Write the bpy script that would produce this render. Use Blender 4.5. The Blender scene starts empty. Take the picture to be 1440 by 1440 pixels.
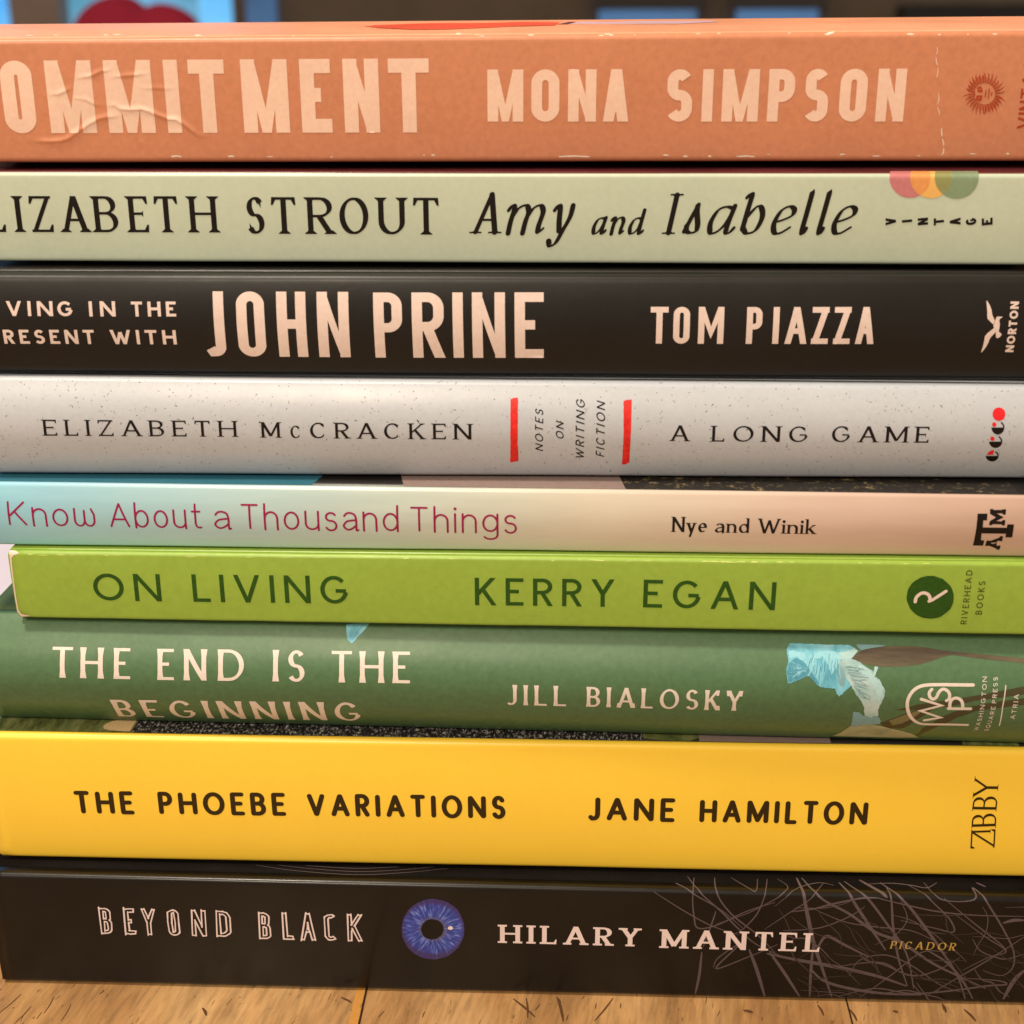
import bpy, bmesh, math, random
import numpy as np
from mathutils import Vector, Matrix, noise
from mathutils.geometry import delaunay_2d_cdt

# ------------------------------------------------------------------ camera, world, lamps, exposure
scene = bpy.context.scene
COL = scene.collection
MM = 0.001


def lin(r, g, b):
    def f(c):
        c /= 255.0
        return c / 12.92 if c <= 0.04045 else ((c + 0.055) / 1.055) ** 2.4
    return (f(r), f(g), f(b), 1.0)


cam_data = bpy.data.cameras.new('camera')
cam = bpy.data.objects.new('camera', cam_data)
COL.objects.link(cam)
cam_data.sensor_width = 36.0
cam_data.lens = 50.0
cam_data.clip_start = 0.01
cam_data.clip_end = 60.0
RIGHT = Vector((0.99888118, 0.04703473, -0.00491075))
UP = Vector((-0.01171778, 0.34677248, 0.93787608))
FWD = Vector((-0.04581566, 0.93676922, -0.34693565))
rot = Matrix((RIGHT, UP, -FWD)).transposed()
cam.matrix_world = Matrix.Translation((0.01196573, -0.2343, 0.18980989)) @ rot.to_4x4()
cam_data.dof.use_dof = True
cam_data.dof.focus_distance = 0.274
cam_data.dof.aperture_fstop = 20.0
scene.camera = cam

world = bpy.data.worlds.new('World')
scene.world = world
world.use_nodes = True
bg = world.node_tree.nodes['Background']
bg.inputs['Color'].default_value = (1.0, 0.85, 0.68, 1.0)
bg.inputs['Strength'].default_value = 0.46


def area_lamp(name, loc, target, size, energy, colour):
    d = bpy.data.lights.new(name, 'AREA')
    d.shape = 'DISK'
    d.size = size
    d.energy = energy
    d.color = colour
    o = bpy.data.objects.new(name, d)
    o.location = loc
    o.rotation_euler = (Vector(target) - Vector(loc)).to_track_quat('-Z', 'Y').to_euler()
    COL.objects.link(o)
    return o


area_lamp('ceiling_lamp_key', (-0.27, -0.13, 1.12), (0.0, 0.0, 0.10), 0.15, 11.5, (1.0, 0.87, 0.70))
area_lamp('front_fill_lamp', (-0.24, -0.84, 0.80), (0.0, 0.0, 0.10), 0.30, 8.5, (1.0, 0.84, 0.64))  # soft fill added in front to brighten the spines

scene.view_settings.view_transform = 'Standard'
scene.view_settings.look = 'None'
scene.view_settings.exposure = 0.0
scene.view_settings.gamma = 1.0
scene.render.engine = 'CYCLES'
scene.cycles.use_denoising = True
scene.cycles.max_bounces = 8


# ------------------------------------------------------------------ helpers
def tag(o, label, cat, group=None, kind=None):
    o['label'] = label
    o['category'] = cat
    if group:
        o['group'] = group
    if kind:
        o['kind'] = kind
    return o


def empty(name, loc):
    o = bpy.data.objects.new(name, None)
    o.location = loc
    o.empty_display_size = 0.02
    COL.objects.link(o)
    return o


def mesh_obj(name, bm, mats, parent=None, smooth=False):
    me = bpy.data.meshes.new(name)
    bm.to_mesh(me)
    bm.free()
    for m in (mats if isinstance(mats, (list, tuple)) else [mats]):
        me.materials.append(m)
    if smooth:
        for p in me.polygons:
            p.use_smooth = True
    o = bpy.data.objects.new(name, me)
    COL.objects.link(o)
    if parent is not None:
        o.parent = parent
    return o


def add_box(bm, lo, hi, bevel=0.0):
    g = bmesh.ops.create_cube(bm, size=1.0)
    vs = g['verts']
    for v in vs:
        v.co = Vector([lo[i] + (v.co[i] + 0.5) * (hi[i] - lo[i]) for i in range(3)])
    if bevel > 0:
        es = list({e for v in vs for e in v.link_edges})
        bmesh.ops.bevel(bm, geom=es, offset=bevel, segments=2, affect='EDGES', profile=0.5)


# ------------------------------------------------------------------ materials
MATS = {}


class NT:
    def __init__(self, name):
        self.m = bpy.data.materials.new(name)
        self.m.use_nodes = True
        self.t = self.m.node_tree
        self.b = self.t.nodes['Principled BSDF']
        self.co = self.n('ShaderNodeTexCoord').outputs['Object']

    def n(self, kind, **props):
        x = self.t.nodes.new(kind)
        for k, v in props.items():
            setattr(x, k, v)
        return x

    def link(self, a, b):
        self.t.links.new(a, b)

    def noise(self, scale, detail=3.0, rough=0.55, stretch=None, offset=None):
        x = self.n('ShaderNodeTexNoise')
        x.inputs['Scale'].default_value = scale
        x.inputs['Detail'].default_value = detail
        x.inputs['Roughness'].default_value = rough
        mp = self.n('ShaderNodeMapping')
        if stretch:
            mp.inputs['Scale'].default_value = stretch
        if offset:
            mp.inputs['Location'].default_value = offset
        self.link(self.co, mp.inputs['Vector'])
        self.link(mp.outputs['Vector'], x.inputs['Vector'])
        return x.outputs['Fac']

    def ramp(self, fac, stops):
        x = self.n('ShaderNodeValToRGB')
        e = x.color_ramp.elements
        while len(e) < len(stops):
            e.new(0.5)
        for i, (p, c) in enumerate(stops):
            e[i].position = p
            e[i].color = c if len(c) == 4 else (*c, 1)
        self.link(fac, x.inputs['Fac'])
        return x.outputs['Color']

    def mix(self, a, b, fac, mode='MIX'):
        x = self.n('ShaderNodeMix', data_type='RGBA', blend_type=mode)
        for sock, v in ((x.inputs[6], a), (x.inputs[7], b)):
            if isinstance(v, tuple):
                sock.default_value = v
            else:
                self.link(v, sock)
        if isinstance(fac, (int, float)):
            x.inputs[0].default_value = fac
        else:
            self.link(fac, x.inputs[0])
        return x.outputs[2]

    def colour(self, c):
        if isinstance(c, tuple):
            self.b.inputs['Base Color'].default_value = c
        else:
            self.link(c, self.b.inputs['Base Color'])

    def surface(self, rough, spec=0.5, coat=0.0, coat_rough=0.1):
        if isinstance(rough, (int, float)):
            self.b.inputs['Roughness'].default_value = rough
        else:
            self.link(rough, self.b.inputs['Roughness'])
        self.b.inputs['Specular IOR Level'].default_value = spec
        self.b.inputs['Coat Weight'].default_value = coat
        self.b.inputs['Coat Roughness'].default_value = coat_rough

    def bump(self, h, strength, dist=0.0002):
        x = self.n('ShaderNodeBump')
        x.inputs['Strength'].default_value = strength
        x.inputs['Distance'].default_value = dist
        self.link(h, x.inputs['Height'])
        self.link(x.outputs['Normal'], self.b.inputs['Normal'])


def scale_c(c, k):
    return (min(1, c[0] * k), min(1, c[1] * k), min(1, c[2] * k), 1.0)


def paper(name, c, rough=0.45, var=0.10, fine=0.05, spec=0.4, coat=0.0, coat_rough=0.15, bump=0.15, grain=900.0, var_scale=60.0):
    """printed card: soft large mottling, fine print grain, faint fibre bump"""
    t = NT(name)
    big = t.noise(var_scale, 4.0, 0.6, (1.0, 1.0, 1.6))
    small = t.noise(grain, 2.0)
    base = t.ramp(big, [(0.3, scale_c(c, 1 - var)), (0.7, scale_c(c, 1 + var))])
    base = t.mix(base, t.ramp(small, [(0.3, (0, 0, 0, 1)), (0.7, (1, 1, 1, 1))]), fine, 'OVERLAY')
    t.colour(base)
    hand = t.noise(38.0, 5.0, 0.7)                     # handling: gloss that varies over the surface
    lo, hi = max(.05, rough - .07), rough + .07
    t.surface(t.ramp(hand, [(0.3, (lo, lo, lo, 1)), (0.7, (hi, hi, hi, 1))]), spec, coat, coat_rough)
    if bump:
        t.bump(t.noise(grain * 0.7, 3.0), bump, 0.00006)
    MATS[name] = t.m
    return t.m


def ink(name, c, rough=0.45, fine=0.06, spec=0.4, coat=0.0):
    return paper(name, c, rough, 0.05, fine, spec * 0.6, coat, 0.2, 0.08, 1200.0)


# ------------------------------------------------------------------ the books
def profile(T, r, b, n=40):
    """cross-section (y, z) of a spine, bottom tangent to top tangent; front-most y = 0"""
    half = T / 2 - r
    a = 0.0
    for _ in range(20):
        a = math.atan2(2 * b, half)
        half = T / 2 - r * (1 - math.sin(a))
    pts = []
    m = 8
    cy = b + r * math.cos(a)
    cz = -half + r * math.sin(a)
    for i in range(m + 1):
        ang = math.pi / 2 - (math.pi / 2 - a) * i / m
        pts.append((cy - r * math.cos(ang), cz - r * math.sin(ang)))
    low = list(pts)
    for i in range(1, n):
        t = -1 + 2 * i / n
        pts.append((b * t * t, half * t))
    pts += [(y, -z) for y, z in low[::-1]]
    return [(y, z + T / 2) for y, z in pts]


# x0, x1: ends (mm); then front-most y, base z and thickness at the left reference (xl) and right reference (xr)
BOOKS = {
    'commitment': dict(x0=-112, x1=112, xl=-93.5, xr=91.6, y=(25.3, 32.0), z=(160.1, 159.7), t=(21.4, 22.3), r=1.0, b=0.2, depth=104, hard=False),
    'sage': dict(x0=-102, x1=101.5, xl=-94.3, xr=91.2, y=(21.6, 23.3), z=(142.9, 142.5), t=(15.9, 15.9), r=0.7, b=0.2, depth=131, hard=False),
    'prine': dict(x0=-101, x1=97.5, xl=-93.5, xr=91.5, y=(13.1, 16.7), z=(123.7, 122.7), t=(18.2, 18.8), r=1.6, b=1.2, depth=140, hard=True),
    'speckled': dict(x0=-97.0, x1=95.5, xl=-95.0, xr=92.5, y=(10.6, 12.9), z=(104.5, 104.8), t=(18.7, 17.4), r=1.6, b=2.5, depth=140, hard=True),
    'thousand': dict(x0=-102, x1=98.5, xl=-95.7, xr=92.0, y=(8.1, 6.0), z=(91.8, 92.9), t=(12.4, 11.6), r=0.8, b=1.0, depth=135, hard=False),
    'living': dict(x0=-94.0, x1=98.0, xl=-97.1, xr=93.4, y=(6.8, 4.6), z=(77.8, 78.5), t=(13.6, 14.1), r=0.7, b=0.2, depth=128, hard=False),
    'iris': dict(x0=-101.6, x1=101, xl=-98.5, xr=95.3, y=(3.8, 2.6), z=(54.9, 54.0), t=(22.6, 24.0), r=1.0, b=6.0, depth=142, hard=True),
    'phoebe': dict(x0=-102.6, x1=105, xl=-102.3, xr=100.0, y=(3.1, 6.1), z=(26.5, 25.3), t=(28.0, 28.4), r=1.2, b=0.6, depth=142, hard=True),
    'black': dict(x0=-103.6, x1=106, xl=-104.1, xr=101.3, y=(-1.5, 0.0), z=(0.3, 0.3), t=(25.8, 24.6), r=1.0, b=0.3, depth=130, hard=False),
}
GAPS = dict(commitment=0, sage=1.2, prine=.45, speckled=.28, thousand=.36, living=.36, iris=.25, phoebe=.36, black=.36)
for _k, _b in BOOKS.items():
    _b['T0'] = (_b['t'][0] + _b['t'][1]) / 2
    _b['prof'] = profile(_b['T0'], _b['r'], _b['b'])
    _s = [0.0]
    for _i in range(1, len(_b['prof'])):
        (_y0, _z0), (_y1, _z1) = _b['prof'][_i - 1], _b['prof'][_i]
        _s.append(_s[-1] + math.hypot(_y1 - _y0, _z1 - _z0))
    _b['s'] = _s
    _b['S'] = _s[-1]
    _b['bow'] = [(0, 0), (12, 0), (34, GAPS[_k]), (_b['depth'], GAPS[_k])]
BOOKS['commitment']['bow'] = [(0, 0), (12, 1.1), (34, 1.65), (62, 0.9), (104, -0.5)]


def ends_at(b, x):
    k = (x - b['xl']) / (b['xr'] - b['xl'])
    f = lambda p: p[0] + (p[1] - p[0]) * k
    return f(b['y']), f(b['z']), f(b['t'])


def bow_at(b, d):
    """how far the front cover swells up at a distance d behind the spine's top edge"""
    w = b['bow']
    for (d0, h0), (d1, h1) in zip(w[:-1], w[1:]):
        if d <= d1:
            k = max(0.0, (d - d0) / (d1 - d0))
            return h0 + (h1 - h0) * k * k * (3 - 2 * k)
    return w[-1][1]


def prof_at(b, s):
    """(y, z, ny, nz) on the cross-section at arc length s; past the ends it runs along the covers"""
    P, A = b['prof'], b['s']
    if s <= 0:
        return P[0][0] - s, P[0][1], 0.0, -1.0
    if s >= A[-1]:
        return P[-1][0] + (s - A[-1]), P[-1][1] + bow_at(b, s - A[-1]), 0.0, 1.0
    lo, hi = 0, len(A) - 1
    while hi - lo > 1:
        m = (lo + hi) // 2
        if A[m] <= s:
            lo = m
        else:
            hi = m
    k = (s - A[lo]) / (A[hi] - A[lo])

    def nrm(i):
        j0, j1 = max(i - 1, 0), min(i + 1, len(P) - 1)
        dy, dz = P[j1][0] - P[j0][0], P[j1][1] - P[j0][1]
        l = math.hypot(dy, dz) or 1.0
        return -dz / l, dy / l
    n0, n1 = nrm(lo), nrm(hi)
    ny, nz = n0[0] + (n1[0] - n0[0]) * k, n0[1] + (n1[1] - n0[1]) * k
    l = math.hypot(ny, nz) or 1.0
    return (P[lo][0] + (P[hi][0] - P[lo][0]) * k, P[lo][1] + (P[hi][1] - P[lo][1]) * k, ny / l, nz / l)


def surface_mm(b, u, s, off=0.0):
    x = b['x0'] + u
    y0, z0, t = ends_at(b, x)
    py, pz, ny, nz = prof_at(b, s)
    return (x, y0 + py + ny * off, z0 + (pz + nz * off) * t / b['T0'])


CREASES = []        # (polyline in (u, s), height, width) pressed into the orange spine


def relief(key, u, s):
    """small unevenness of the card, and the creases of the worn orange spine (mm)"""
    b = BOOKS[key]
    h = 0.09 * noise.noise(Vector((u * 0.024, s * 0.05, len(key) * 3.1))) + 0.022 * noise.noise(Vector((u * 0.08, s * 0.09, len(key) * 7.7)))
    if key == 'living':
        h += 0.05 * noise.noise(Vector((u * 0.12, s * 0.16, 4.4)))
    if key == 'commitment' and 0 < s < b['S'] and CREASES:
        for pl, hh, w in CREASES:
            best = 9e9
            side = 0.0
            for (ax, ay), (bx, by) in zip(pl[:-1], pl[1:]):
                dx, dy = bx - ax, by - ay
                k = max(0.0, min(1.0, ((u - ax) * dx + (s - ay) * dy) / (dx * dx + dy * dy)))
                qx, qy = ax + dx * k, ay + dy * k
                d = (u - qx) ** 2 + (s - qy) ** 2
                if d < best:
                    best = d
                    side = dx * (s - qy) - dy * (u - qx)
            d = math.sqrt(best)
            if d < 6 * w:
                tip = min(1.0, math.hypot(u - pl[0][0], s - pl[0][1]) / 3.0, math.hypot(u - pl[-1][0], s - pl[-1][1]) / 3.0)
                ww = w * .8 if side < 0 else w * 1.9
                h += hh * tip * math.exp(-(d / ww) ** 2)
    return h


def on_book(key, u, s, off=0.0):
    return Vector(surface_mm(BOOKS[key], u, s, off + relief(key, u, s))) * MM


def surface_normal(key, u, s):
    p = on_book(key, u, s)
    n = (on_book(key, u + 0.15, s) - p).cross(on_book(key, u, s + 0.12) - p)
    return n.normalized()


def book_origin(key):
    b = BOOKS[key]
    xc = (b['x0'] + b['x1']) / 2
    y0, z0, t = ends_at(b, xc)
    return Vector((xc, y0, z0)) * MM


# ------------------------------------------------------------------ drawing lettering as outlines
# Letters are skeletons of strokes in a unit box, inked with a pen: thick / thin and nib angle, caps, serifs.
def arc_pts(cx, cy, rx, ry, a0, a1, px=1.0, py=1.0, stadium=False):
    n = max(4, int(abs(a1 - a0) / 12))
    out = []
    RX, RY = rx * px, ry * py
    for i in range(n + 1):
        a = math.radians(a0 + (a1 - a0) * i / n)
        c, s = math.cos(a), math.sin(a)
        if stadium and RY > RX * 1.05:
            k = RX
            yy = s * k + (RY - k) * (1 if s > 1e-6 else -1 if s < -1e-6 else 0)
            out.append((cx + rx * c, cy + yy / py))
        elif stadium and RX > RY * 1.05:
            k = RY
            xx = c * k + (RX - k) * (1 if c > 1e-6 else -1 if c < -1e-6 else 0)
            out.append((cx + xx / px, cy + ry * s))
        else:
            out.append((cx + rx * c, cy + ry * s))
    return out


def catmull(p, n=7):
    out = []
    for i in range(len(p) - 1):
        a = p[max(i - 1, 0)]
        b, c = p[i], p[i + 1]
        d = p[min(i + 2, len(p) - 1)]
        for j in range(n):
            t = j / n
            out.append(tuple(0.5 * (2 * b[k] + (c[k] - a[k]) * t + (2 * a[k] - 5 * b[k] + 4 * c[k] - d[k]) * t * t
                                    + (3 * b[k] - a[k] - 3 * c[k] + d[k]) * t ** 3) for k in (0, 1)))
    out.append(p[-1])
    return out


def ccw(poly):
    a = sum(poly[i - 1][0] * poly[i][1] - poly[i][0] * poly[i - 1][1] for i in range(len(poly)))
    return poly if a > 0 else poly[::-1]


def area2(poly):
    return abs(sum(poly[i - 1][0] * poly[i][1] - poly[i][0] * poly[i - 1][1] for i in range(len(poly))))


def clip_half(poly, axis, lim, keep_below):
    out = []
    for i in range(len(poly)):
        a, b = poly[i - 1], poly[i]
        fa = (lim - a[axis]) if keep_below else (a[axis] - lim)
        fb = (lim - b[axis]) if keep_below else (b[axis] - lim)
        if (fa >= 0) != (fb >= 0):
            k = fa / (fa - fb)
            out.append((a[0] + (b[0] - a[0]) * k, a[1] + (b[1] - a[1]) * k))
        if fb >= 0:
            out.append(b)
    return out


def strip(pts, width, closed=False, round_caps=False):
    """ink a polyline; width is a number, a list per point, or a function of direction"""
    p = [pts[0]]
    ws = [width[0]] if isinstance(width, list) else None
    for i, q in enumerate(pts[1:], 1):
        if math.hypot(q[0] - p[-1][0], q[1] - p[-1][1]) > 1e-5:
            p.append(q)
            if ws is not None:
                ws.append(width[i])
    if closed and math.hypot(p[0][0] - p[-1][0], p[0][1] - p[-1][1]) < 1e-5:
        p.pop()
    n = len(p)
    if n < 2:
        return []

    def d(i, j):
        x, y = p[j][0] - p[i][0], p[j][1] - p[i][1]
        l = math.hypot(x, y) or 1.0
        return x / l, y / l
    left, right = [], []
    for i in range(n):
        if closed:
            d0, d1 = d(i - 1, i), d(i, (i + 1) % n)
        else:
            d0 = d(i - 1, i) if i > 0 else d(0, 1)
            d1 = d(i, i + 1) if i < n - 1 else d(n - 2, n - 1)
        tx, ty = d0[0] + d1[0], d0[1] + d1[1]
        l = math.hypot(tx, ty)
        if l < 1e-4:
            tx, ty, l = d1[0], d1[1], 1.0
        tx, ty = tx / l, ty / l
        cosh = max(0.45, tx * d1[0] + ty * d1[1])
        w = ws[i] if ws is not None else width(tx, ty) if callable(width) else width
        o = w / 2 / cosh
        left.append((p[i][0] - ty * o, p[i][1] + tx * o))
        right.append((p[i][0] + ty * o, p[i][1] - tx * o))
    polys = []
    for i in range(n if closed else n - 1):
        j = (i + 1) % n
        q = [right[i], right[j], left[j], left[i]]
        # guard against folded quads
        a, b2 = ccw([q[0], q[1], q[2]]), ccw([q[0], q[2], q[3]])
        for tri in (a, b2):
            if area2(tri) > 1e-9:
                polys.append(tri)
    if round_caps and not closed:
        for i, t in ((0, d(0, 1)), (n - 1, d(n - 2, n - 1))):
            w = ws[i] if ws is not None else width(*t) if callable(width) else width
            polys.append([(p[i][0] + math.cos(k * math.pi / 6) * w / 2, p[i][1] + math.sin(k * math.pi / 6) * w / 2) for k in range(12)])
    return polys


# strokes: 'x,y x,y @cx,cy,rx,ry,a0,a1' (or '~x,y ...' for a smooth curve) | flags at start | flags at end
# flags: s = foot serif, a = arm serif, x = run to the edge of the box, b = ball
CAPS = {
    'A': (.80, ['0,0 .5,1|s|', '.5,1 1,0||s', '.16,.33 .84,.33']),
    'B': (.60, ['0,0 0,1|s|s', '0,1 .45,1 @.45,.765,.47,.235,90,-90 0,.53', '0,.53 .5,.53 @.5,.265,.5,.265,90,-90 0,0']),
    'C': (.74, ['@.5,.5,.5,.5,42,318|c|c']),
    'D': (.76, ['0,0 0,1|s|s', '0,1 .38,1 @.38,.5,.62,.5,90,-90 0,0']),
    'E': (.54, ['0,0 0,1|s|s', '0,1 1,1||xa', '0,.52 .82,.52||m', '0,0 1,0||xa']),
    'F': (.52, ['0,0 0,1|s|s', '0,1 1,1||xa', '0,.50 .82,.50||m']),
    'G': (.82, ['@.5,.5,.5,.5,42,350|c|', '1,.46 .56,.46']),
    'H': (.74, ['0,0 0,1|s|s', '1,0 1,1|s|s', '0,.52 1,.52']),
    'I': (.00, ['.5,0 .5,1|s|s']),
    'J': (.42, ['1,1 1,.25 @.42,.25,.58,.25,0,-90 .20,.0 .0,.07|s|']),
    'K': (.66, ['0,0 0,1|s|s', '.94,1 .05,.40|s|', '.34,.60 1,0||s']),
    'L': (.50, ['0,0 0,1|s|s', '0,0 1,0||xa']),
    'M': (.94, ['0,0 0,1|s|q', '0,1 .5,.08', '.5,.08 1,1', '1,1 1,0|q|s']),
    'N': (.76, ['0,0 0,1|s|q', '0,1 1,0', '1,0 1,1||s']),
    'O': (.88, ['@.5,.5,.5,.5,0,360']),
    'P': (.56, ['0,0 0,1|s|s', '0,1 .5,1 @.5,.735,.5,.265,90,-90 0,.47']),
    'Q': (.88, ['@.5,.5,.5,.5,0,360', '.6,.3 1,-.05']),
    'R': (.60, ['0,0 0,1|s|s', '0,1 .48,1 @.48,.745,.5,.255,90,-90 0,.49', '.45,.49 1,0||s']),
    'S': (.56, ['@.5,.755,.46,.245,28,270 @.5,.255,.5,.255,90,-152|c|c']),
    'T': (.62, ['0,1 1,1|xa|xa', '.5,1 .5,0||s']),
    'U': (.72, ['0,1 0,.36 @.5,.36,.5,.36,180,360 1,1|s|s']),
    'V': (.76, ['0,1 .5,0|s|', '.5,0 1,1||s']),
    'W': (1.14, ['0,1 .27,0|s|', '.27,0 .5,.92', '.5,.92 .73,0', '.73,0 1,1||s']),
    'X': (.70, ['0,1 1,0|s|s', '1,1 0,0|s|s']),
    'Y': (.70, ['0,1 .5,.46|s|', '1,1 .5,.46|s|', '.5,.5 .5,0||s']),
    'Z': (.62, ['0,1 1,1|xa|x', '1,1 0,0', '0,0 1,0|x|xa']),
}


def lower(X):
    """lower-case skeletons for x-height X; written in absolute heights"""
    f = lambda k: '%.4f' % (k * X)
    s_ = lambda k: '%.4f' % k
    top, hi = s_(X - .04), s_(.36 * X)
    return {
        'a': (.52, ['~.06,%s .25,%s .55,%s .88,%s 1,%s 1,.3 1,.02 1.14,.03||' % (f(.80), f(.93), f(.96), f(.86), f(.60)),
                    '~1,%s .7,%s .25,%s 0,%s .25,.05 .6,.07 1,%s' % (f(.58), f(.57), f(.50), f(.27), f(.30))]),
        'b': (.56, ['0,.0 0,1||l', '@.5,%s,.5,%s,0,360' % (f(.5), s_(X / 2 - .04))]),
        'd': (.56, ['1,.0 1,1|t|l', '@.5,%s,.5,%s,0,360' % (f(.5), s_(X / 2 - .04))]),
        'e': (.54, ['.02,%s .99,%s @.5,%s,.49,%s,10,312' % (f(.53), f(.53), f(.5), s_(X / 2 - .04))]),
        'g': (.56, ['1,%s 1,-.10 @.5,-.10,.5,.19,0,-150' % s_(X), '@.5,%s,.5,%s,0,360' % (f(.52), s_(X / 2 - .05))]),
        'h': (.52, ['0,0 0,1|s|l', '0,%s @.5,%s,.5,%s,170,0 1,0||ts' % (f(.55), s_(X - .04 - .33 * X), f(.33))]),
        'i': (.0, ['.5,0 .5,%s|s|l' % s_(X), '.5,%s .5,%s|o|' % (s_(X + .2), s_(X + .205))]),
        'k': (.50, ['0,0 0,1|s|l', '.9,%s .05,%s|s|' % (s_(X), f(.42)), '.32,%s 1,0||s' % f(.6)]),
        'n': (.52, ['0,0 0,%s|s|l' % s_(X), '0,%s @.5,%s,.5,%s,170,0 1,0||ts' % (f(.55), s_(X - .04 - .33 * X), f(.33))]),
        'o': (.56, ['@.5,%s,.5,%s,0,360' % (f(.5), s_(X / 2 - .04))]),
        's': (.44, ['@.5,%s,.46,%s,30,270 @.5,%s,.5,%s,90,-155' % (f(.735), s_(.265 * X - .04), f(.265), s_(.265 * X - .04 + .04))]),
        't': (.40, ['.38,.98 .38,.22 @.72,.22,.34,.18,180,275 1,.05', '0,%s .92,%s' % (s_(X - .04), s_(X - .04))]),
        'u': (.52, ['0,%s 0,%s @.5,%s,.5,%s,180,360 1,%s' % (s_(X), hi, hi, s_(.36 * X - .04), hi), '1,%s 1,.0||t' % s_(X)]),
        'w': (.76, ['0,%s 0,.28 @.25,.28,.25,.24,180,360 .5,%s' % (s_(X), f(.9)), '.5,.28 @.75,.28,.25,.24,180,360 ~' + ' 1,%s' % f(.7) + ' .86,%s' % s_(X)]),
        'y': (.54, ['0,%s .52,.02|s|' % s_(X), '1,%s .30,-.34|s|' % s_(X)]),
    }


def italic(X):
    """slanted book-italic lower case, pen drawn, for x-height X"""
    q = lambda k: '%.3f' % (k * X)
    return {
        'a': (.52, ['~.95,%s .62,%s .25,%s .03,%s .12,.04 .40,.05 .72,%s .93,%s' % (q(.90), q(.97), q(.85), q(.42), q(.35), q(.75)),
                    '~.98,%s .86,%s .84,.06 1.0,.03 1.18,.16' % (q(1.0), q(.45))]),
        'b': (.50, ['~-.12,.90 .02,.99 .14,.96 .10,.60 .06,.12', '~.06,.16 .35,.02 .78,.09 .98,%s .85,%s .55,%s .10,%s' % (q(.55), q(.90), q(.97), q(.55))]),
        'd': (.52, ['~.80,%s .50,%s .20,%s .02,%s .12,.04 .40,.05 .72,%s .85,%s' % (q(.93), q(.97), q(.82), q(.42), q(.35), q(.75)),
                    '~.92,1.02 .86,.5 .84,.06 1.0,.03 1.16,.15']),
        'e': (.50, ['~.05,%s .45,%s .88,%s .93,%s .62,%s .25,%s .04,%s .16,.05 .48,.02 .95,.17' % (q(.42), q(.50), q(.66), q(.88), q(.98), q(.82), q(.40))]),
        'l': (.20, ['~.12,1.0 .25,1.0 .18,.5 .12,.12 .45,.01 1.0,.14']),
        'm': (.98, ['~-.06,%s .03,%s .10,%s .06,.3 .05,0' % (q(.82), q(1.0), q(.9)), '~.07,%s .22,%s .42,%s .52,%s .48,.3 .46,0' % (q(.55), q(.90), q(1.0), q(.78)),
                    '~.49,%s .64,%s .82,%s .93,%s .88,.2 .90,.03 1.03,.13' % (q(.55), q(.90), q(1.0), q(.78))]),
        'n': (.56, ['~-.10,%s .05,%s .17,%s .12,.3 .10,0' % (q(.82), q(1.0), q(.9)), '~.13,%s .38,%s .70,%s .90,%s .82,.2 .86,.03 1.06,.13' % (q(.55), q(.90), q(1.0), q(.78))]),
        's': (.44, ['~-.10,.06 .25,%s .56,%s .66,%s' % (q(.55), q(.93), q(1.05)), '~.60,%s .66,%s .98,%s .94,.07 .50,.03 .10,.08 .02,.20' % (q(1.0), q(.78), q(.34))]),
        'y': (.55, ['~-.05,%s .12,%s .26,%s .34,%s .46,.06' % (q(.82), q(1.0), q(.92), q(.5)),
                    '~1.0,%s .96,%s .70,.1 .40,-.24 .10,-.32 -.04,-.20' % (q(1.0), q(.6))]),
    }


class Style:
    def __init__(s, thick, thin, nib=None, serif=None, ser=(.11, .04, .05), stadium=False, rnd=False, shear=0.0,
                 track=.22, X=.68, lc='lower', over=None, wide=1.0, arm=.14, jit=0.0):
        s.thick, s.thin, s.nib, s.serif, s.ser = thick, thin, nib, serif, ser
        s.stadium, s.rnd, s.shear, s.track, s.X = stadium, rnd, shear, track, X
        s.low = lower(X) if lc == 'lower' else italic(X)
        s.italic = lc == 'italic'
        s.over = over or {}
        s.wide, s.arm, s.jit = wide, arm, jit

    def pen(s, dx, dy):
        if s.nib is not None:
            a = math.radians(s.nib)
            return max(s.thin, s.thick * abs(math.cos(a) * dy - math.sin(a) * dx) / math.cos(a))
        return math.hypot(s.thin * dx, s.thick * dy)


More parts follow.
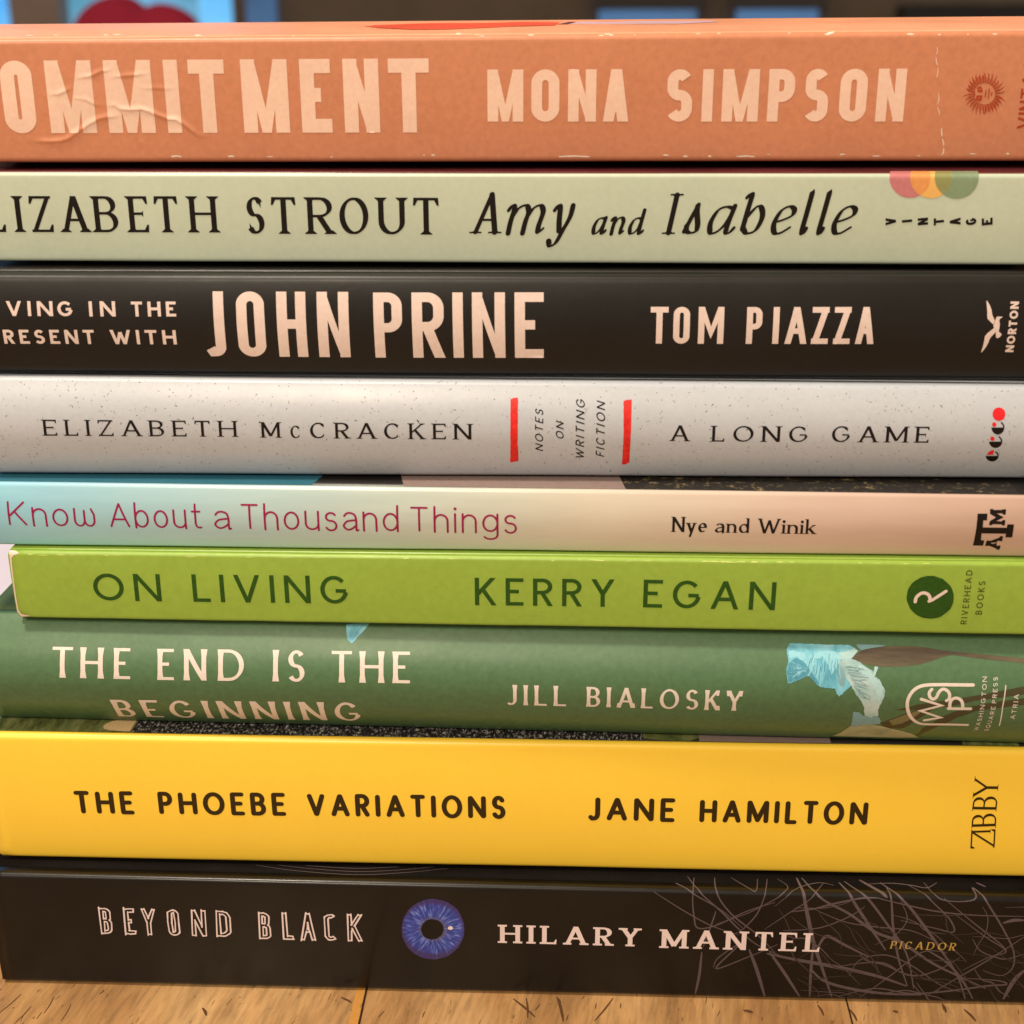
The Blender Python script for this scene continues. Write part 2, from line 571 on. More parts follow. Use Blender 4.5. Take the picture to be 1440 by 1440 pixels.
STYLES = {
    'poster': Style(.198, .190, stadium=True, track=.10, over={'M': (.75, ['0,0 0,1', '.06,1 .5,0|n|', '.5,0 .94,1|n|', '1,1 1,0']), 'A': (.4, ['0,0 .5,1', '.5,1 1,0', '.2,.22 .8,.22']),
                                                             'N': (.5, ['0,0 0,1', '.04,1 .96,0|n|', '1,0 1,1'])}),
    'poster_small': Style(.215, .20, stadium=True, track=.12, over={'M': (.75, ['0,0 0,1', '.06,1 .5,0|n|', '.5,0 .94,1|n|', '1,1 1,0']), 'N': (.5, ['0,0 0,1', '.04,1 .96,0|n|', '1,0 1,1']), 'A': (.4, ['0,0 .5,1', '.5,1 1,0', '.2,.22 .8,.22'])}),
    'flare': Style(.150, .072, nib=18, serif='wedge', ser=(.095, .014, .09), arm=.17, track=.20),
    'italic': Style(.130, .056, nib=24, serif='slab', ser=(.10, .04, .02), shear=.20, lc='italic', X=.70, track=.10, rnd=True),
    'italic_small': Style(.165, .075, nib=24, serif='slab', ser=(.10, .04, .02), shear=.20, lc='italic', X=.70, track=.10, rnd=True),
    'caption': Style(.25, .22, track=.30),
    'din': Style(.155, .140, stadium=True, track=.14, over={'M': (.75, ['0,0 0,1', '.0,1 .5,.27 1,1', '1,1 1,0']), 'N': (.6, ['0,0 0,1', '.02,1 .98,0|n|', '1,0 1,1'])}),
    'din_small': Style(.165, .150, stadium=True, track=.16, over={'M': (.75, ['0,0 0,1', '.0,1 .5,.27 1,1', '1,1 1,0']), 'N': (.6, ['0,0 0,1', '.02,1 .98,0|n|', '1,0 1,1'])}),
    'geo_bold': Style(.215, .185, track=.34),
    'old': Style(.175, .085, nib=16, serif='slab', ser=(.125, .038, .05), arm=.16, track=.42),
    'hand': Style(.15, .13, rnd=True, shear=.30, track=.34),
    'soft': Style(.080, .074, rnd=True, X=.74, track=.20),
    'old_lower': Style(.155, .075, nib=22, serif='slab', ser=(.085, .030, .05), X=.62, track=.15),
    'geo': Style(.145, .130, track=.32),
    'geo_small': Style(.165, .15, track=.34),
    'geo_heavy': Style(.26, .225, track=.20),
    'chisel': Style(.150, .100, nib=14, serif='flick', ser=(.03, .0, .25), track=.34, arm=.0),
    'round_bold': Style(.185, .175, rnd=True, track=.26),
    'light': Style(.125, .06, nib=10, serif='slab', ser=(.085, .022, .0), track=.04),
    'slab': Style(.215, .100, nib=10, serif='slab', ser=(.105, .095, .02), arm=.20, track=.36),
    'gold': Style(.15, .075, nib=18, serif='slab', ser=(.10, .04, .02), shear=.14, track=.42),
    'outline': Style(.135, .120, track=.52, stadium=True),
    'block': Style(.27, .24, serif='slab', ser=(.1, .2, 0), track=.1),
}


def glyph(ch, st, W):
    """convex polygons of one letter, cap height 1, box width W"""
    low = ch.islower()
    spec = st.over.get(ch) or (st.low[ch] if low else CAPS[ch])
    hw = st.pen(0, 1) / 2
    ht = st.pen(1, 0) / 2
    sx = max(W - 2 * hw, 1e-4)
    Y = (lambda y: y) if low else (lambda y: ht + y * (1 - 2 * ht))
    polys = []
    topline = 1.0
    for stroke in spec[1]:
        parts = (stroke + '||').split('|')
        f0, f1 = parts[1], parts[2]
        raw = []
        smooth = parts[0].startswith('~')
        for tok in parts[0].replace('~', '').split():
            if tok[0] == '@':
                c = [float(v) for v in tok[1:].split(',')]
                raw += arc_pts(*c, px=sx, py=(1 if low else 1 - 2 * ht), stadium=st.stadium)
            else:
                raw.append(tuple(float(v) for v in tok.split(',')))
        if smooth:
            raw = catmull(raw)
        if 'o' in f0:                       # a dot
            cx, cy, r = hw + raw[0][0] * sx, raw[0][1], max(hw * 1.25, .06)
            polys.append([(cx + r * math.cos(k * math.pi / 8), cy + r * math.sin(k * math.pi / 8)) for k in range(16)])
            continue
        closed = len(raw) > 3 and math.hypot(raw[0][0] - raw[-1][0], raw[0][1] - raw[-1][1]) < 1e-4
        pts = [(hw + x * sx, Y(y)) for x, y in raw]
        clips = []
        if not closed:
            for end, fl in ((0, f0), (-1, f1)):
                e, nb = pts[end], pts[1 if end == 0 else -2]
                r = raw[end]
                dx, dy = e[0] - nb[0], e[1] - nb[1]
                l = math.hypot(dx, dy) or 1
                if 'x' in fl:
                    if not st.rnd:
                        pts[end] = (W if dx > 0 else 0.0, e[1])
                    continue
                lines = (0.0, 1.0) if not low else (0.0, st.X, 1.0)
                if not st.rnd and abs(dy) / l > .3 and not (low and st.italic):
                    for L in lines:
                        if abs(r[1] - L) < 1e-3:
                            e = (e[0], r[1])
                            dx, dy = e[0] - nb[0], e[1] - nb[1]
                            l = math.hypot(dx, dy) or 1
                            pts[end] = (e[0] + dx / l * .25, e[1] + dy / l * .25)
                            clips.append((L, dy > 0))
                            break
                elif st.rnd and abs(dy) / l > .3 and not st.italic and not low and r[1] in (0.0, 1.0):
                    k = hw * .55                                   # round ends stay inside the line
                    pts[end] = (e[0] - dx / l * k * 0.6, e[1] - dy / l * k * 0.6)
        thin_k = .66 if 'n' in f0 else 1.0
        ps = strip(pts, (lambda dx, dy: thin_k * st.pen(dx, dy)), closed, st.rnd)
        if ch in 'MN' and not st.shear and not st.rnd:
            ps = [q for q in (clip_half(clip_half(q, 0, 0.0, False), 0, W, True) for q in ps) if len(q) > 2]
        for L, below in clips:
            ps = [q for q in (clip_half(q, 1, L, below) for q in ps) if len(q) > 2 and area2(q) > 1e-8]
        polys += ps
        # serifs
        if st.serif:
            for end, fl in ((0, f0), (-1, f1)):
                if not fl:
                    continue
                e0 = raw[end]
                nb = raw[1 if end == 0 else -2]
                x, y = hw + e0[0] * sx, e0[1]
                ll, tk, br = st.ser
                up = 1 if y < .3 else -1                           # towards the inside of the letter
                yb = 0.0 if y < .3 else y
                if 's' in fl or 'q' in fl or ('l' in fl):
                    w = st.pen(*((lambda a, b: (a / (math.hypot(a, b) or 1), b / (math.hypot(a, b) or 1)))((e0[0] - nb[0]) * sx, e0[1] - nb[1]))) / 2
                    lft = ll
                    rgt = ll
                    if 'q' in fl or 'l' in fl:
                        if e0[0] < .5 or 'l' in fl:
                            rgt = 0
                        else:
                            lft = 0
                    if st.serif == 'flick':
                        polys.append(ccw([(x - w - lft, yb), (x + w + rgt, yb), (x + w, yb + up * br), (x - w, yb + up * br)]))
                    else:
                        t2 = max(tk, .006)
                        polys.append(ccw([(x - w - lft, yb), (x + w + rgt, yb), (x + w + rgt, yb + up * t2), (x - w - lft, yb + up * t2)]))
                        if br > 0:
                            kx = .75 if st.serif == 'wedge' else .45
                            polys.append(ccw([(x - w - lft * (1 if st.serif == 'wedge' else kx), yb + up * t2 * .9), (x + w + rgt * (1 if st.serif == 'wedge' else kx), yb + up * t2 * .9),
                                              (x + w * .85, yb + up * (t2 + br)), (x - w * .85, yb + up * (t2 + br))]))
                if 'a' in fl and st.arm > 0:
                    sgn = 1 if e0[0] > .5 else -1
                    xe = W if sgn > 0 else 0.0
                    y_out = 0.0 if y < .3 else 1.0
                    polys.append(ccw([(xe, y_out), (xe + sgn * .015, y_out + up * (st.arm + 2 * ht * .6)), (xe - sgn * .035, y_out + up * (st.arm + 2 * ht * .6)), (xe - sgn * .13, y_out + up * ht)]))
                if 'm' in fl and st.arm > 0:
                    yy = Y(y)
                    polys.append(ccw([(x + .02, yy - .085), (x + .02, yy + .085), (x - .015, yy + .085), (x - .06, yy), (x - .015, yy - .085)]))
                    polys[-1:] = [ccw([(x + .02, yy - .085), (x + .02, yy + .085), (x - .06, yy)])]
                if 'c' in fl and st.arm > 0 and not low:
                    yy = Y(y)
                    sgn = 1 if e0[0] > .5 else -1
                    dn = 1 if y < .5 else -1
                    polys.append(ccw([(x + sgn * .025, yy + dn * .14), (x + sgn * .025, yy - dn * .05), (x - sgn * .07, yy - dn * .05)]))
    if st.shear:
        polys = [[(x + st.shear * y, y) for x, y in q] for q in polys]
    return polys


def natural_width(ch, st):
    if ch == 'I' or ch == 'i':
        return st.pen(0, 1)
    spec = st.over.get(ch) or (st.low[ch] if ch.islower() else CAPS[ch])
    return spec[0] * st.wide + (st.pen(0, 1) * .4)


def text_polys(text, style, width, boxes=None):
    """lettering of total width `width` (cap height 1); boxes: (x0, x1) per letter in the same unit"""
    st = STYLES[style]
    polys = []
    if boxes:
        for ch, (a, b) in zip(text, boxes):
            for q in glyph(ch, st, b - a):
                polys.append([(x + a, y) for x, y in q])
        return polys
    fixed = var = 0.0
    for i, ch in enumerate(text):
        if ch == ' ':
            var += .30
            continue
        if ch in 'Ii':
            fixed += natural_width(ch, st)
        else:
            var += natural_width(ch, st)
        if i < len(text) - 1:
            var += st.track
    k = (width - fixed) / max(var, 1e-6)
    x = 0.0
    rng = random.Random(len(text) * 7 + ord(text[0]))
    for i, ch in enumerate(text):
        if ch == ' ':
            x += .30 * k
            continue
        w = natural_width(ch, st) * (1 if ch in 'Ii' else k)
        for q in glyph(ch, st, w):
            polys.append([(px + x, py) for px, py in q])
        x += w + st.track * k
    return polys


def union(polys):
    """triangles of the union of convex polygons -> verts, tris"""
    vs, fs = [], []
    for q in polys:
        if len(q) < 3 or area2(q) < 1e-9:
            continue
        q = ccw(q)
        i0 = len(vs)
        vs += [Vector(p) for p in q]
        fs.append(list(range(i0, i0 + len(q))))
    r = delaunay_2d_cdt(vs, [], fs, 0, 1e-5)
    V = np.array([tuple(v) for v in r[0]])
    F = [f for f in r[2] if len(f) == 3]
    if not F:
        return [], []
    C = V[np.array(F)].mean(axis=1)
    inside = np.zeros(len(F), bool)
    for f in fs:
        q = np.array([tuple(vs[i]) for i in f])
        lo, hi = q.min(0), q.max(0)
        m = np.nonzero((C[:, 0] >= lo[0]) & (C[:, 0] <= hi[0]) & (C[:, 1] >= lo[1]) & (C[:, 1] <= hi[1]) & ~inside)[0]
        if not len(m):
            continue
        ok = np.ones(len(m), bool)
        for i in range(len(q)):
            d = q[i] - q[i - 1]
            ok &= d[0] * (C[m, 1] - q[i - 1][1]) - d[1] * (C[m, 0] - q[i - 1][0]) >= 0
        inside[m[ok]] = True
    tris = []
    for f, k in zip(F, inside):
        p0, p1, p2 = V[f[0]], V[f[1]], V[f[2]]
        if k and abs((p1[0] - p0[0]) * (p2[1] - p0[1]) - (p1[1] - p0[1]) * (p2[0] - p0[0])) > 1e-10:
            tris.append(f)
    return [tuple(v) for v in r[0]], tris


def outline_polys(polys, width, seed):
    """hand-drawn outline of a union of polygons"""
    vs, tris = union(polys)
    cnt = {}
    for t in tris:
        for i in range(3):
            a, b = t[i - 1], t[i]
            cnt[(a, b)] = cnt.get((a, b), 0) + 1
    nxt = {a: b for (a, b) in cnt if (b, a) not in cnt}
    rng = random.Random(seed)
    jit = {}
    out = []
    seen = set()
    for a0 in list(nxt):
        if a0 in seen:
            continue
        loop = []
        a = a0
        while a not in seen and a in nxt:
            seen.add(a)
            loop.append(vs[a])
            a = nxt[a]
        # thin out, keep corners, wobble
        keep = []
        for i, p in enumerate(loop):
            if not keep or math.hypot(p[0] - keep[-1][0], p[1] - keep[-1][1]) > .045:
                keep.append(p)
        if len(keep) < 3:
            continue
        keep = [(x + rng.uniform(-.013, .013), y + rng.uniform(-.013, .013)) for x, y in keep]
        for i in range(len(keep)):
            a, b = keep[i - 1], keep[i]
            dx, dy = b[0] - a[0], b[1] - a[1]
            l = math.hypot(dx, dy)
            e = rng.uniform(.0, .05) if l > .2 else 0
            out += strip([(a[0] - dx / l * e, a[1] - dy / l * e), (b[0] + dx / l * e, b[1] + dy / l * e)], [width * rng.uniform(.75, 1.2), width * rng.uniform(.75, 1.2)], False, True)
    return out


# ------------------------------------------------------------------ what is printed on each spine: (u, s) in mm, made from measurements of the photograph
# T: text, style, origin, direction, cap height, width, letter boxes   P: filled outline   S: pen stroke   each with a colour name
PRINTS = {
 'commitment': {
  'title_lettering': [
('T','peach_ink','COMMITMENT','poster',(12.913,5.923),(1.0,-0.001),12.74,83.853,[(0.0,5.081),(7.472,13.189),(15.572,23.862),(26.067,34.46),(36.614,39.338),(41.095,47.486),(50.429,58.703),(60.889,66.324),(68.569,74.9),(76.622,83.853)]),
  ],
  'author_lettering': [
('T','peach_ink','MONA','poster_small',(107.108,7.69),(1.0,-0.003),8.934,25.144,[(0.0,6.399),(7.801,12.831),(14.355,19.366),(20.651,25.143)]),
('T','peach_ink','SIMPSON','poster_small',(138.946,7.582),(1.0,-0.003),8.902,42.307,[(0.0,4.602),(6.097,8.491),(9.907,16.39),(18.029,22.718),(24.498,28.729),(30.71,35.551),(37.298,42.307)]),
  ],
  'publisher_mark': [
('P','rust_ink',[(197.22,11.99),(197.2,12.17),(197.74,12.29),(198.25,12.32),(198.92,12.59),(198.49,12.19),(197.87,12.05)]),
('S','rust_ink',[(197.08,12.26),(197.62,12.43),(198.18,12.61)],0.078,True,True),
('P','rust_ink',[(197.15,12.4),(197.09,12.58),(197.58,12.81),(198.06,12.95),(198.75,13.38),(198.31,12.87),(197.75,12.6)]),
('S','rust_ink',[(196.96,12.64),(197.44,12.93),(197.99,13.24)],0.078,True,True),
('P','rust_ink',[(196.99,12.8),(196.9,12.96),(197.32,13.3),(197.74,13.53),(198.28,14.09),(198.0,13.5),(197.52,13.12)]),
('S','rust_ink',[(196.76,13.0),(197.15,13.39),(197.61,13.81)],0.078,True,True),
('P','rust_ink',[(196.76,13.17),(196.63,13.31),(196.96,13.73),(197.32,14.05),(197.39,14.39),(197.57,14.07),(197.19,13.59)]),
('S','rust_ink',[(196.49,13.32),(196.79,13.78),(197.03,14.19)],0.078,True,True),
('P','rust_ink',[(196.45,13.48),(196.31,13.6),(196.53,14.09),(196.8,14.48),(197.09,15.34),(197.04,14.56),(196.78,14.0)]),
('S','rust_ink',[(196.17,13.58),(196.35,14.11),(196.53,14.62)],0.078,True,True),
('P','rust_ink',[(196.1,13.74),(195.93,13.83),(196.04,14.36),(196.22,14.81),(196.31,15.71),(196.43,14.94),(196.3,14.32)]),
('S','rust_ink',[(195.81,13.78),(195.87,14.35),(195.88,14.72)],0.078,True,True),
('P','rust_ink',[(195.7,13.92),(195.53,13.98),(195.52,14.53),(195.59,15.02),(195.46,15.65),(195.76,15.19),(195.77,14.55)]),
('S','rust_ink',[(195.42,13.9),(195.35,14.48),(195.29,14.91)],0.078,True,True),
('P','rust_ink',[(195.29,14.03),(195.11,14.04),(194.98,14.6),(194.94,15.1),(194.68,15.76),(195.07,15.3),(195.22,14.67)]),
('S','rust_ink',[(195.02,13.95),(194.84,14.52),(194.67,15.04)],0.078,True,True),
('P','rust_ink',[(194.87,14.04),(194.69,14.03),(194.55,14.57),(194.49,15.08),(194.97,15.4),(194.78,15.31),(194.88,14.69)]),
('S','rust_ink',[(194.63,13.91),(194.47,14.47),(194.43,14.89)],0.078,True,True),
('P','rust_ink',[(194.47,13.98),(194.3,13.92),(194.05,14.44),(193.88,14.94),(194.22,15.53),(194.11,15.23),(194.34,14.62)]),
('S','rust_ink',[(194.26,13.79),(194.0,14.33),(193.76,14.95)],0.078,True,True),
('P','rust_ink',[(194.1,13.83),(193.95,13.74),(193.6,14.21),(193.33,14.67),(193.37,15.64),(193.49,15.01),(193.83,14.45)]),
('S','rust_ink',[(193.94,13.6),(193.57,14.08),(193.38,14.45)],0.078,True,True),
('P','rust_ink',[(193.77,13.6),(193.65,13.48),(193.22,13.88),(192.86,14.29),(192.68,15.29),(192.94,14.66),(193.39,14.17)]),
('S','rust_ink',[(193.67,13.34),(193.22,13.75),(192.96,14.07)],0.078,True,True),
('P','rust_ink',[(193.51,13.31),(193.42,13.17),(192.92,13.48),(192.5,13.81),(192.21,14.69),(192.49,14.2),(193.03,13.8)]),
('S','rust_ink',[(193.47,13.03),(192.95,13.34),(192.64,13.61)],0.078,True,True),
('P','rust_ink',[(193.33,12.96),(193.27,12.8),(192.73,13.01),(192.25,13.26),(192.16,13.86),(192.16,13.64),(192.76,13.35)]),
('S','rust_ink',[(193.35,12.67),(192.78,12.88),(192.18,13.17)],0.078,True,True),
('P','rust_ink',[(193.22,12.58),(193.21,12.4),(192.64,12.5),(192.13,12.65),(191.78,13.28),(191.96,13.02),(192.6,12.85)]),
('S','rust_ink',[(193.31,12.29),(192.72,12.38),(192.31,12.52)],0.079,True,True),
('P','rust_ink',[(193.21,12.17),(193.23,11.99),(192.68,11.87),(192.18,11.84),(191.26,11.54),(191.94,11.96),(192.56,12.1)]),
('S','rust_ink',[(193.35,11.9),(192.8,11.72),(192.2,11.54)],0.079,True,True),
('P','rust_ink',[(193.28,11.76),(193.34,11.58),(192.84,11.35),(192.36,11.21),(191.99,10.88),(192.11,11.29),(192.68,11.56)]),
('S','rust_ink',[(193.47,11.52),(192.99,11.23),(192.43,10.91)],0.079,True,True),
('P','rust_ink',[(193.44,11.36),(193.53,11.19),(193.11,10.86),(192.68,10.62),(192.25,10.13),(192.42,10.65),(192.9,11.04)]),
('S','rust_ink',[(193.67,11.16),(193.27,10.77),(192.88,10.39)],0.079,True,True),
('P','rust_ink',[(193.67,10.99),(193.79,10.85),(193.46,10.42),(193.1,10.1),(192.95,9.67),(192.85,10.07),(193.23,10.56)]),
('S','rust_ink',[(193.94,10.84),(193.64,10.36),(193.29,9.84)],0.079,True,True),
('P','rust_ink',[(193.97,10.67),(194.12,10.55),(193.9,10.06),(193.62,9.66),(193.41,8.92),(193.39,9.58),(193.64,10.15)]),
('S','rust_ink',[(194.26,10.57),(194.08,10.04),(193.85,9.43)],0.079,True,True),
('P','rust_ink',[(194.33,10.41),(194.5,10.32),(194.39,9.78),(194.21,9.32),(194.13,8.41),(194.0,9.2),(194.13,9.82)]),
('S','rust_ink',[(194.63,10.37),(194.56,9.8),(194.53,9.36)],0.079,True,True),
('P','rust_ink',[(194.73,10.23),(194.91,10.17),(194.92,9.61),(194.85,9.11),(194.98,8.54),(194.67,8.94),(194.66,9.59)]),
('S','rust_ink',[(195.02,10.25),(195.08,9.66),(195.15,9.25)],0.079,True,True),
('P','rust_ink',[(195.15,10.12),(195.33,10.1),(195.46,9.54),(195.5,9.03),(195.73,8.63),(195.37,8.82),(195.22,9.47)]),
('S','rust_ink',[(195.42,10.2),(195.6,9.63),(195.75,9.27)],0.079,True,True),
('P','rust_ink',[(195.57,10.1),(195.74,10.12),(195.89,9.57),(195.96,9.05),(195.49,8.53),(195.67,8.82),(195.56,9.45)]),
('S','rust_ink',[(195.81,10.24),(195.97,9.67),(196.05,9.12)],0.079,True,True),
('P','rust_ink',[(195.97,10.17),(196.14,10.23),(196.39,9.7),(196.57,9.2),(196.18,8.78),(196.34,8.9),(196.11,9.52)]),
('S','rust_ink',[(196.17,10.36),(196.45,9.82),(196.65,9.26)],0.079,True,True),
('P','rust_ink',[(196.34,10.32),(196.49,10.41),(196.85,9.94),(197.12,9.47),(196.95,8.76),(196.97,9.13),(196.61,9.7)]),
('S','rust_ink',[(196.5,10.55),(196.87,10.07),(197.11,9.65)],0.079,True,True),
('P','rust_ink',[(196.67,10.55),(196.79,10.67),(197.23,10.27),(197.59,9.86),(197.79,8.83),(197.51,9.48),(197.05,9.98)]),
('S','rust_ink',[(196.76,10.81),(197.22,10.4),(197.58,10.0)],0.079,True,True),
('P','rust_ink',[(196.93,10.85),(197.01,10.99),(197.52,10.68),(197.95,10.34),(198.09,9.6),(197.96,9.95),(197.42,10.36)]),
('S','rust_ink',[(196.96,11.13),(197.49,10.81),(197.92,10.48)],0.079,True,True),
('P','rust_ink',[(197.11,11.2),(197.16,11.36),(197.71,11.15),(198.19,10.9),(198.72,10.04),(198.29,10.51),(197.68,10.8)]),
('S','rust_ink',[(197.08,11.48),(197.65,11.28),(197.99,11.08)],0.079,True,True),
('P','rust_ink',[(197.21,11.58),(197.23,11.76),(197.79,11.66),(198.31,11.51),(199.18,10.69),(198.48,11.14),(197.84,11.31)]),
('S','rust_ink',[(197.13,11.87),(197.71,11.78),(198.06,11.65)],0.079,True,True),
('S','rust_ink',[(197.19,12.09),(197.14,12.38),(197.03,12.67),(196.89,12.94),(196.7,13.2),(196.48,13.42),(196.22,13.61),(195.95,13.77),(195.66,13.88),(195.35,13.95),(195.05,13.98),(194.75,13.96),(194.46,13.89),(194.19,13.78),(193.95,13.62),(193.74,13.43),(193.57,13.21),(193.44,12.96),(193.35,12.69),(193.31,12.4),(193.32,12.1),(193.38,11.81),(193.48,11.52),(193.63,11.25),(193.81,10.99),(194.03,10.77),(194.29,10.57),(194.56,10.42),(194.86,10.3),(195.16,10.23),(195.47,10.2),(195.77,10.23),(196.06,10.3),(196.33,10.41),(196.57,10.56),(196.78,10.75),(196.95,10.98),(197.08,11.23),(197.17,11.5),(197.2,11.79),(197.19,12.09)],0.122,True,False),
('P','rust_ink',[(193.83,13.16),(194.42,13.4),(194.83,12.82),(194.88,12.35),(194.01,12.33)]),
('P','rust_ink',[(193.85,11.84),(194.94,11.83),(194.82,10.92),(194.44,10.8),(193.8,11.09)]),
('S','rust_ink',[(195.46,12.62),(195.4,11.58)],0.192,False,False),
('S','rust_ink',[(196.0,12.9),(196.0,11.29)],0.192,False,False),
('S','rust_ink',[(196.5,12.32),(196.49,11.83)],0.192,False,False),
('S','rust_ink',[(193.48,12.38),(193.53,11.76)],0.192,False,False),
('P','rust_light_ink',[(194.54,12.83),(194.51,12.89),(194.43,12.94),(194.33,12.96),(194.24,12.94),(194.18,12.89),(194.16,12.83),(194.19,12.76),(194.27,12.71),(194.36,12.69),(194.46,12.71),(194.52,12.76)]),
('P','rust_light_ink',[(194.55,11.38),(194.52,11.45),(194.44,11.49),(194.34,11.51),(194.25,11.5),(194.19,11.45),(194.17,11.38),(194.2,11.31),(194.28,11.27),(194.37,11.25),(194.47,11.26),(194.53,11.31)]),
  ],
  'publisher_lettering': [
('T','rust_ink','VINTAGE','din',(204.276,6.158),(0.0,1.0),2.634,13.628,None),
  ],
  'cover_picture': [
('P','coral_ink',[(78.79,48.11),(86.32,32.96),(93.12,30.34),(99.55,30.42),(108.45,32.62),(118.74,36.59),(119.85,50.56),(99.11,51.11)]),
('P','plum_ink',[(119.06,40.73),(121.07,40.43),(122.89,48.95),(121.25,49.18)]),
('P','lilac_ink',[(121.32,41.57),(141.18,38.58),(149.61,44.43),(148.63,48.89),(123.17,48.92)]),
  ],
  'worn_edge': [
('P','bare_paper',[(176.2,1.53),(176.69,1.64),(177.45,1.61),(177.88,1.51),(177.22,1.42),(176.63,1.45)]),
('P','bare_paper',[(54.57,25.84),(54.74,26.87),(55.47,26.52),(56.07,25.55),(55.75,24.53),(55.14,24.98)]),
('P','bare_paper',[(101.29,25.36),(101.58,26.45),(102.18,26.09),(102.57,25.07),(102.19,23.55),(101.71,24.0)]),
('P','bare_paper',[(127.66,22.75),(128.02,24.24),(128.51,23.64),(128.77,22.65),(128.33,22.43),(127.94,22.49)]),
('P','bare_paper',[(132.82,22.32),(132.96,22.41),(133.17,22.38),(133.29,22.29),(133.1,22.22),(132.93,22.24)]),
('P','bare_paper',[(128.49,22.38),(128.77,22.6),(129.17,22.52),(129.4,22.34),(129.04,22.2),(128.72,22.24)]),
('P','bare_paper',[(114.26,22.63),(114.58,23.58),(115.14,23.01),(115.45,22.55),(114.98,22.38),(114.56,22.42)]),
('P','bare_paper',[(138.59,1.75),(138.97,1.9),(139.56,1.85),(139.89,1.71),(139.37,1.59),(138.92,1.62)]),
('P','bare_paper',[(147.48,22.58),(147.73,22.89),(148.05,22.75),(148.22,22.54),(147.92,22.4),(147.66,22.44)]),
('P','bare_paper',[(122.28,24.48),(122.44,25.37),(122.69,25.16),(122.83,24.18),(122.62,23.22),(122.42,23.48)]),
('P','bare_paper',[(191.19,21.96),(191.3,22.05),(191.47,22.02),(191.56,21.94),(191.41,21.87),(191.28,21.89)]),
('P','bare_paper',[(105.74,22.41),(106.04,22.54),(106.5,22.5),(106.77,22.38),(106.36,22.3),(106.0,22.33)]),
('P','bare_paper',[(159.93,22.5),(160.1,22.73),(160.32,22.64),(160.44,22.46),(160.22,22.34),(160.04,22.37)]),
('P','bare_paper',[(157.34,1.86),(157.57,1.94),(157.93,1.91),(158.13,1.85),(157.82,1.79),(157.54,1.81)]),
('P','bare_paper',[(104.56,23.43),(104.93,24.48),(105.63,24.08),(106.07,23.06),(105.5,22.71),(104.98,22.77)]),
('P','bare_paper',[(195.58,21.98),(195.9,22.09),(196.37,22.05),(196.62,21.95),(196.2,21.87),(195.84,21.89)]),
('P','bare_paper',[(96.76,1.85),(97.01,2.01),(97.39,1.96),(97.59,1.82),(97.26,1.69),(96.96,1.72)]),
('P','bare_paper',[(200.26,1.88),(200.45,2.04),(200.76,2.0),(200.96,1.85),(200.7,1.72),(200.45,1.76)]),
('P','bare_paper',[(28.62,27.78),(28.83,28.15),(29.38,28.01),(29.79,27.65),(29.43,27.36),(29.01,27.46)]),
('P','bare_paper',[(170.42,1.74),(170.57,1.82),(170.8,1.8),(170.93,1.72),(170.73,1.66),(170.56,1.67)]),
('P','bare_paper',[(23.84,27.33),(24.11,27.77),(24.81,27.61),(25.31,27.18),(24.88,26.8),(24.33,26.94)]),
('P','bare_paper',[(170.53,1.85),(170.82,1.97),(171.29,1.94),(171.55,1.82),(171.15,1.72),(170.79,1.75)]),
('P','bare_paper',[(184.27,1.55),(184.5,1.63),(184.86,1.6),(185.07,1.53),(184.76,1.47),(184.48,1.48)]),
('P','bare_paper',[(143.64,22.56),(143.99,22.73),(144.51,22.66),(144.79,22.51),(144.32,22.41),(143.92,22.45)]),
('P','bare_paper',[(39.3,27.76),(39.75,28.26),(40.7,28.06),(41.35,27.56),(40.66,27.17),(39.93,27.31)]),
('P','bare_paper',[(66.94,1.6),(67.36,1.69),(67.99,1.66),(68.33,1.57),(67.77,1.5),(67.28,1.52)]),
('P','bare_paper',[(186.08,21.93),(186.26,22.05),(186.52,22.01),(186.66,21.9),(186.43,21.81),(186.22,21.84)]),
('P','bare_paper',[(72.49,22.99),(72.54,23.83),(72.92,23.54),(73.23,22.85),(72.97,22.67),(72.72,22.72)]),
('P','bare_paper',[(95.26,1.84),(95.41,1.93),(95.61,1.9),(95.73,1.82),(95.54,1.74),(95.38,1.76)]),
('P','bare_paper',[(37.7,27.53),(37.87,28.1),(38.44,27.9),(38.89,27.36),(38.57,26.9),(38.13,27.05)]),
('P','bare_paper',[(126.67,22.3),(127.01,22.45),(127.53,22.39),(127.82,22.26),(127.36,22.16),(126.96,22.19)]),
('P','bare_paper',[(193.62,1.89),(194.04,2.0),(194.69,1.96),(195.06,1.86),(194.49,1.78),(193.99,1.8)]),
('P','bare_paper',[(78.55,1.51),(78.71,1.63),(78.94,1.59),(79.06,1.49),(78.85,1.39),(78.67,1.41)]),
('P','bare_paper',[(180.57,22.07),(181.04,22.24),(181.71,22.18),(182.08,22.03),(181.47,21.91),(180.95,21.95)]),
('P','bare_paper',[(166.26,22.06),(167.2,22.79),(168.3,25.0),(168.03,22.47),(167.0,21.98)]),
('P','bare_paper',[(59.93,1.72),(60.59,1.88),(61.22,1.7),(60.95,1.48),(60.83,1.6),(60.17,1.5)]),
('P','bare_paper',[(151.83,1.55),(153.55,1.71),(155.29,1.53),(155.05,1.32),(153.83,1.43),(152.1,1.33)]),
('P','bare_paper',[(146.71,1.56),(147.09,1.72),(147.48,1.55),(147.24,1.33),(147.36,1.45),(146.98,1.34)]),
('P','bare_paper',[(142.23,1.57),(142.73,1.73),(143.25,1.55),(143.01,1.34),(143.0,1.45),(142.49,1.35)]),
('P','bare_paper',[(119.78,1.61),(122.67,1.77),(125.56,1.59),(125.3,1.37),(122.93,1.49),(120.04,1.39)]),
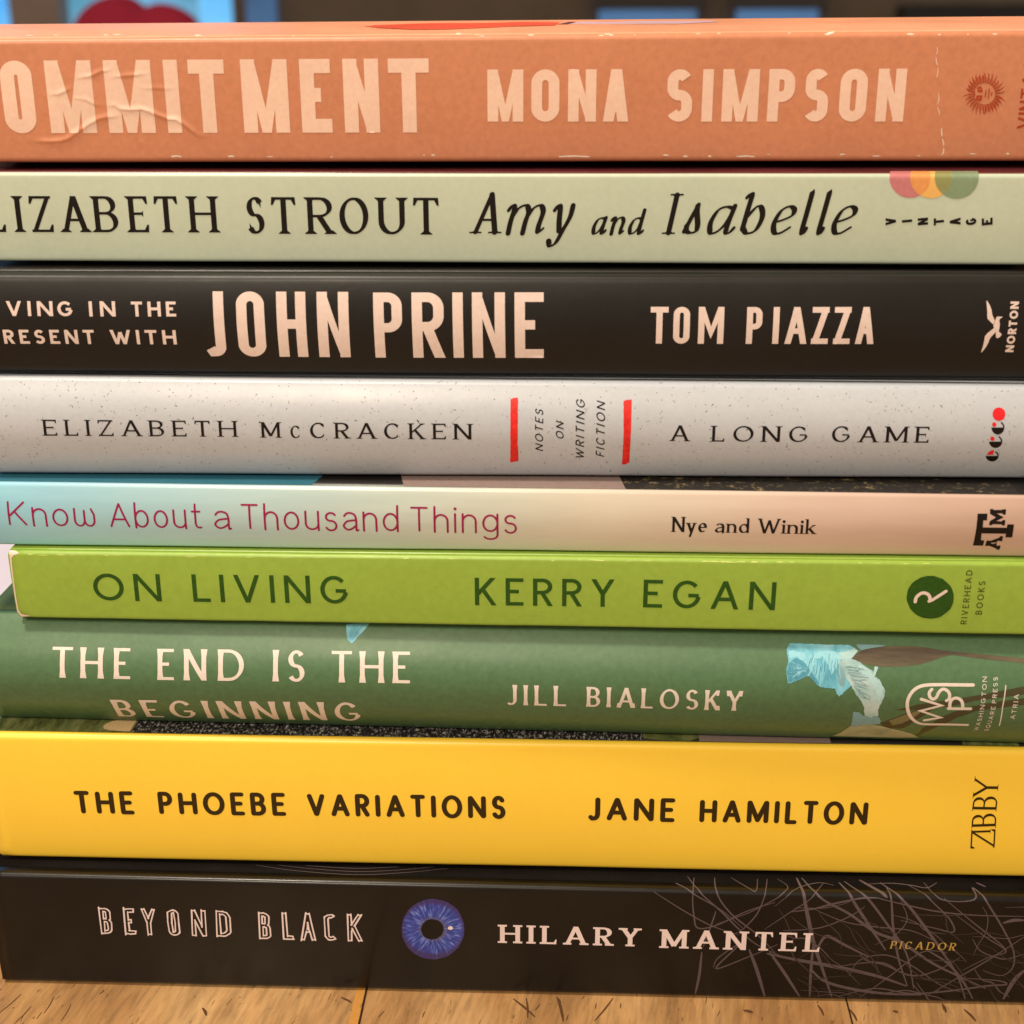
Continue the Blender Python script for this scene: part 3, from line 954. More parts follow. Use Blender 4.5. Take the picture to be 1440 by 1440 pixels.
('P','bare_paper',[(49.61,1.74),(50.66,1.9),(51.67,1.72),(51.39,1.5),(50.89,1.62),(49.84,1.52)]),
('S','bare_paper',[(186.16,19.9),(186.27,19.08),(186.03,18.62)],0.137,True,True),
('S','bare_paper',[(186.07,18.26),(186.28,17.38),(186.57,16.85)],0.137,True,True),
('S','bare_paper',[(186.61,16.5),(186.65,15.5),(186.52,14.85)],0.138,True,True),
('S','bare_paper',[(187.14,12.35),(187.28,11.15),(187.09,10.32)],0.138,True,True),
('S','bare_paper',[(187.13,9.95),(187.55,9.05),(187.65,8.51)],0.139,True,True),
('S','bare_paper',[(188.26,6.33),(188.39,5.41),(188.54,4.86)],0.228,True,True),
('S','bare_paper',[(188.58,4.5),(188.91,3.7),(188.97,3.27)],0.229,True,True),
('S','bare_paper',[(189.01,2.9),(189.05,2.1),(188.76,1.67)],0.23,True,True),
  ],
 },
 'sage': {
  'author_lettering': [
('T','brown_black_ink','ELIZABETH','flare',(2.301,5.744),(1.0,0.001),6.459,46.021,[(0.0,2.777),(4.431,7.244),(8.856,10.918),(12.107,16.029),(17.82,22.44),(23.784,28.056),(30.125,33.534),(34.906,39.002),(41.228,46.021)]),
('T','brown_black_ink','STROUT','flare',(53.695,5.598),(1.0,-0.002),6.547,34.899,[(0.129,3.303),(4.753,8.998),(11.166,15.717),(16.927,22.165),(23.956,28.731),(30.334,34.771)]),
  ],
  'title_lettering': [
('T','brown_black_ink','A','italic',(94.6,5.802),(1.0,0.003),7.046,4.383,None),
('T','brown_black_ink','m','italic',(100.181,5.821),(1.0,0.003),7.038,7.216,None),
('T','brown_black_ink','y','italic',(108.185,5.849),(1.0,0.003),7.031,3.888,None),
('T','brown_black_ink','a','italic_small',(115.709,5.747),(1.0,0.004),4.163,2.599,None),
('T','brown_black_ink','n','italic_small',(118.891,5.758),(1.0,0.004),4.161,2.832,None),
('T','brown_black_ink','d','italic_small',(122.198,5.769),(1.0,0.004),4.159,2.81,None),
('T','brown_black_ink','I','italic',(129.183,5.793),(1.0,0.004),7.075,1.281,None),
('T','brown_black_ink','s','italic',(132.099,5.803),(1.0,0.004),7.071,2.884,None),
('T','brown_black_ink','a','italic',(136.153,5.817),(1.0,0.004),7.065,4.721,None),
('T','brown_black_ink','b','italic',(141.972,5.837),(1.0,0.004),7.059,4.158,None),
('T','brown_black_ink','e','italic',(147.402,5.856),(1.0,0.004),7.053,4.225,None),
('T','brown_black_ink','l','italic',(152.697,5.874),(1.0,0.004),7.049,1.675,None),
('T','brown_black_ink','l','italic',(155.719,5.884),(1.0,0.004),7.046,1.645,None),
('T','brown_black_ink','e','italic',(158.11,5.892),(1.0,0.004),7.041,4.236,None),
  ],
  'publisher_lettering': [
('T','brown_black_ink','V','caption',(169.886,7.605),(-0.088,0.996),1.837,1.255,None),
('T','brown_black_ink','I','caption',(172.692,8.09),(-0.092,0.996),1.81,0.351,None),
('T','brown_black_ink','N','caption',(175.509,7.623),(-0.095,0.995),1.809,1.255,None),
('T','brown_black_ink','T','caption',(178.316,7.632),(-0.099,0.995),1.808,1.254,None),
('T','brown_black_ink','A','caption',(181.221,7.641),(-0.103,0.995),1.893,1.254,None),
('T','brown_black_ink','G','caption',(183.986,7.65),(-0.107,0.994),1.867,1.254,None),
('T','brown_black_ink','E','caption',(186.824,7.659),(-0.11,0.994),1.902,1.254,None),
  ],
  'coloured_discs': [
('P','rose_ink',[(175.19,15.79),(175.19,16.33),(175.76,19.31),(175.73,19.87),(175.52,19.87),(175.26,19.86),(174.95,19.86),(174.59,19.85),(174.2,19.85),(173.77,19.84),(173.32,19.84),(172.86,19.83),(172.39,19.82),(171.91,19.81),(171.45,19.81),(171.0,19.8),(170.57,19.79),(170.18,19.79),(169.82,19.78),(169.51,19.78),(169.25,19.77),(169.04,19.77),(168.77,19.21),(168.12,16.31),(168.06,15.78),(168.12,15.32),(168.25,14.87),(168.43,14.43),(168.67,14.02),(168.96,13.63),(169.3,13.29),(169.67,12.98),(170.08,12.73),(170.52,12.52),(170.98,12.38),(171.44,12.29),(171.91,12.26),(172.38,12.29),(172.83,12.38),(173.26,12.53),(173.66,12.74),(174.02,12.99),(174.35,13.3),(174.63,13.65),(174.85,14.03),(175.02,14.45),(175.14,14.88),(175.19,15.33)]),
('P','amber_ink',[(178.88,15.8),(178.89,16.36),(179.53,19.47),(179.48,19.93),(179.27,19.92),(179.01,19.92),(178.69,19.92),(178.33,19.91),(177.93,19.9),(177.5,19.9),(177.04,19.89),(176.57,19.88),(176.09,19.88),(175.62,19.87),(175.14,19.86),(174.69,19.86),(174.26,19.85),(173.86,19.84),(173.5,19.84),(173.18,19.83),(172.92,19.83),(172.7,19.83),(172.45,19.37),(171.72,16.33),(171.66,15.78),(171.73,15.32),(171.86,14.86),(172.04,14.42),(172.29,14.0),(172.58,13.61),(172.93,13.26),(173.31,12.95),(173.72,12.69),(174.17,12.49),(174.63,12.34),(175.1,12.25),(175.58,12.22),(176.05,12.25),(176.5,12.34),(176.94,12.49),(177.35,12.7),(177.71,12.96),(178.04,13.27),(178.32,13.63),(178.55,14.02),(178.72,14.43),(178.83,14.88),(178.88,15.33)]),
('P','tangerine_ink',[(171.67,15.98),(171.77,16.52),(172.45,19.37),(172.67,19.83),(172.82,19.83),(173.02,19.83),(173.24,19.83),(173.5,19.84),(173.78,19.84),(174.1,19.85),(174.36,19.85),(174.66,19.86),(174.95,19.86),(175.2,19.86),(175.42,19.87),(175.61,19.87),(175.77,19.87),(175.76,19.31),(175.21,16.52),(175.18,15.98),(175.19,15.61),(175.18,15.24),(175.14,14.88),(175.05,14.53),(174.93,14.19),(174.77,13.87),(174.58,13.57),(174.35,13.3),(174.09,13.05),(173.81,12.83),(173.55,12.79),(173.23,13.01),(172.93,13.26),(172.65,13.54),(172.4,13.84),(172.18,14.17),(172.0,14.51),(171.86,14.86),(171.75,15.23),(171.68,15.6)]),
('P','leaf_ink',[(183.52,15.93),(183.67,16.95),(184.35,20.0),(184.19,20.0),(183.97,19.99),(183.68,19.99),(183.35,19.99),(182.97,19.98),(182.55,19.97),(182.1,19.97),(181.62,19.96),(181.12,19.95),(180.62,19.94),(180.11,19.94),(179.62,19.93),(179.14,19.92),(178.68,19.92),(178.26,19.91),(177.88,19.9),(177.55,19.9),(177.27,19.89),(177.04,19.89),(176.88,19.89),(176.08,16.84),(175.91,15.92),(175.97,15.42),(176.11,14.94),(176.31,14.48),(176.57,14.04),(176.89,13.63),(177.25,13.26),(177.65,12.93),(178.09,12.66),(178.56,12.44),(179.05,12.28),(179.55,12.18),(180.05,12.15),(180.54,12.19),(181.02,12.29),(181.48,12.45),(181.91,12.67),(182.3,12.94),(182.64,13.27),(182.93,13.64),(183.17,14.05),(183.35,14.49),(183.46,14.96),(183.51,15.44)]),
('P','olive_ink',[(175.91,15.83),(175.96,16.29),(176.53,18.55),(176.94,19.89),(177.08,19.89),(177.27,19.89),(177.49,19.9),(177.74,19.9),(178.03,19.91),(178.25,19.91),(178.55,19.91),(178.82,19.92),(179.06,19.92),(179.27,19.92),(179.45,19.93),(179.58,19.93),(179.28,18.26),(178.88,16.27),(178.88,15.83),(178.88,15.46),(178.86,15.09),(178.79,14.73),(178.69,14.39),(178.55,14.05),(178.37,13.74),(178.16,13.45),(177.91,13.18),(177.64,12.94),(177.41,13.03),(177.11,13.31),(176.83,13.62),(176.58,13.95),(176.37,14.3),(176.19,14.67),(176.06,15.05),(175.96,15.44)]),
  ],
 },
 'prine': {
  'title_lettering': [
('T','pink_cream_ink','LIVING','geo_bold',(4.317,12.119),(1.0,-0.0),2.689,17.829,[(0.0,1.447),(3.224,3.772),(5.865,8.548),(9.664,10.29),(11.401,14.222),(15.067,17.829)]),
('T','pink_cream_ink','IN','geo_bold',(25.036,12.086),(1.0,0.005),2.737,4.83,[(0.0,0.712),(2.054,4.83)]),
('T','pink_cream_ink','THE','geo_bold',(32.733,12.122),(1.0,0.005),2.672,8.052,None),
('T','pink_cream_ink','PRESENT','geo_bold',(6.222,6.9),(1.0,0.002),2.664,19.32,None),
('T','pink_cream_ink','WITH','geo_bold',(28.47,6.934),(1.0,0.002),2.688,11.96,None),
('T','pink_cream_ink','JOHN','din',(45.592,4.698),(1.0,-0.001),11.994,26.179,[(0.0,3.754),(5.997,11.068),(13.261,18.5),(20.514,26.179)]),
('T','pink_cream_ink','PRINE','din',(76.267,4.641),(1.0,0.005),11.918,30.355,[(0.0,5.101),(6.847,12.627),(14.127,15.839),(17.604,23.475),(25.183,30.355)]),
  ],
  'author_lettering': [
('T','pink_cream_ink','TOM','din_small',(125.601,7.653),(1.0,0.003),6.587,13.005,[(0.0,3.15),(4.057,6.981),(8.49,13.005)]),
('T','pink_cream_ink','PIAZZA','din_small',(142.565,7.717),(1.0,0.004),6.555,22.679,[(0.063,2.808),(4.736,5.563),(6.945,10.817),(11.611,14.566),(15.516,18.437),(19.419,22.679)]),
  ],
  'publisher_mark': [
('P','pink_cream_ink',[(184.52,15.59),(184.76,15.26),(185.06,14.81),(185.27,14.4),(185.46,13.94),(185.69,13.02),(185.93,12.61),(186.21,12.09),(185.99,11.41),(185.53,11.83),(184.91,12.4),(184.79,12.91),(184.77,13.43),(184.62,14.45),(184.48,15.36)]),
('P','pink_cream_ink',[(186.28,12.07),(186.33,12.4),(186.44,12.69),(186.64,12.82),(187.1,12.79),(187.54,12.77),(187.28,12.56),(187.06,12.41),(186.96,12.1),(187.1,11.68),(187.15,11.27),(187.12,10.75),(187.08,10.17),(187.4,9.96),(187.66,9.7),(187.48,9.27),(187.19,9.08),(186.94,9.0),(186.75,9.16),(186.64,9.59),(186.59,10.11),(186.19,9.64),(185.82,9.21),(185.62,8.73),(185.49,8.13),(185.3,7.64),(185.1,7.21),(184.8,6.71),(184.46,6.29),(184.55,6.98),(184.67,7.64),(184.74,8.51),(184.76,9.36),(185.17,9.9),(185.69,10.37),(186.21,10.83),(186.02,11.11),(186.09,11.47)]),
  ],
  'publisher_lettering': [
('T','pink_cream_ink','NORTON','geo_heavy',(190.151,6.465),(0.0,1.0),1.458,8.941,None),
  ],
 },
 'speckled': {
  'author_lettering': [
('T','brown_black_ink','ELIZABETH','old',(11.238,9.494),(1.0,0.001),2.931,35.523,None),
('T','brown_black_ink','M','old',(51.366,9.412),(1.0,-0.0),2.877,3.35,None),
('T','brown_black_ink','C','old',(56.672,9.356),(1.0,0.008),2.327,1.951,None),
('T','brown_black_ink','CRACKEN','old',(60.265,9.356),(1.0,-0.001),2.935,29.373,None),
  ],
  'title_lettering': [
('T','brown_black_ink','A','old',(125.658,9.331),(1.0,-0.005),2.98,3.222,None),
('T','brown_black_ink','LONG','old',(133.078,9.29),(1.0,0.001),2.986,17.156,None),
('T','brown_black_ink','GAME','old',(154.483,9.346),(1.0,-0.0),3.052,17.235,None),
('P','brown_black_ink',[(79.69,12.96),(80.01,12.83),(80.26,12.45),(80.07,12.38)]),
  ],
  'subtitle_lettering': [
('T','brown_black_ink','NOTES','hand',(102.651,7.044),(0.0,1.0),1.481,7.772,None),
('T','brown_black_ink','ON','hand',(106.357,9.459),(0.0,1.0),1.445,3.137,None),
('T','brown_black_ink','WRITING','hand',(110.113,5.276),(0.0,1.0),1.61,11.408,None),
('T','brown_black_ink','FICTION','hand',(113.797,5.878),(0.0,1.0),1.595,10.386,None),
  ],
  'brush_stroke': [
('P','red_ink',[(96.69,16.74),(96.85,16.83),(96.93,16.86),(97.05,16.88),(97.11,16.98),(97.28,17.0),(97.43,17.05),(97.57,17.01),(97.71,17.01),(97.92,17.11),(98.01,17.08),(98.09,16.25),(98.05,15.41),(98.04,14.59),(98.07,13.73),(98.06,12.91),(98.04,12.25),(98.03,11.63),(98.06,10.93),(98.03,10.29),(98.04,9.55),(98.0,8.72),(98.07,7.79),(98.11,6.88),(98.12,5.87),(98.09,4.85),(97.99,4.78),(97.82,4.76),(97.64,4.76),(97.56,4.7),(97.37,4.64),(97.25,4.58),(97.06,4.57),(96.9,4.49),(96.74,4.5),(96.58,4.49),(96.57,5.19),(96.67,5.93),(96.65,6.68),(96.68,7.29),(96.72,8.0),(96.73,8.66),(96.7,9.22),(96.7,9.88),(96.67,10.47),(96.72,11.11),(96.72,11.63),(96.73,12.21),(96.73,12.81),(96.72,13.39),(96.68,13.92),(96.72,14.54),(96.72,15.08),(96.71,15.65),(96.72,16.19)]),
  ],
  'brush_stroke.001': [
('P','red_ink',[(117.07,16.59),(117.13,16.7),(117.33,16.7),(117.45,16.78),(117.58,16.8),(117.71,16.88),(117.87,16.87),(118.06,16.84),(118.24,16.88),(118.37,16.92),(118.5,16.95),(118.52,16.22),(118.51,15.48),(118.51,14.81),(118.48,14.15),(118.48,13.44),(118.48,12.76),(118.48,12.21),(118.48,11.55),(118.46,10.91),(118.45,10.28),(118.41,9.7),(118.45,9.19),(118.42,8.55),(118.39,7.96),(118.39,7.3),(118.37,6.8),(118.35,6.28),(118.38,5.78),(118.34,5.19),(118.34,4.67),(118.18,4.6),(118.1,4.53),(117.99,4.43),(117.87,4.33),(117.75,4.2),(117.57,4.2),(117.44,4.17),(117.26,4.19),(117.14,4.09),(117.0,4.17),(117.04,4.78),(117.06,5.5),(117.07,6.15),(117.09,6.75),(117.08,7.3),(117.08,8.07),(117.15,8.82),(117.12,9.46),(117.15,10.17),(117.14,10.87),(117.13,11.47),(117.11,12.07),(117.09,12.7),(117.08,13.35),(117.12,13.97),(117.06,14.46),(117.06,15.05),(117.1,15.58),(117.01,16.1)]),
  ],
  'publisher_mark': [
('P','logo_red_ink',[(185.03,14.83),(185.01,15.02),(184.97,15.21),(184.9,15.39),(184.81,15.55),(184.69,15.7),(184.55,15.82),(184.4,15.92),(184.24,15.99),(184.06,16.04),(183.89,16.05),(183.71,16.04),(183.54,15.99),(183.37,15.91),(183.22,15.81),(183.09,15.68),(182.97,15.53),(182.88,15.37),(182.82,15.19),(182.78,15.0),(182.77,14.81),(182.78,14.61),(182.83,14.43),(182.9,14.25),(183.0,14.08),(183.12,13.94),(183.26,13.81),(183.42,13.71),(183.59,13.64),(183.76,13.6),(183.94,13.58),(184.12,13.6),(184.29,13.65),(184.45,13.72),(184.6,13.82),(184.73,13.95),(184.84,14.1),(184.92,14.27),(184.99,14.44),(185.02,14.63)]),
('P','logo_red_ink',[(183.54,12.9),(183.51,13.03),(183.45,13.15),(183.36,13.24),(183.25,13.3),(183.13,13.32),(183.01,13.3),(182.91,13.24),(182.83,13.14),(182.78,13.03),(182.77,12.9),(182.8,12.77),(182.86,12.65),(182.95,12.56),(183.06,12.5),(183.18,12.48),(183.3,12.5),(183.4,12.56),(183.48,12.66),(183.53,12.77)]),
('P','logo_red_ink',[(183.43,10.23),(183.4,10.36),(183.33,10.48),(183.24,10.57),(183.12,10.63),(183.0,10.65),(182.89,10.63),(182.78,10.57),(182.71,10.47),(182.67,10.36),(182.66,10.23),(182.7,10.1),(182.76,9.98),(182.86,9.88),(182.97,9.82),(183.1,9.8),(183.21,9.83),(183.31,9.89),(183.39,9.98),(183.43,10.1)]),
('P','logo_red_ink',[(182.51,6.87),(182.62,7.26),(182.83,7.6),(183.23,7.87),(183.67,7.94),(183.66,7.45),(183.62,6.94)]),
('P','brown_black_ink',[(182.68,12.35),(182.7,12.18),(182.75,12.01),(182.81,11.85),(182.88,11.7),(182.98,11.56),(183.09,11.43),(183.21,11.32),(183.34,11.23),(183.48,11.15),(183.63,11.1),(183.77,11.06),(183.92,11.05),(184.07,11.07),(184.21,11.1),(184.35,11.16),(184.47,11.23),(184.59,11.33),(184.69,11.44),(184.78,11.57),(184.85,11.72),(184.9,11.87),(184.94,12.03),(184.95,12.2),(184.95,12.36)]),
('S','brown_black_ink',[(184.86,12.33),(184.82,12.68),(184.63,13.03),(184.39,13.28)],0.244,True,False),
('P','brown_black_ink',[(182.53,9.66),(182.56,9.5),(182.61,9.34),(182.67,9.18),(182.76,9.03),(182.86,8.9),(182.98,8.77),(183.11,8.66),(183.25,8.57),(183.39,8.49),(183.54,8.44),(183.7,8.41),(183.85,8.4),(184.0,8.41),(184.14,8.44),(184.28,8.5),(184.4,8.58),(184.52,8.67),(184.61,8.78),(184.7,8.91),(184.76,9.05),(184.81,9.2),(184.84,9.36),(184.84,9.52),(184.83,9.68)]),
('S','brown_black_ink',[(184.75,9.64),(184.68,9.99),(184.47,10.32),(184.21,10.57)],0.245,True,False),
('P','brown_black_ink',[(182.36,6.68),(182.4,6.52),(182.46,6.36),(182.53,6.21),(182.63,6.06),(182.74,5.92),(182.86,5.79),(182.99,5.68),(183.13,5.59),(183.28,5.52),(183.43,5.46),(183.59,5.43),(183.74,5.42),(183.89,5.43),(184.03,5.47),(184.16,5.52),(184.28,5.6),(184.38,5.7),(184.48,5.81),(184.55,5.93),(184.61,6.07),(184.65,6.22),(184.67,6.38),(184.67,6.54),(184.65,6.7)]),
('S','brown_black_ink',[(184.57,6.66),(184.48,7.0),(184.26,7.33),(183.99,7.56)],0.246,True,False),
  ],
 },
 'thousand': {
  'title_lettering': [
('T','crimson_ink','Know','soft',(8.519,4.837),(1.0,-0.008),4.641,16.468,None),
('T','crimson_ink','About','soft',(27.659,4.658),(1.0,-0.001),4.71,17.306,None),
('T','crimson_ink','a','soft',(47.237,4.601),(1.0,0.0),4.736,2.908,None),
('T','crimson_ink','Thousand','soft',(52.321,4.627),(1.0,-0.001),4.849,29.084,None),
('T','crimson_ink','Things','soft',(83.563,4.544),(1.0,-0.001),4.808,19.482,None),
  ],
  'author_lettering': [
('T','brown_black_ink','Nye','old_lower',(131.127,5.165),(1.0,0.003),2.955,6.267,None),
('T','brown_black_ink','and','old_lower',(138.794,5.142),(1.0,0.0),2.887,6.092,None),
('T','brown_black_ink','Winik','old_lower',(146.564,5.106),(1.0,-0.004),2.895,10.206,None),
  ],
  'publisher_mark': [
('P','brown_black_ink',[(185.06,9.42),(186.79,9.45),(186.78,8.2),(186.15,8.19),(186.17,6.82),(190.36,6.82),(190.41,7.49),(191.57,7.48),(191.55,4.87),(190.36,4.89),(190.34,5.62),(186.1,5.63),(186.15,4.24),(186.76,4.15),(186.74,3.03),(184.92,3.02),(185.04,6.5)]),
('P','brown_black_ink',[(187.2,10.31),(187.66,10.32),(187.86,10.14),(189.26,10.16),(189.41,10.28),(189.99,10.29),(189.96,9.3),(189.53,9.32),(189.29,9.54),(188.36,9.51),(189.68,8.81),(188.38,8.08),(189.39,8.02),(189.52,8.29),(189.99,8.28),(189.97,7.25),(189.54,7.26),(189.36,7.47),(187.85,7.48),(187.75,7.3),(187.2,7.29),(187.28,8.04),(188.34,8.76),(187.21,9.43)]),
('P','brown_black_ink',[(187.19,4.16),(187.9,4.12),(189.32,4.83),(189.43,5.15),(189.96,5.09),(189.9,4.03),(189.07,4.14),(189.04,3.8),(188.04,3.71),(188.07,3.5),(188.58,3.48),(189.03,3.69),(189.06,3.19),(189.33,2.97),(189.42,3.12),(189.83,3.05),(189.75,2.12),(189.23,2.2),(189.03,2.45),(187.84,3.0),(187.06,2.98)]),
  ],
  'cover_picture': [
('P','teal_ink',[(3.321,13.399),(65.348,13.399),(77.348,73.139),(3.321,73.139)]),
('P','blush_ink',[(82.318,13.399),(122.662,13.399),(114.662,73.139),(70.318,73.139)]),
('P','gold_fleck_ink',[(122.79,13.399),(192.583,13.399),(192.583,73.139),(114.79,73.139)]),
  ],
 },
 'living': {
  'title_lettering': [
('T','forest_ink','ON','geo',(15.613,4.517),(1.0,0.0),5.579,12.85,None),
('T','forest_ink','LIVING','geo',(34.474,4.541),(1.0,0.002),5.622,29.268,None),
  ],
  'author_lettering': [
('T','forest_ink','KERRY','geo',(87.297,4.752),(1.0,0.001),5.479,25.589,None),
('T','forest_ink','EGAN','geo',(118.207,4.8),(1.0,-0.007),5.504,24.007,None),
  ],
  'publisher_mark': [
('P','forest_ink',[(174.05,7.71),(173.98,8.3),(173.78,8.87),(173.54,9.42),(173.21,9.92),(172.77,10.35),(172.31,10.74),(171.84,11.15),(171.27,11.36),(170.7,11.55),(170.12,11.74),(169.51,11.72),(168.92,11.71),(168.35,11.55),(167.8,11.35),(167.33,11.03),(166.85,10.71),(166.44,10.31),(166.15,9.82),(165.89,9.31),(165.74,8.75),(165.72,8.17),(165.66,7.58),(165.77,6.99),(165.98,6.42),(166.27,5.88),(166.54,5.32),(166.98,4.86),(167.43,4.43),(167.94,4.06),(168.51,3.79),(169.1,3.56),(169.71,3.5),(170.32,3.42),(170.91,3.51),(171.5,3.6),(172.04,3.83),(172.49,4.2),(172.93,4.57),(173.32,4.99),(173.69,5.43),(173.87,5.99),(174.04,6.54),(174.08,7.13)]),
  ],
  'publisher_mark_letter': [
('S','pink_cream_ink',[(167.3,6.72),(167.43,7.61),(168.15,8.35),(168.93,8.44),(169.64,7.99),(169.99,6.98)],0.597,True,False),
('S','pink_cream_ink',[(169.75,6.88),(170.37,7.18),(172.58,8.87)],0.562,False,False),
  ],
  'publisher_lettering': [
('T','moss_ink','RIVERHEAD','geo_small',(176.924,2.459),(0.0,1.0),1.135,10.43,None),
('T','moss_ink','BOOKS','geo_small',(179.401,4.42),(0.0,1.0),1.177,6.43,None),
  ],
  'worn_edge': [
('P','lime_worn',[(135.71,13.9),(135.99,14.0),(136.31,13.96),(136.5,13.88),(136.19,13.81),(135.91,13.84)]),
('P','lime_worn',[(127.93,13.85),(128.75,13.91),(129.69,13.9),(130.28,13.86),(129.34,13.83),(128.52,13.83)]),
('P','lime_worn',[(137.21,13.85),(137.42,13.92),(137.65,13.9),(137.8,13.83),(137.57,13.79),(137.36,13.81)]),
('P','lime_worn',[(138.79,13.88),(139.49,13.94),(140.28,13.93),(140.78,13.88),(139.99,13.85),(139.29,13.85)]),
('P','lime_worn',[(131.89,13.94),(132.43,14.05),(133.05,14.02),(133.43,13.94),(132.81,13.86),(132.27,13.88)]),
('P','lime_worn',[(137.41,13.82),(137.86,13.91),(138.38,13.88),(138.7,13.81),(138.19,13.74),(137.74,13.76)]),
('P','lime_worn',[(129.62,13.9),(130.29,14.0),(131.04,13.97),(131.51,13.9),(130.76,13.83),(130.1,13.85)]),
('P','lime_worn',[(134.95,13.96),(135.32,14.01),(135.74,14.0),(136.0,13.94),(135.58,13.91),(135.21,13.92)]),
('P','lime_worn',[(132.86,13.8),(133.18,13.9),(133.55,13.87),(133.78,13.79),(133.42,13.72),(133.09,13.74)]),
('P','lime_worn',[(141.83,13.97),(142.29,14.05),(142.8,14.03),(143.11,13.96),(142.6,13.91),(142.15,13.93)]),
('P','lime_worn',[(128.18,13.87),(129.01,13.93),(129.96,13.92),(130.55,13.87),(129.6,13.84),(128.78,13.84)]),
('P','lime_worn',[(137.31,13.95),(137.91,14.05),(138.58,14.02),(139.0,13.94),(138.33,13.86),(137.73,13.89)]),
('P','lime_worn',[(131.78,13.97),(132.02,14.05),(132.3,14.02),(132.47,13.95),(132.19,13.9),(131.95,13.92)]),
('P','lime_worn',[(128.51,13.94),(129.05,14.05),(129.66,14.02),(130.04,13.94),(129.43,13.86),(128.89,13.88)]),
('P','lime_worn',[(134.54,13.89),(135.18,13.94),(135.91,13.93),(136.36,13.88),(135.63,13.86),(135.0,13.86)]),
('P','lime_worn',[(108.78,13.9),(109.41,14.01),(110.12,13.97),(110.56,13.89),(109.85,13.81),(109.23,13.83)]),
('P','lime_worn',[(11.26,13.67),(11.91,13.73),(12.65,13.72),(13.11,13.67),(12.37,13.63),(11.72,13.64)]),
('P','lime_worn',[(51.1,13.63),(52.02,13.69),(53.08,13.69),(53.74,13.64),(52.68,13.6),(51.76,13.61)]),
('P','lime_worn',[(131.86,13.77),(132.21,13.86),(132.61,13.83),(132.86,13.76),(132.46,13.7),(132.11,13.72)]),
('P','lime_worn',[(9.08,13.71),(9.78,13.8),(10.58,13.77),(11.07,13.7),(10.27,13.64),(9.57,13.66)]),
('P','lime_worn',[(144.13,13.97),(144.56,14.07),(145.05,14.04),(145.35,13.96),(144.86,13.88),(144.44,13.91)]),
('P','lime_worn',[(109.79,13.84),(110.26,13.95),(110.8,13.92),(111.13,13.83),(110.6,13.75),(110.12,13.77)]),
('P','lime_worn',[(107.61,13.93),(108.37,13.99),(109.24,13.98),(109.78,13.92),(108.92,13.88),(108.16,13.89)]),
('P','lime_worn',[(82.25,13.85),(82.76,13.92),(83.34,13.9),(83.71,13.84),(83.13,13.8),(82.62,13.81)]),
('P','lime_worn',[(18.37,13.67),(18.63,13.77),(18.94,13.73),(19.12,13.65),(18.82,13.58),(18.55,13.61)]),
('P','lime_worn',[(5.58,13.61),(6.38,13.69),(7.3,13.68),(7.87,13.61),(6.94,13.55),(6.14,13.56)]),
('P','lime_worn',[(132.06,13.91),(132.77,13.99),(133.58,13.97),(134.08,13.91),(133.27,13.86),(132.57,13.87)]),
('P','lime_worn',[(44.76,13.64),(45.25,13.71),(45.8,13.69),(46.14,13.63),(45.59,13.58),(45.1,13.59)]),
('P','lime_worn',[(158.99,13.93),(159.64,13.99),(160.38,13.97),(160.84,13.92),(160.1,13.89),(159.45,13.9)]),
('P','lime_worn',[(156.66,13.95),(156.88,14.06),(157.12,14.02),(157.27,13.94),(157.02,13.86),(156.81,13.89)]),
('P','lime_worn',[(33.23,13.61),(34.16,13.71),(35.22,13.69),(35.88,13.62),(34.81,13.55),(33.89,13.56)]),
('P','lime_worn',[(3.66,13.77),(4.01,13.84),(4.41,13.82),(4.66,13.76),(4.26,13.71),(3.91,13.73)]),
('P','lime_worn',[(114.8,13.74),(115.24,13.8),(115.74,13.78),(116.05,13.73),(115.55,13.7),(115.12,13.71)]),
('P','lime_worn',[(106.08,13.91),(106.32,13.98),(106.6,13.96),(106.78,13.89),(106.5,13.84),(106.25,13.86)]),
('P','lime_worn',[(129.94,13.95),(130.44,14.04),(131.01,14.02),(131.37,13.94),(130.8,13.88),(130.29,13.9)]),
('P','lime_worn',[(141.72,13.9),(142.53,13.96),(143.45,13.95),(144.03,13.9),(143.1,13.86),(142.29,13.87)]),
('P','lime_worn',[(133.0,13.81),(133.8,13.89),(134.73,13.87),(135.31,13.81),(134.38,13.75),(133.57,13.76)]),
('P','lime_worn',[(19.88,13.79),(20.46,13.85),(21.13,13.84),(21.55,13.79),(20.88,13.75),(20.3,13.76)]),
('P','lime_worn',[(117.64,13.93),(118.39,13.99),(119.23,13.98),(119.76,13.93),(118.92,13.89),(118.17,13.89)]),
('P','lime_worn',[(3.61,13.74),(4.14,13.83),(4.76,13.8),(5.14,13.74),(4.53,13.68),(3.99,13.69)]),
('P','lime_worn',[(73.88,13.85),(74.41,13.96),(75.03,13.92),(75.42,13.84),(74.8,13.76),(74.26,13.78)]),
('P','lime_worn',[(101.32,13.73),(101.52,13.84),(101.75,13.8),(101.9,13.71),(101.67,13.63),(101.46,13.66)]),
('P','lime_worn',[(164.29,13.9),(164.84,13.98),(165.46,13.96),(165.85,13.89),(165.22,13.84),(164.68,13.86)]),
('P','lime_worn',[(167.8,14.0),(168.44,14.09),(169.16,14.07),(169.6,14.0),(168.88,13.94),(168.25,13.96)]),
('P','lime_worn',[(57.35,13.7),(58.07,13.76),(58.89,13.75),(59.4,13.7),(58.58,13.67),(57.86,13.68)]),
('P','lime_worn',[(130.53,13.87),(131.06,13.96),(131.67,13.93),(132.05,13.86),(131.44,13.8),(130.91,13.82)]),
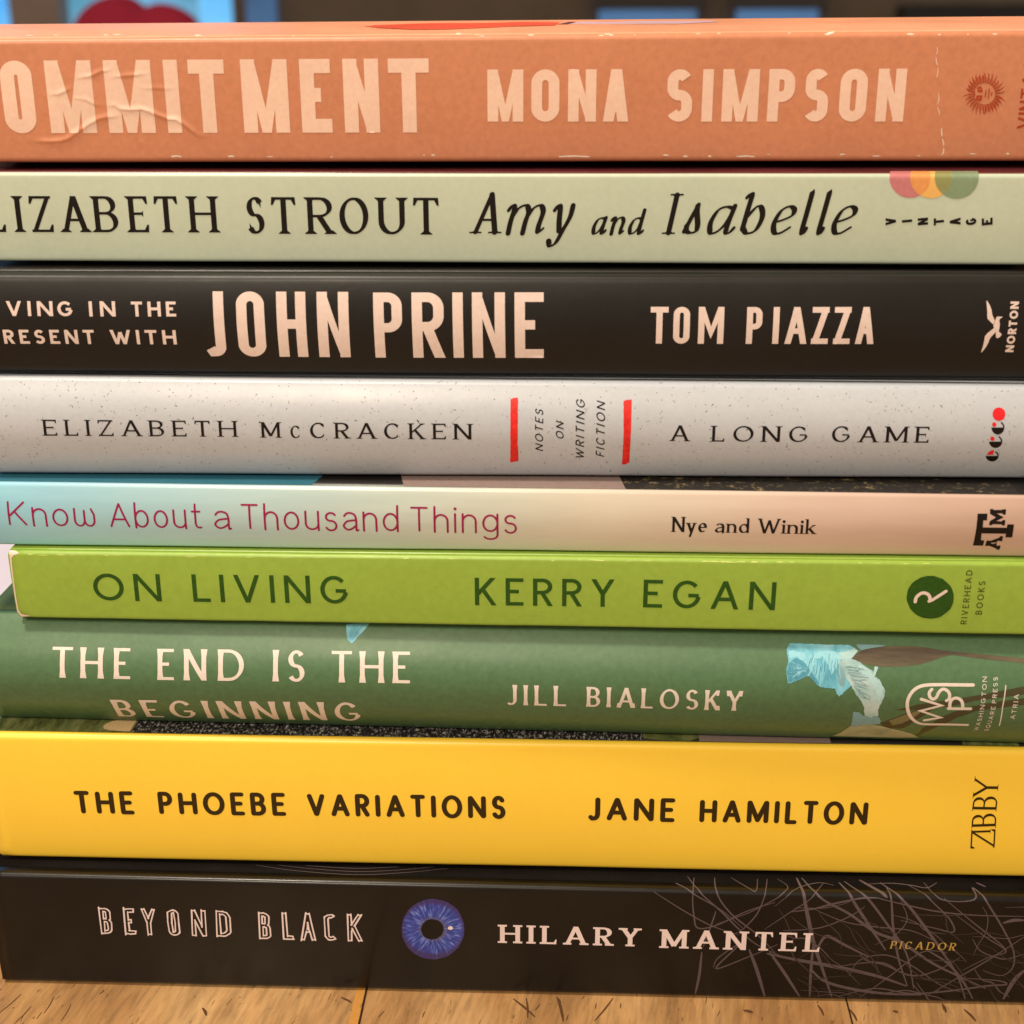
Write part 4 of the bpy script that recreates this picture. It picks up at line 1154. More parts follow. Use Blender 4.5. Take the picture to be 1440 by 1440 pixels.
('P','bare_paper',[(0.31,14.57),(1.37,14.47),(2.16,13.92),(1.07,13.49),(0.67,12.92),(0.61,11.49),(0.57,9.02),(0.55,5.17),(0.61,2.14),(1.1,1.3),(2.9,0.94),(0.95,0.59),(0.35,1.82),(0.31,4.87),(0.33,8.73),(0.29,11.34)]),
  ],
 },
 'iris': {
  'title_lettering': [
('T','cream_ink','THE','chisel',(14.397,14.882),(1.0,-0.002),6.028,14.979,[(0.0,3.948),(5.495,9.778),(11.938,14.979)]),
('T','cream_ink','END','chisel',(34.74,14.823),(1.0,0.008),6.051,16.488,[(0.0,3.03),(5.048,9.291),(11.581,16.487)]),
('T','cream_ink','IS','chisel',(56.633,15.024),(1.0,-0.001),6.049,6.087,[(0.0,1.157),(2.908,6.087)]),
('T','cream_ink','THE','chisel',(67.842,15.057),(1.0,0.008),6.013,14.78,[(0.0,3.839),(5.385,9.818),(11.631,14.78)]),
('T','cream_ink','BEGINNING','chisel',(24.944,3.127),(1.0,0.016),6.706,47.787,None),
  ],
  'author_lettering': [
('T','cream_ink','JILL','chisel',(100.713,10.875),(1.0,-0.002),4.415,11.15,None),
('T','cream_ink','BIALOSKY','chisel',(115.76,10.886),(1.0,-0.006),4.335,28.82,None),
  ],
  'picture_leaves': [
('P','leaf_dusk_ink',[(172.51,11.66),(176.96,13.11),(180.97,13.91),(185.98,14.88),(190.99,15.95),(195.67,17.0),(195.76,15.52),(191.09,14.74),(187.07,14.13),(183.79,13.13),(179.8,12.29),(176.43,11.86)]),
('P','leaf_dusk_ink',[(195.82,14.81),(195.97,13.51),(191.34,12.68),(187.69,12.0),(184.24,10.16),(180.74,6.83),(178.1,2.86),(178.68,6.74),(181.47,10.31),(185.22,12.6),(190.49,13.91)]),
('P','leaf_dusk_ink',[(170.54,8.0),(172.01,9.21),(174.52,10.81),(177.41,12.23),(179.8,12.29),(178.91,11.31),(177.15,9.4),(175.24,6.57),(173.27,5.95),(171.73,6.75)]),
('P','bud_olive_ink',[(172.05,8.94),(174.56,10.53),(176.47,11.55),(177.81,11.81),(176.38,9.89),(174.6,8.17),(172.99,7.48)]),
('P','stem_brown_ink',[(164.39,21.21),(165.28,22.25),(166.51,22.96),(168.59,23.42),(170.66,23.73),(173.07,23.88),(175.12,23.88),(177.84,23.68),(180.88,23.21),(182.91,22.97),(186.29,22.76),(191.02,22.36),(195.74,22.0),(195.69,21.09),(190.97,21.48),(186.25,21.94),(182.87,22.39),(180.8,21.91),(178.73,21.13),(177.01,20.62),(174.96,20.28),(172.57,20.03),(170.52,20.0),(168.81,20.13),(167.45,20.31),(165.92,20.69)]),
('P','bud_olive_ink',[(170.25,22.34),(172.69,23.28),(175.1,23.53),(177.82,23.44),(180.53,23.07),(179.13,22.5),(176.73,22.18),(173.98,21.65),(171.23,21.13),(170.56,21.66)]),
('P','petal_grey_ink',[(165.36,23.99),(167.94,24.0),(170.67,23.94),(170.32,23.73),(168.25,23.41),(166.34,22.96),(165.84,23.23)]),
  ],
  'picture_flower': [
('P','petal_dusk_ink',[(162.63,1.9),(163.43,3.14),(163.95,4.02),(164.68,5.69),(165.3,6.93),(166.19,6.55),(167.36,7.5),(168.97,7.72),(171.06,7.04),(172.84,6.3),(175.34,5.3),(177.21,4.23),(178.93,2.39),(175.35,1.98),(172.02,1.91),(168.68,1.85),(165.34,1.79)]),
('P','petal_grey_ink',[(165.21,11.21),(165.45,11.13),(165.82,11.01),(166.11,11.07),(166.34,11.03),(166.56,10.72),(166.76,10.56),(167.08,10.27),(167.27,10.04),(167.7,10.1),(168.09,9.93),(168.39,9.98),(168.85,9.9),(169.01,10.01),(169.4,9.99),(169.67,10.03),(169.92,10.05),(170.06,9.81),(170.29,9.46),(170.47,9.12),(170.61,8.88),(170.55,8.59),(170.53,8.36),(170.53,8.1),(170.61,7.83),(170.16,7.84),(169.77,7.65),(169.4,7.71),(168.93,7.67),(168.51,7.69),(168.23,7.58),(167.77,7.51),(167.41,7.44),(167.01,7.37),(166.74,7.06),(166.47,6.63),(166.24,6.53),(165.99,6.64),(165.8,6.76),(165.48,6.93),(165.29,7.06),(165.31,7.47),(165.26,8.17),(165.36,8.62),(165.24,9.2),(165.22,9.62),(165.28,10.18),(165.16,10.68)]),
('P','petal_blue_ink',[(153.15,23.97),(153.72,24.01),(154.33,23.96),(154.86,24.0),(155.35,24.01),(156.01,23.93),(156.64,23.93),(157.24,23.98),(157.9,23.87),(158.45,23.95),(159.08,23.88),(159.72,23.85),(160.3,23.83),(160.94,23.91),(161.54,23.81),(162.3,23.91),(162.96,23.9),(163.14,23.85),(163.48,23.83),(163.79,23.93),(164.06,23.83),(164.33,23.77),(164.51,23.6),(164.69,23.45),(165.0,23.43),(165.14,23.26),(165.25,23.1),(165.52,22.98),(165.57,22.86),(165.55,22.65),(165.44,22.63),(165.36,22.41),(165.14,22.33),(164.9,22.03),(164.68,21.78),(164.45,21.59),(164.26,21.43),(163.99,21.11),(163.92,21.01),(163.67,20.69),(163.49,20.5),(163.61,19.48),(163.83,18.41),(164.08,17.38),(164.33,16.38),(164.11,16.25),(163.86,15.96),(163.69,15.83),(163.51,15.71),(163.36,15.45),(163.17,15.35),(163.0,15.2),(162.94,14.96),(162.81,14.82),(162.66,14.74),(162.41,14.6),(162.3,14.34),(162.14,14.56),(161.97,14.75),(161.9,14.81),(161.76,14.9),(161.75,15.11),(161.64,15.42),(161.53,15.56),(161.47,15.87),(161.22,15.88),(160.9,15.9),(160.55,15.95),(160.23,15.94),(159.89,16.0),(159.6,15.97),(159.23,16.1),(158.91,16.06),(158.7,16.19),(158.47,16.3),(158.27,16.48),(158.14,16.57),(157.88,16.86),(157.63,17.12),(157.36,17.36),(157.16,17.58),(156.97,17.7),(156.83,17.86),(156.68,18.02),(156.5,18.11),(156.37,18.06),(156.18,18.1),(155.94,17.92),(155.83,17.86),(155.53,17.78),(155.22,17.56),(154.87,17.4),(154.48,17.23),(154.27,17.16),(154.01,17.04),(153.76,16.98),(153.59,16.86),(153.35,16.75),(153.21,16.75),(152.98,16.66),(152.79,16.66),(152.76,16.83),(152.7,17.12),(152.68,17.43),(152.6,17.55),(152.63,17.97),(152.51,18.19),(152.52,18.55),(152.51,18.93),(152.48,19.04),(152.46,19.33),(152.57,19.46),(152.55,19.75),(152.67,19.93),(152.74,20.14),(152.75,20.29),(152.86,20.53),(152.87,20.68),(152.88,20.82),(152.83,20.98),(152.88,21.12),(152.8,21.34),(152.73,21.54),(152.74,21.76),(152.65,21.91),(152.63,22.23),(152.61,22.44),(152.66,22.54),(152.56,22.78),(152.62,22.91),(152.72,23.18),(152.82,23.35),(152.91,23.4),(152.97,23.63),(153.08,23.79),(153.07,23.89)]),
('P','petal_deep_ink',[(152.89,20.35),(153.31,20.65),(153.59,20.91),(153.94,21.16),(154.31,21.35),(154.78,21.13),(155.06,20.97),(155.47,20.79),(155.75,20.52),(156.08,20.22),(156.27,19.82),(156.65,19.43),(156.87,18.92),(156.68,18.8),(156.63,18.55),(156.48,18.45),(156.38,18.29),(155.96,17.97),(155.46,17.85),(155.02,17.54),(154.53,17.37),(154.16,17.21),(153.73,17.1),(153.29,16.99),(152.97,16.83),(152.83,17.29),(152.81,17.86),(152.64,18.3),(152.54,18.7),(152.7,19.14),(152.82,19.56),(152.79,20.0)]),
('P','petal_light_ink',[(153.04,22.64),(153.37,22.65),(153.73,22.7),(154.14,22.67),(154.51,22.53),(154.82,22.46),(155.2,22.33),(155.69,22.35),(156.07,22.15),(155.96,21.99),(156.13,21.67),(156.07,21.57),(156.23,21.21),(155.88,21.28),(155.8,21.13),(155.51,20.91),(155.37,20.85),(155.15,21.03),(154.9,21.24),(154.62,21.54),(154.44,21.57),(154.04,21.5),(153.69,21.4),(153.52,21.33),(153.19,21.1),(153.06,21.38),(152.98,21.59),(153.05,21.75),(152.81,21.91),(152.98,22.14),(152.95,22.35),(152.97,22.45)]),
('P','petal_light_ink',[(156.56,21.58),(156.78,21.66),(156.99,21.92),(157.36,22.02),(157.53,22.4),(158.0,22.35),(158.54,22.63),(158.96,22.66),(159.38,22.68),(159.63,22.65),(160.17,22.82),(160.61,22.81),(161.12,22.69),(161.26,22.66),(161.63,22.44),(161.86,22.49),(162.16,22.4),(162.27,22.02),(162.36,21.95),(162.62,21.77),(162.6,21.56),(162.49,21.13),(162.29,20.95),(161.98,20.61),(161.82,20.23),(161.62,19.73),(161.33,19.38),(161.08,18.95),(160.74,18.33),(160.59,18.88),(160.55,19.2),(160.3,19.47),(160.28,19.95),(159.98,20.35),(159.77,20.67),(159.38,21.06),(159.27,21.52),(158.84,21.33),(158.57,21.29),(158.13,21.25),(157.69,21.28),(157.6,21.01),(157.41,20.7),(157.5,20.3),(157.22,19.91),(157.17,19.98),(157.07,20.29),(156.78,20.33),(156.65,20.41),(156.58,20.61),(156.54,20.9),(156.63,21.23)]),
('P','petal_deep_ink',[(156.95,18.91),(157.24,18.58),(157.52,18.24),(157.74,17.9),(158.02,17.6),(158.18,17.2),(158.34,16.96),(158.53,16.62),(158.61,16.41),(158.36,16.56),(158.16,16.76),(157.84,16.83),(157.62,17.01),(157.39,17.34),(157.15,17.54),(156.8,17.9),(156.6,18.18),(156.71,18.38),(156.81,18.48),(156.93,18.67)]),
('P','petal_grey_ink',[(160.95,23.62),(161.46,23.67),(161.98,23.75),(162.45,23.83),(162.96,23.8),(163.14,23.83),(163.44,23.84),(163.81,23.89),(164.01,23.89),(164.18,23.73),(164.4,23.68),(164.66,23.55),(164.81,23.44),(164.67,23.34),(164.43,23.15),(164.22,23.13),(163.95,22.97),(163.59,22.96),(163.31,22.86),(162.87,22.87),(162.51,22.83),(162.29,22.93),(162.0,23.01),(161.79,23.03),(161.55,23.12),(161.45,23.19),(161.24,23.29),(161.03,23.44)]),
  ],
  'picture_petal': [
('P','petal_pale_ink',[(161.75,20.69),(162.0,20.74),(162.31,20.96),(162.48,20.95),(162.74,21.06),(163.23,21.15),(163.67,21.18),(164.03,21.26),(164.39,21.35),(164.78,21.19),(165.2,21.1),(165.5,20.87),(165.89,20.81),(166.22,20.51),(166.46,20.28),(166.76,20.1),(167.17,19.84),(167.39,19.74),(167.6,19.59),(167.9,19.43),(168.12,19.37),(168.32,19.03),(168.37,18.79),(168.43,18.56),(168.54,18.17),(168.9,18.15),(169.13,17.95),(169.37,17.78),(169.56,17.68),(169.62,17.4),(169.79,17.23),(169.84,16.87),(169.87,16.74),(170.14,16.48),(170.31,16.26),(170.41,16.1),(170.53,15.82),(170.6,15.47),(170.52,15.09),(170.57,14.77),(170.49,14.5),(170.39,14.11),(170.17,13.66),(170.12,13.33),(169.95,12.94),(169.81,12.77),(169.79,12.32),(169.74,12.05),(169.65,11.89),(169.71,11.46),(169.76,10.94),(169.85,10.57),(169.83,10.25),(169.53,10.06),(169.12,10.17),(168.86,9.97),(168.73,9.76),(168.34,9.83),(168.05,9.95),(167.63,10.19),(167.33,10.09),(167.34,10.67),(167.13,11.21),(167.08,11.65),(167.09,12.05),(166.89,12.55),(166.68,12.96),(166.49,13.36),(166.35,13.57),(166.09,13.92),(165.77,14.39),(165.43,14.7),(165.18,15.07),(165.01,15.46),(164.82,15.76),(164.56,15.98),(164.49,16.41),(164.12,16.69),(164.0,17.16),(163.76,17.41),(163.39,17.89),(163.22,18.2),(162.9,18.45),(162.63,18.91),(162.46,19.17),(162.22,19.67),(162.06,20.0),(161.95,20.32)]),
('P','petal_white_ink',[(164.89,23.34),(165.09,23.23),(165.25,23.02),(165.39,22.99),(165.65,22.91),(165.47,22.67),(165.47,22.59),(165.26,22.36),(165.17,22.26),(164.97,22.03),(164.78,21.76),(164.52,21.55),(164.31,21.35),(163.89,21.32),(163.5,21.15),(163.19,21.18),(162.85,21.08),(162.6,21.16),(162.33,21.31),(162.15,21.39),(161.93,21.46),(161.9,21.65),(161.82,21.85),(161.75,22.07),(161.74,22.29),(162.1,22.39),(162.6,22.53),(163.03,22.55),(163.44,22.69),(163.86,22.81),(164.26,22.92),(164.59,23.1)]),
('P','petal_white_ink',[(165.0,20.73),(165.39,20.47),(165.8,20.34),(166.36,20.18),(166.77,19.91),(167.0,19.74),(167.33,19.61),(167.75,19.4),(168.07,19.11),(167.97,19.0),(168.19,18.64),(168.25,18.45),(168.42,18.17),(168.83,17.98),(168.95,17.78),(169.29,17.57),(169.59,17.36),(169.85,17.02),(169.97,16.65),(170.07,16.43),(170.32,16.0),(170.12,15.63),(170.23,15.3),(170.38,14.94),(170.4,14.44),(170.03,14.22),(169.89,14.01),(169.77,13.6),(169.63,13.27),(169.35,14.04),(169.16,14.92),(168.86,15.7),(168.73,16.36),(168.39,16.74),(167.87,17.19),(167.56,17.51),(167.34,17.88),(167.07,18.31),(166.72,18.58),(166.27,18.85),(165.91,19.32),(165.78,19.64),(165.65,20.01),(165.39,20.43)]),
('P','petal_grey_ink',[(161.99,20.44),(162.2,20.08),(162.5,19.82),(162.76,19.6),(163.03,19.27),(163.0,18.88),(163.21,18.54),(163.28,18.15),(163.35,17.72),(163.24,17.34),(163.2,16.97),(163.08,16.52),(162.94,16.15),(162.71,16.31),(162.6,16.44),(162.29,16.54),(162.2,16.71),(161.99,17.2),(161.98,17.56),(161.85,18.12),(161.61,18.68),(161.78,19.02),(161.79,19.53),(161.77,19.97)]),
('P','petal_white_ink',[(168.2,18.31),(168.61,20.08),(169.26,19.93),(168.53,18.04)]),
  ],
  'petal_veins': [
('S','petal_light_ink',[(156.42,19.41),(154.83,20.02),(153.24,20.68)],0.106,True,True),
('S','petal_line_ink',[(156.61,18.91),(155.15,19.78),(153.69,20.54)],0.08,True,True),
('S','petal_light_ink',[(155.56,19.33),(154.62,19.87),(153.69,20.39)],0.107,True,True),
('S','petal_line_ink',[(156.52,19.5),(155.12,19.87),(153.72,20.25)],0.113,True,True),
('S','petal_light_ink',[(155.93,18.94),(154.77,19.49),(153.61,20.1)],0.085,True,True),
('S','petal_line_ink',[(156.66,19.73),(154.99,19.78),(153.33,19.94)],0.122,True,True),
('S','petal_light_ink',[(155.88,19.77),(154.57,19.7),(153.25,19.79)],0.094,True,True),
('S','petal_line_ink',[(155.63,19.72),(154.3,19.77),(152.96,19.64)],0.079,True,True),
('S','petal_light_ink',[(155.59,19.29),(154.54,19.45),(153.48,19.5)],0.098,True,True),
('S','petal_line_ink',[(156.25,19.22),(154.84,19.27),(153.44,19.35)],0.124,True,True),
('S','petal_light_ink',[(155.92,19.78),(154.81,19.37),(153.7,19.21)],0.109,True,True),
('S','petal_line_ink',[(156.51,19.72),(155.16,19.29),(153.81,19.06)],0.102,True,True),
('S','petal_light_ink',[(155.88,19.08),(154.78,18.98),(153.68,18.91)],0.084,True,True),
('S','petal_line_ink',[(156.62,19.72),(155.23,19.35),(153.83,18.77)],0.117,True,True),
('S','petal_light_ink',[(156.22,19.03),(154.69,18.75),(153.16,18.6)],0.122,True,True),
('S','petal_line_ink',[(156.64,19.49),(154.78,18.91),(152.91,18.45)],0.087,True,True),
('S','petal_light_ink',[(155.69,19.82),(154.52,18.94),(153.37,18.31)],0.085,True,True),
('S','petal_line_ink',[(156.6,19.47),(154.75,18.89),(152.9,18.15)],0.092,True,True),
('S','petal_light_ink',[(155.99,19.03),(154.46,18.42),(152.92,18.01)],0.085,True,True),
('S','petal_line_ink',[(155.6,19.74),(154.42,18.81),(153.25,17.86)],0.099,True,True),
('S','petal_light_ink',[(155.96,19.46),(154.69,18.56),(153.43,17.72)],0.126,True,True),
('S','petal_line_ink',[(156.11,19.3),(154.84,18.51),(153.59,17.57)],0.085,True,True),
('S','petal_light_ink',[(155.58,19.38),(154.49,18.53),(153.42,17.42)],0.092,True,True),
('S','petal_line_ink',[(156.03,18.9),(154.76,18.05),(153.49,17.27)],0.069,True,True),
('S','petal_light_ink',[(155.98,19.33),(154.76,18.27),(153.56,17.12)],0.111,True,True),
('S','petal_line_ink',[(155.85,18.9),(154.4,17.89),(152.95,16.96)],0.128,True,True),
('S','petal_light_ink',[(156.69,21.2),(156.45,20.02),(156.02,18.84)],0.089,True,True),
('S','petal_deep_ink',[(156.89,21.45),(156.63,20.27),(156.23,19.1)],0.09,True,True),
('S','petal_deep_ink',[(157.26,22.47),(157.08,21.3),(156.61,20.14)],0.085,True,True),
('S','petal_light_ink',[(157.16,20.19),(156.89,19.34),(156.58,18.47)],0.093,True,True),
('S','petal_deep_ink',[(157.55,22.25),(157.29,21.31),(156.95,20.37)],0.119,True,True),
('S','petal_deep_ink',[(157.56,20.05),(157.33,19.26),(157.03,18.46)],0.107,True,True),
('S','petal_light_ink',[(157.92,21.23),(157.63,20.38),(157.39,19.54)],0.099,True,True),
('S','petal_deep_ink',[(157.79,20.2),(157.53,18.81),(157.33,17.41)],0.083,True,True),
('S','petal_deep_ink',[(158.2,20.68),(157.96,19.32),(157.74,17.96)],0.073,True,True),
('S','petal_light_ink',[(158.16,20.24),(157.93,19.35),(157.73,18.47)],0.092,True,True),
('S','petal_deep_ink',[(158.39,21.36),(158.1,19.9),(157.96,18.44)],0.065,True,True),
('S','petal_deep_ink',[(158.73,20.0),(158.52,18.48),(158.38,16.95)],0.127,True,True),
('S','petal_light_ink',[(158.93,21.92),(158.77,20.61),(158.53,19.3)],0.108,True,True),
('S','petal_deep_ink',[(158.93,21.73),(158.66,20.77),(158.56,19.82)],0.069,True,True),
('S','petal_deep_ink',[(159.12,21.74),(158.8,20.36),(158.77,19.0)],0.124,True,True),
('S','petal_light_ink',[(159.29,19.89),(159.17,18.45),(159.03,17.0)],0.102,True,True),
('S','petal_deep_ink',[(159.19,20.4),(158.95,19.6),(158.92,18.81)],0.108,True,True),
('S','petal_deep_ink',[(159.57,21.37),(159.37,19.89),(159.31,18.42)],0.087,True,True),
('S','petal_light_ink',[(159.6,20.07),(159.46,19.0),(159.4,17.94)],0.088,True,True),
('S','petal_deep_ink',[(159.76,21.02),(159.48,19.65),(159.56,18.29)],0.116,True,True),
('S','petal_deep_ink',[(160.19,20.24),(159.89,18.87),(160.04,17.49)],0.106,True,True),
('S','petal_light_ink',[(160.38,22.45),(160.12,21.55),(160.2,20.67)],0.099,True,True),
('S','petal_deep_ink',[(160.34,21.21),(160.02,19.88),(160.21,18.55)],0.068,True,True),
('S','petal_deep_ink',[(160.41,22.23),(160.29,21.52),(160.29,20.81)],0.121,True,True),
('S','petal_light_ink',[(160.53,21.13),(160.28,20.2),(160.45,19.28)],0.088,True,True),
('S','petal_deep_ink',[(160.91,20.89),(160.64,19.92),(160.85,18.97)],0.086,True,True),
('S','petal_deep_ink',[(160.87,20.98),(160.63,19.7),(160.84,18.43)],0.07,True,True),
('S','petal_light_ink',[(161.06,21.52),(160.9,20.33),(161.04,19.16)],0.09,True,True),
('S','petal_deep_ink',[(161.45,20.8),(161.22,19.77),(161.47,18.75)],0.097,True,True),
('S','petal_deep_ink',[(161.59,21.39),(161.36,20.12),(161.62,18.87)],0.081,True,True),
('S','petal_light_ink',[(161.67,20.59),(161.45,19.88),(161.74,19.18)],0.093,True,True),
('S','petal_deep_ink',[(161.95,19.9),(161.83,18.92),(162.07,17.95)],0.116,True,True),
('S','petal_deep_ink',[(161.9,21.27),(161.75,20.51),(162.01,19.76)],0.108,True,True),
('S','petal_light_ink',[(162.29,20.32),(162.13,19.09),(162.45,17.86)],0.101,True,True),
('S','petal_white_ink',[(163.08,20.06),(164.59,20.18),(166.1,20.4)],0.115,True,True),
('S','petal_line_dark_ink',[(163.12,19.9),(164.1,19.96),(165.07,19.59)],0.076,True,True),
('S','petal_line_dark_ink',[(163.18,19.74),(164.92,19.79),(166.66,19.46)],0.108,True,True),
('S','petal_white_ink',[(163.65,19.59),(165.48,19.45),(167.31,19.31)],0.067,True,True),
('S','petal_line_dark_ink',[(163.69,19.43),(165.05,19.22),(166.43,19.66)],0.113,True,True),
('S','petal_line_dark_ink',[(163.84,19.27),(164.75,19.18),(165.65,19.08)],0.118,True,True),
('S','petal_white_ink',[(163.58,19.1),(164.59,19.04),(165.6,18.85)],0.114,True,True),
('S','petal_line_dark_ink',[(163.73,18.95),(164.91,18.81),(166.09,18.87)],0.092,True,True),
('S','petal_line_dark_ink',[(163.65,18.78),(164.95,18.41),(166.24,18.63)],0.113,True,True),
('S','petal_white_ink',[(163.76,18.63),(165.23,18.33),(166.69,18.24)],0.098,True,True),
('S','petal_line_dark_ink',[(163.99,18.47),(165.4,18.1),(166.79,18.46)],0.071,True,True),
('S','petal_line_dark_ink',[(164.2,18.31),(165.84,18.08),(167.47,18.05)],0.111,True,True),
('S','petal_white_ink',[(164.0,18.15),(165.02,18.01),(166.05,17.71)],0.085,True,True),
('S','petal_line_dark_ink',[(164.1,17.99),(165.5,17.55),(166.89,17.76)],0.11,True,True),
('S','petal_line_dark_ink',[(164.26,17.83),(165.79,17.53),(167.31,17.6)],0.079,True,True),
('S','petal_white_ink',[(164.15,17.67),(165.33,17.42),(166.5,17.46)],0.088,True,True),
('S','petal_line_dark_ink',[(164.37,17.51),(165.79,17.34),(167.23,16.61)],0.096,True,True),
('S','petal_line_dark_ink',[(164.58,17.35),(165.73,16.89),(166.87,16.55)],0.101,True,True),
('S','petal_white_ink',[(164.6,17.19),(165.95,16.71),(167.28,16.7)],0.112,True,True),
('S','petal_line_dark_ink',[(164.91,17.03),(166.02,16.78),(167.13,16.64)],0.111,True,True),
('S','petal_line_dark_ink',[(164.85,16.87),(166.37,16.36),(167.86,16.44)],0.077,True,True),
('S','petal_white_ink',[(164.73,16.7),(165.59,16.23),(166.46,15.7)],0.123,True,True),
('S','petal_line_dark_ink',[(164.81,16.54),(166.2,16.21),(167.6,15.89)],0.112,True,True),
('S','petal_line_dark_ink',[(164.8,16.37),(165.58,15.81),(166.33,15.77)],0.088,True,True),
('S','petal_white_ink',[(165.12,16.22),(166.33,15.97),(167.55,15.55)],0.093,True,True),
('S','petal_line_dark_ink',[(165.16,16.05),(166.0,15.55),(166.87,14.8)],0.09,True,True),
('S','petal_line_dark_ink',[(165.27,15.88),(166.03,15.49),(166.8,14.84)],0.072,True,True),
('S','petal_white_ink',[(165.52,15.72),(166.85,15.4),(168.24,14.42)],0.089,True,True),
('S','petal_line_dark_ink',[(165.54,15.55),(166.76,15.13),(167.99,14.43)],0.107,True,True),
('S','petal_line_dark_ink',[(165.64,15.39),(166.49,14.74),(167.37,13.95)],0.108,True,True),
('S','petal_white_ink',[(165.6,15.22),(166.32,14.66),(167.04,14.27)],0.111,True,True),
('S','petal_line_dark_ink',[(165.75,15.05),(166.78,14.61),(167.84,13.81)],0.106,True,True),
('S','petal_line_dark_ink',[(165.59,14.87),(166.85,14.22),(168.07,14.06)],0.125,True,True),
('S','petal_white_ink',[(165.66,14.7),(166.52,13.99),(167.38,13.39)],0.101,True,True),
('S','petal_grey_ink',[(170.06,3.66),(170.97,5.0),(172.19,5.58)],0.066,True,True),
('S','petal_grey_ink',[(166.81,4.32),(167.76,5.58),(168.99,6.12)],0.066,True,True),
('S','petal_grey_ink',[(164.87,2.37),(165.78,3.91),(167.0,4.56)],0.066,True,True),
('S','petal_grey_ink',[(171.09,3.45),(172.0,4.83),(173.21,5.41)],0.066,True,True),
('S','petal_grey_ink',[(170.85,4.03),(171.76,5.33),(172.98,5.88)],0.065,True,True),
('S','petal_grey_ink',[(166.5,3.65),(167.43,5.0),(168.65,5.58)],0.066,True,True),
('S','petal_grey_ink',[(171.89,5.02),(172.83,6.2),(174.06,6.7)],0.065,True,True),
('S','petal_grey_ink',[(168.62,4.22),(169.56,5.5),(170.78,6.04)],0.066,True,True),
('S','petal_grey_ink',[(171.11,4.06),(172.03,5.36),(173.25,5.9)],0.066,True,True),
('S','petal_grey_ink',[(167.13,3.63),(168.05,4.98),(169.28,5.56)],0.066,True,True),
  ],
  'leaf_tip': [
('P','petal_blue_ink',[(70.21,26.29),(71.96,26.46),(74.65,26.58),(73.68,25.07),(72.42,23.65),(71.54,22.54),(70.7,23.21),(70.32,24.87)]),
('S','petal_line_ink',[(73.59,26.35),(72.47,24.91),(71.52,22.95)],0.175,True,True),
  ],
  'publisher_mark': [
('S','cream_ink',[(186.46,17.06),(183.47,17.03),(180.76,17.01),(178.21,16.89),(176.69,16.52),(175.55,15.62),(174.87,14.15),(174.9,12.58),(175.48,10.84),(176.47,9.37),(177.67,8.41),(179.11,8.11),(182.89,8.21),(186.6,8.24)],0.614,True,False),
('S','cream_ink',[(178.48,9.29),(181.32,10.16),(177.41,11.71),(181.07,12.98),(177.26,14.2)],0.58,False,False),
('S','cream_ink',[(179.03,16.11),(178.62,15.51),(178.79,14.68),(179.4,14.25),(179.95,14.63),(180.32,15.54),(180.9,16.15),(181.69,16.03),(182.27,15.34),(182.29,14.39),(181.85,14.01)],0.578,True,False),
('S','cream_ink',[(182.38,12.36),(184.57,12.38),(186.43,12.43)],0.578,False,False),
('S','cream_ink',[(182.66,12.37),(182.55,13.49),(182.9,14.33),(183.63,14.57),(184.41,14.22),(184.84,13.43),(184.97,12.43)],0.577,True,False),
  ],
  'publisher_lettering': [
('T','cream_ink','WASHINGTON','geo_small',(188.902,6.397),(0.0,1.0),0.806,12.197,None),
('T','cream_ink','SQUARE PRESS','geo_small',(190.877,6.36),(0.0,1.0),0.799,12.207,None),
('S','cream_ink',[(192.44,8.3),(192.14,13.02),(192.35,17.07)],0.203,False,False),
('T','cream_ink','ATRIA','geo_small',(194.817,10.267),(0.0,1.0),0.866,5.278,None),
  ],
 },
 'phoebe': {
  'title_lettering': [
('T','olive_black_ink','THE','round_bold',(16.737,11.718),(1.0,0.008),5.293,11.694,None),
('T','olive_black_ink','PHOEBE','round_bold',(33.291,11.903),(1.0,0.008),5.216,25.095,None),
('T','olive_black_ink','VARIATIONS','round_bold',(62.594,12.079),(1.0,0.006),5.223,38.725,None),
  ],
  'author_lettering': [
('T','olive_black_ink','JANE','round_bold',(117.379,12.338),(1.0,-0.003),5.319,16.785,None),
('T','olive_black_ink','HAMILTON','round_bold',(138.893,12.256),(1.0,0.002),5.23,32.329,None),
  ],
  'publisher_lettering': [
('T','olive_black_ink','Z','light',(196.232,7.825),(-0.07,0.998),4.633,4.163,None),
('T','olive_black_ink','I','light',(195.032,11.315),(-0.066,0.998),3.611,0.564,None),
('T','olive_black_ink','B','light',(195.892,12.698),(-0.061,0.998),4.622,2.847,None),
('T','olive_black_ink','B','light',(195.596,16.319),(0.0,1.0),4.615,2.854,None),
('T','olive_black_ink','Y','light',(195.432,19.016),(0.0,1.0),4.61,4.078,None),
  ],
  'cover_picture': [
('P','grass_photo_ink',[(0.05,29.921),(11.677,29.921),(20.159,29.921),(28.625,29.921),(28.625,69.601),(20.159,69.601),(11.677,69.601),(0.05,69.601)]),
('P','flecked_black_ink',[(28.625,29.921),(36.971,29.921),(45.301,29.921),(53.615,29.921),(61.914,29.921),(70.197,29.921),(78.464,29.921),(86.716,29.921),(94.953,29.921),(103.174,29.921),(111.38,29.921),(119.571,29.921),(127.746,29.921),(127.746,69.601),(119.571,69.601),(111.38,69.601),(103.174,69.601),(94.953,69.601),(86.716,69.601),(78.464,69.601),(70.197,69.601),(61.914,69.601),(53.615,69.601),(45.301,69.601),(36.971,69.601),(28.625,69.601)]),
('P','grass_photo_ink',[(127.746,29.921),(133.097,29.921),(138.442,29.921),(138.442,69.601),(133.097,69.601),(127.746,69.601)]),
('P','blush_ink',[(138.442,29.921),(146.819,29.921),(155.18,29.921),(163.524,29.921),(163.524,69.601),(155.18,69.601),(146.819,69.601),(138.442,69.601)]),
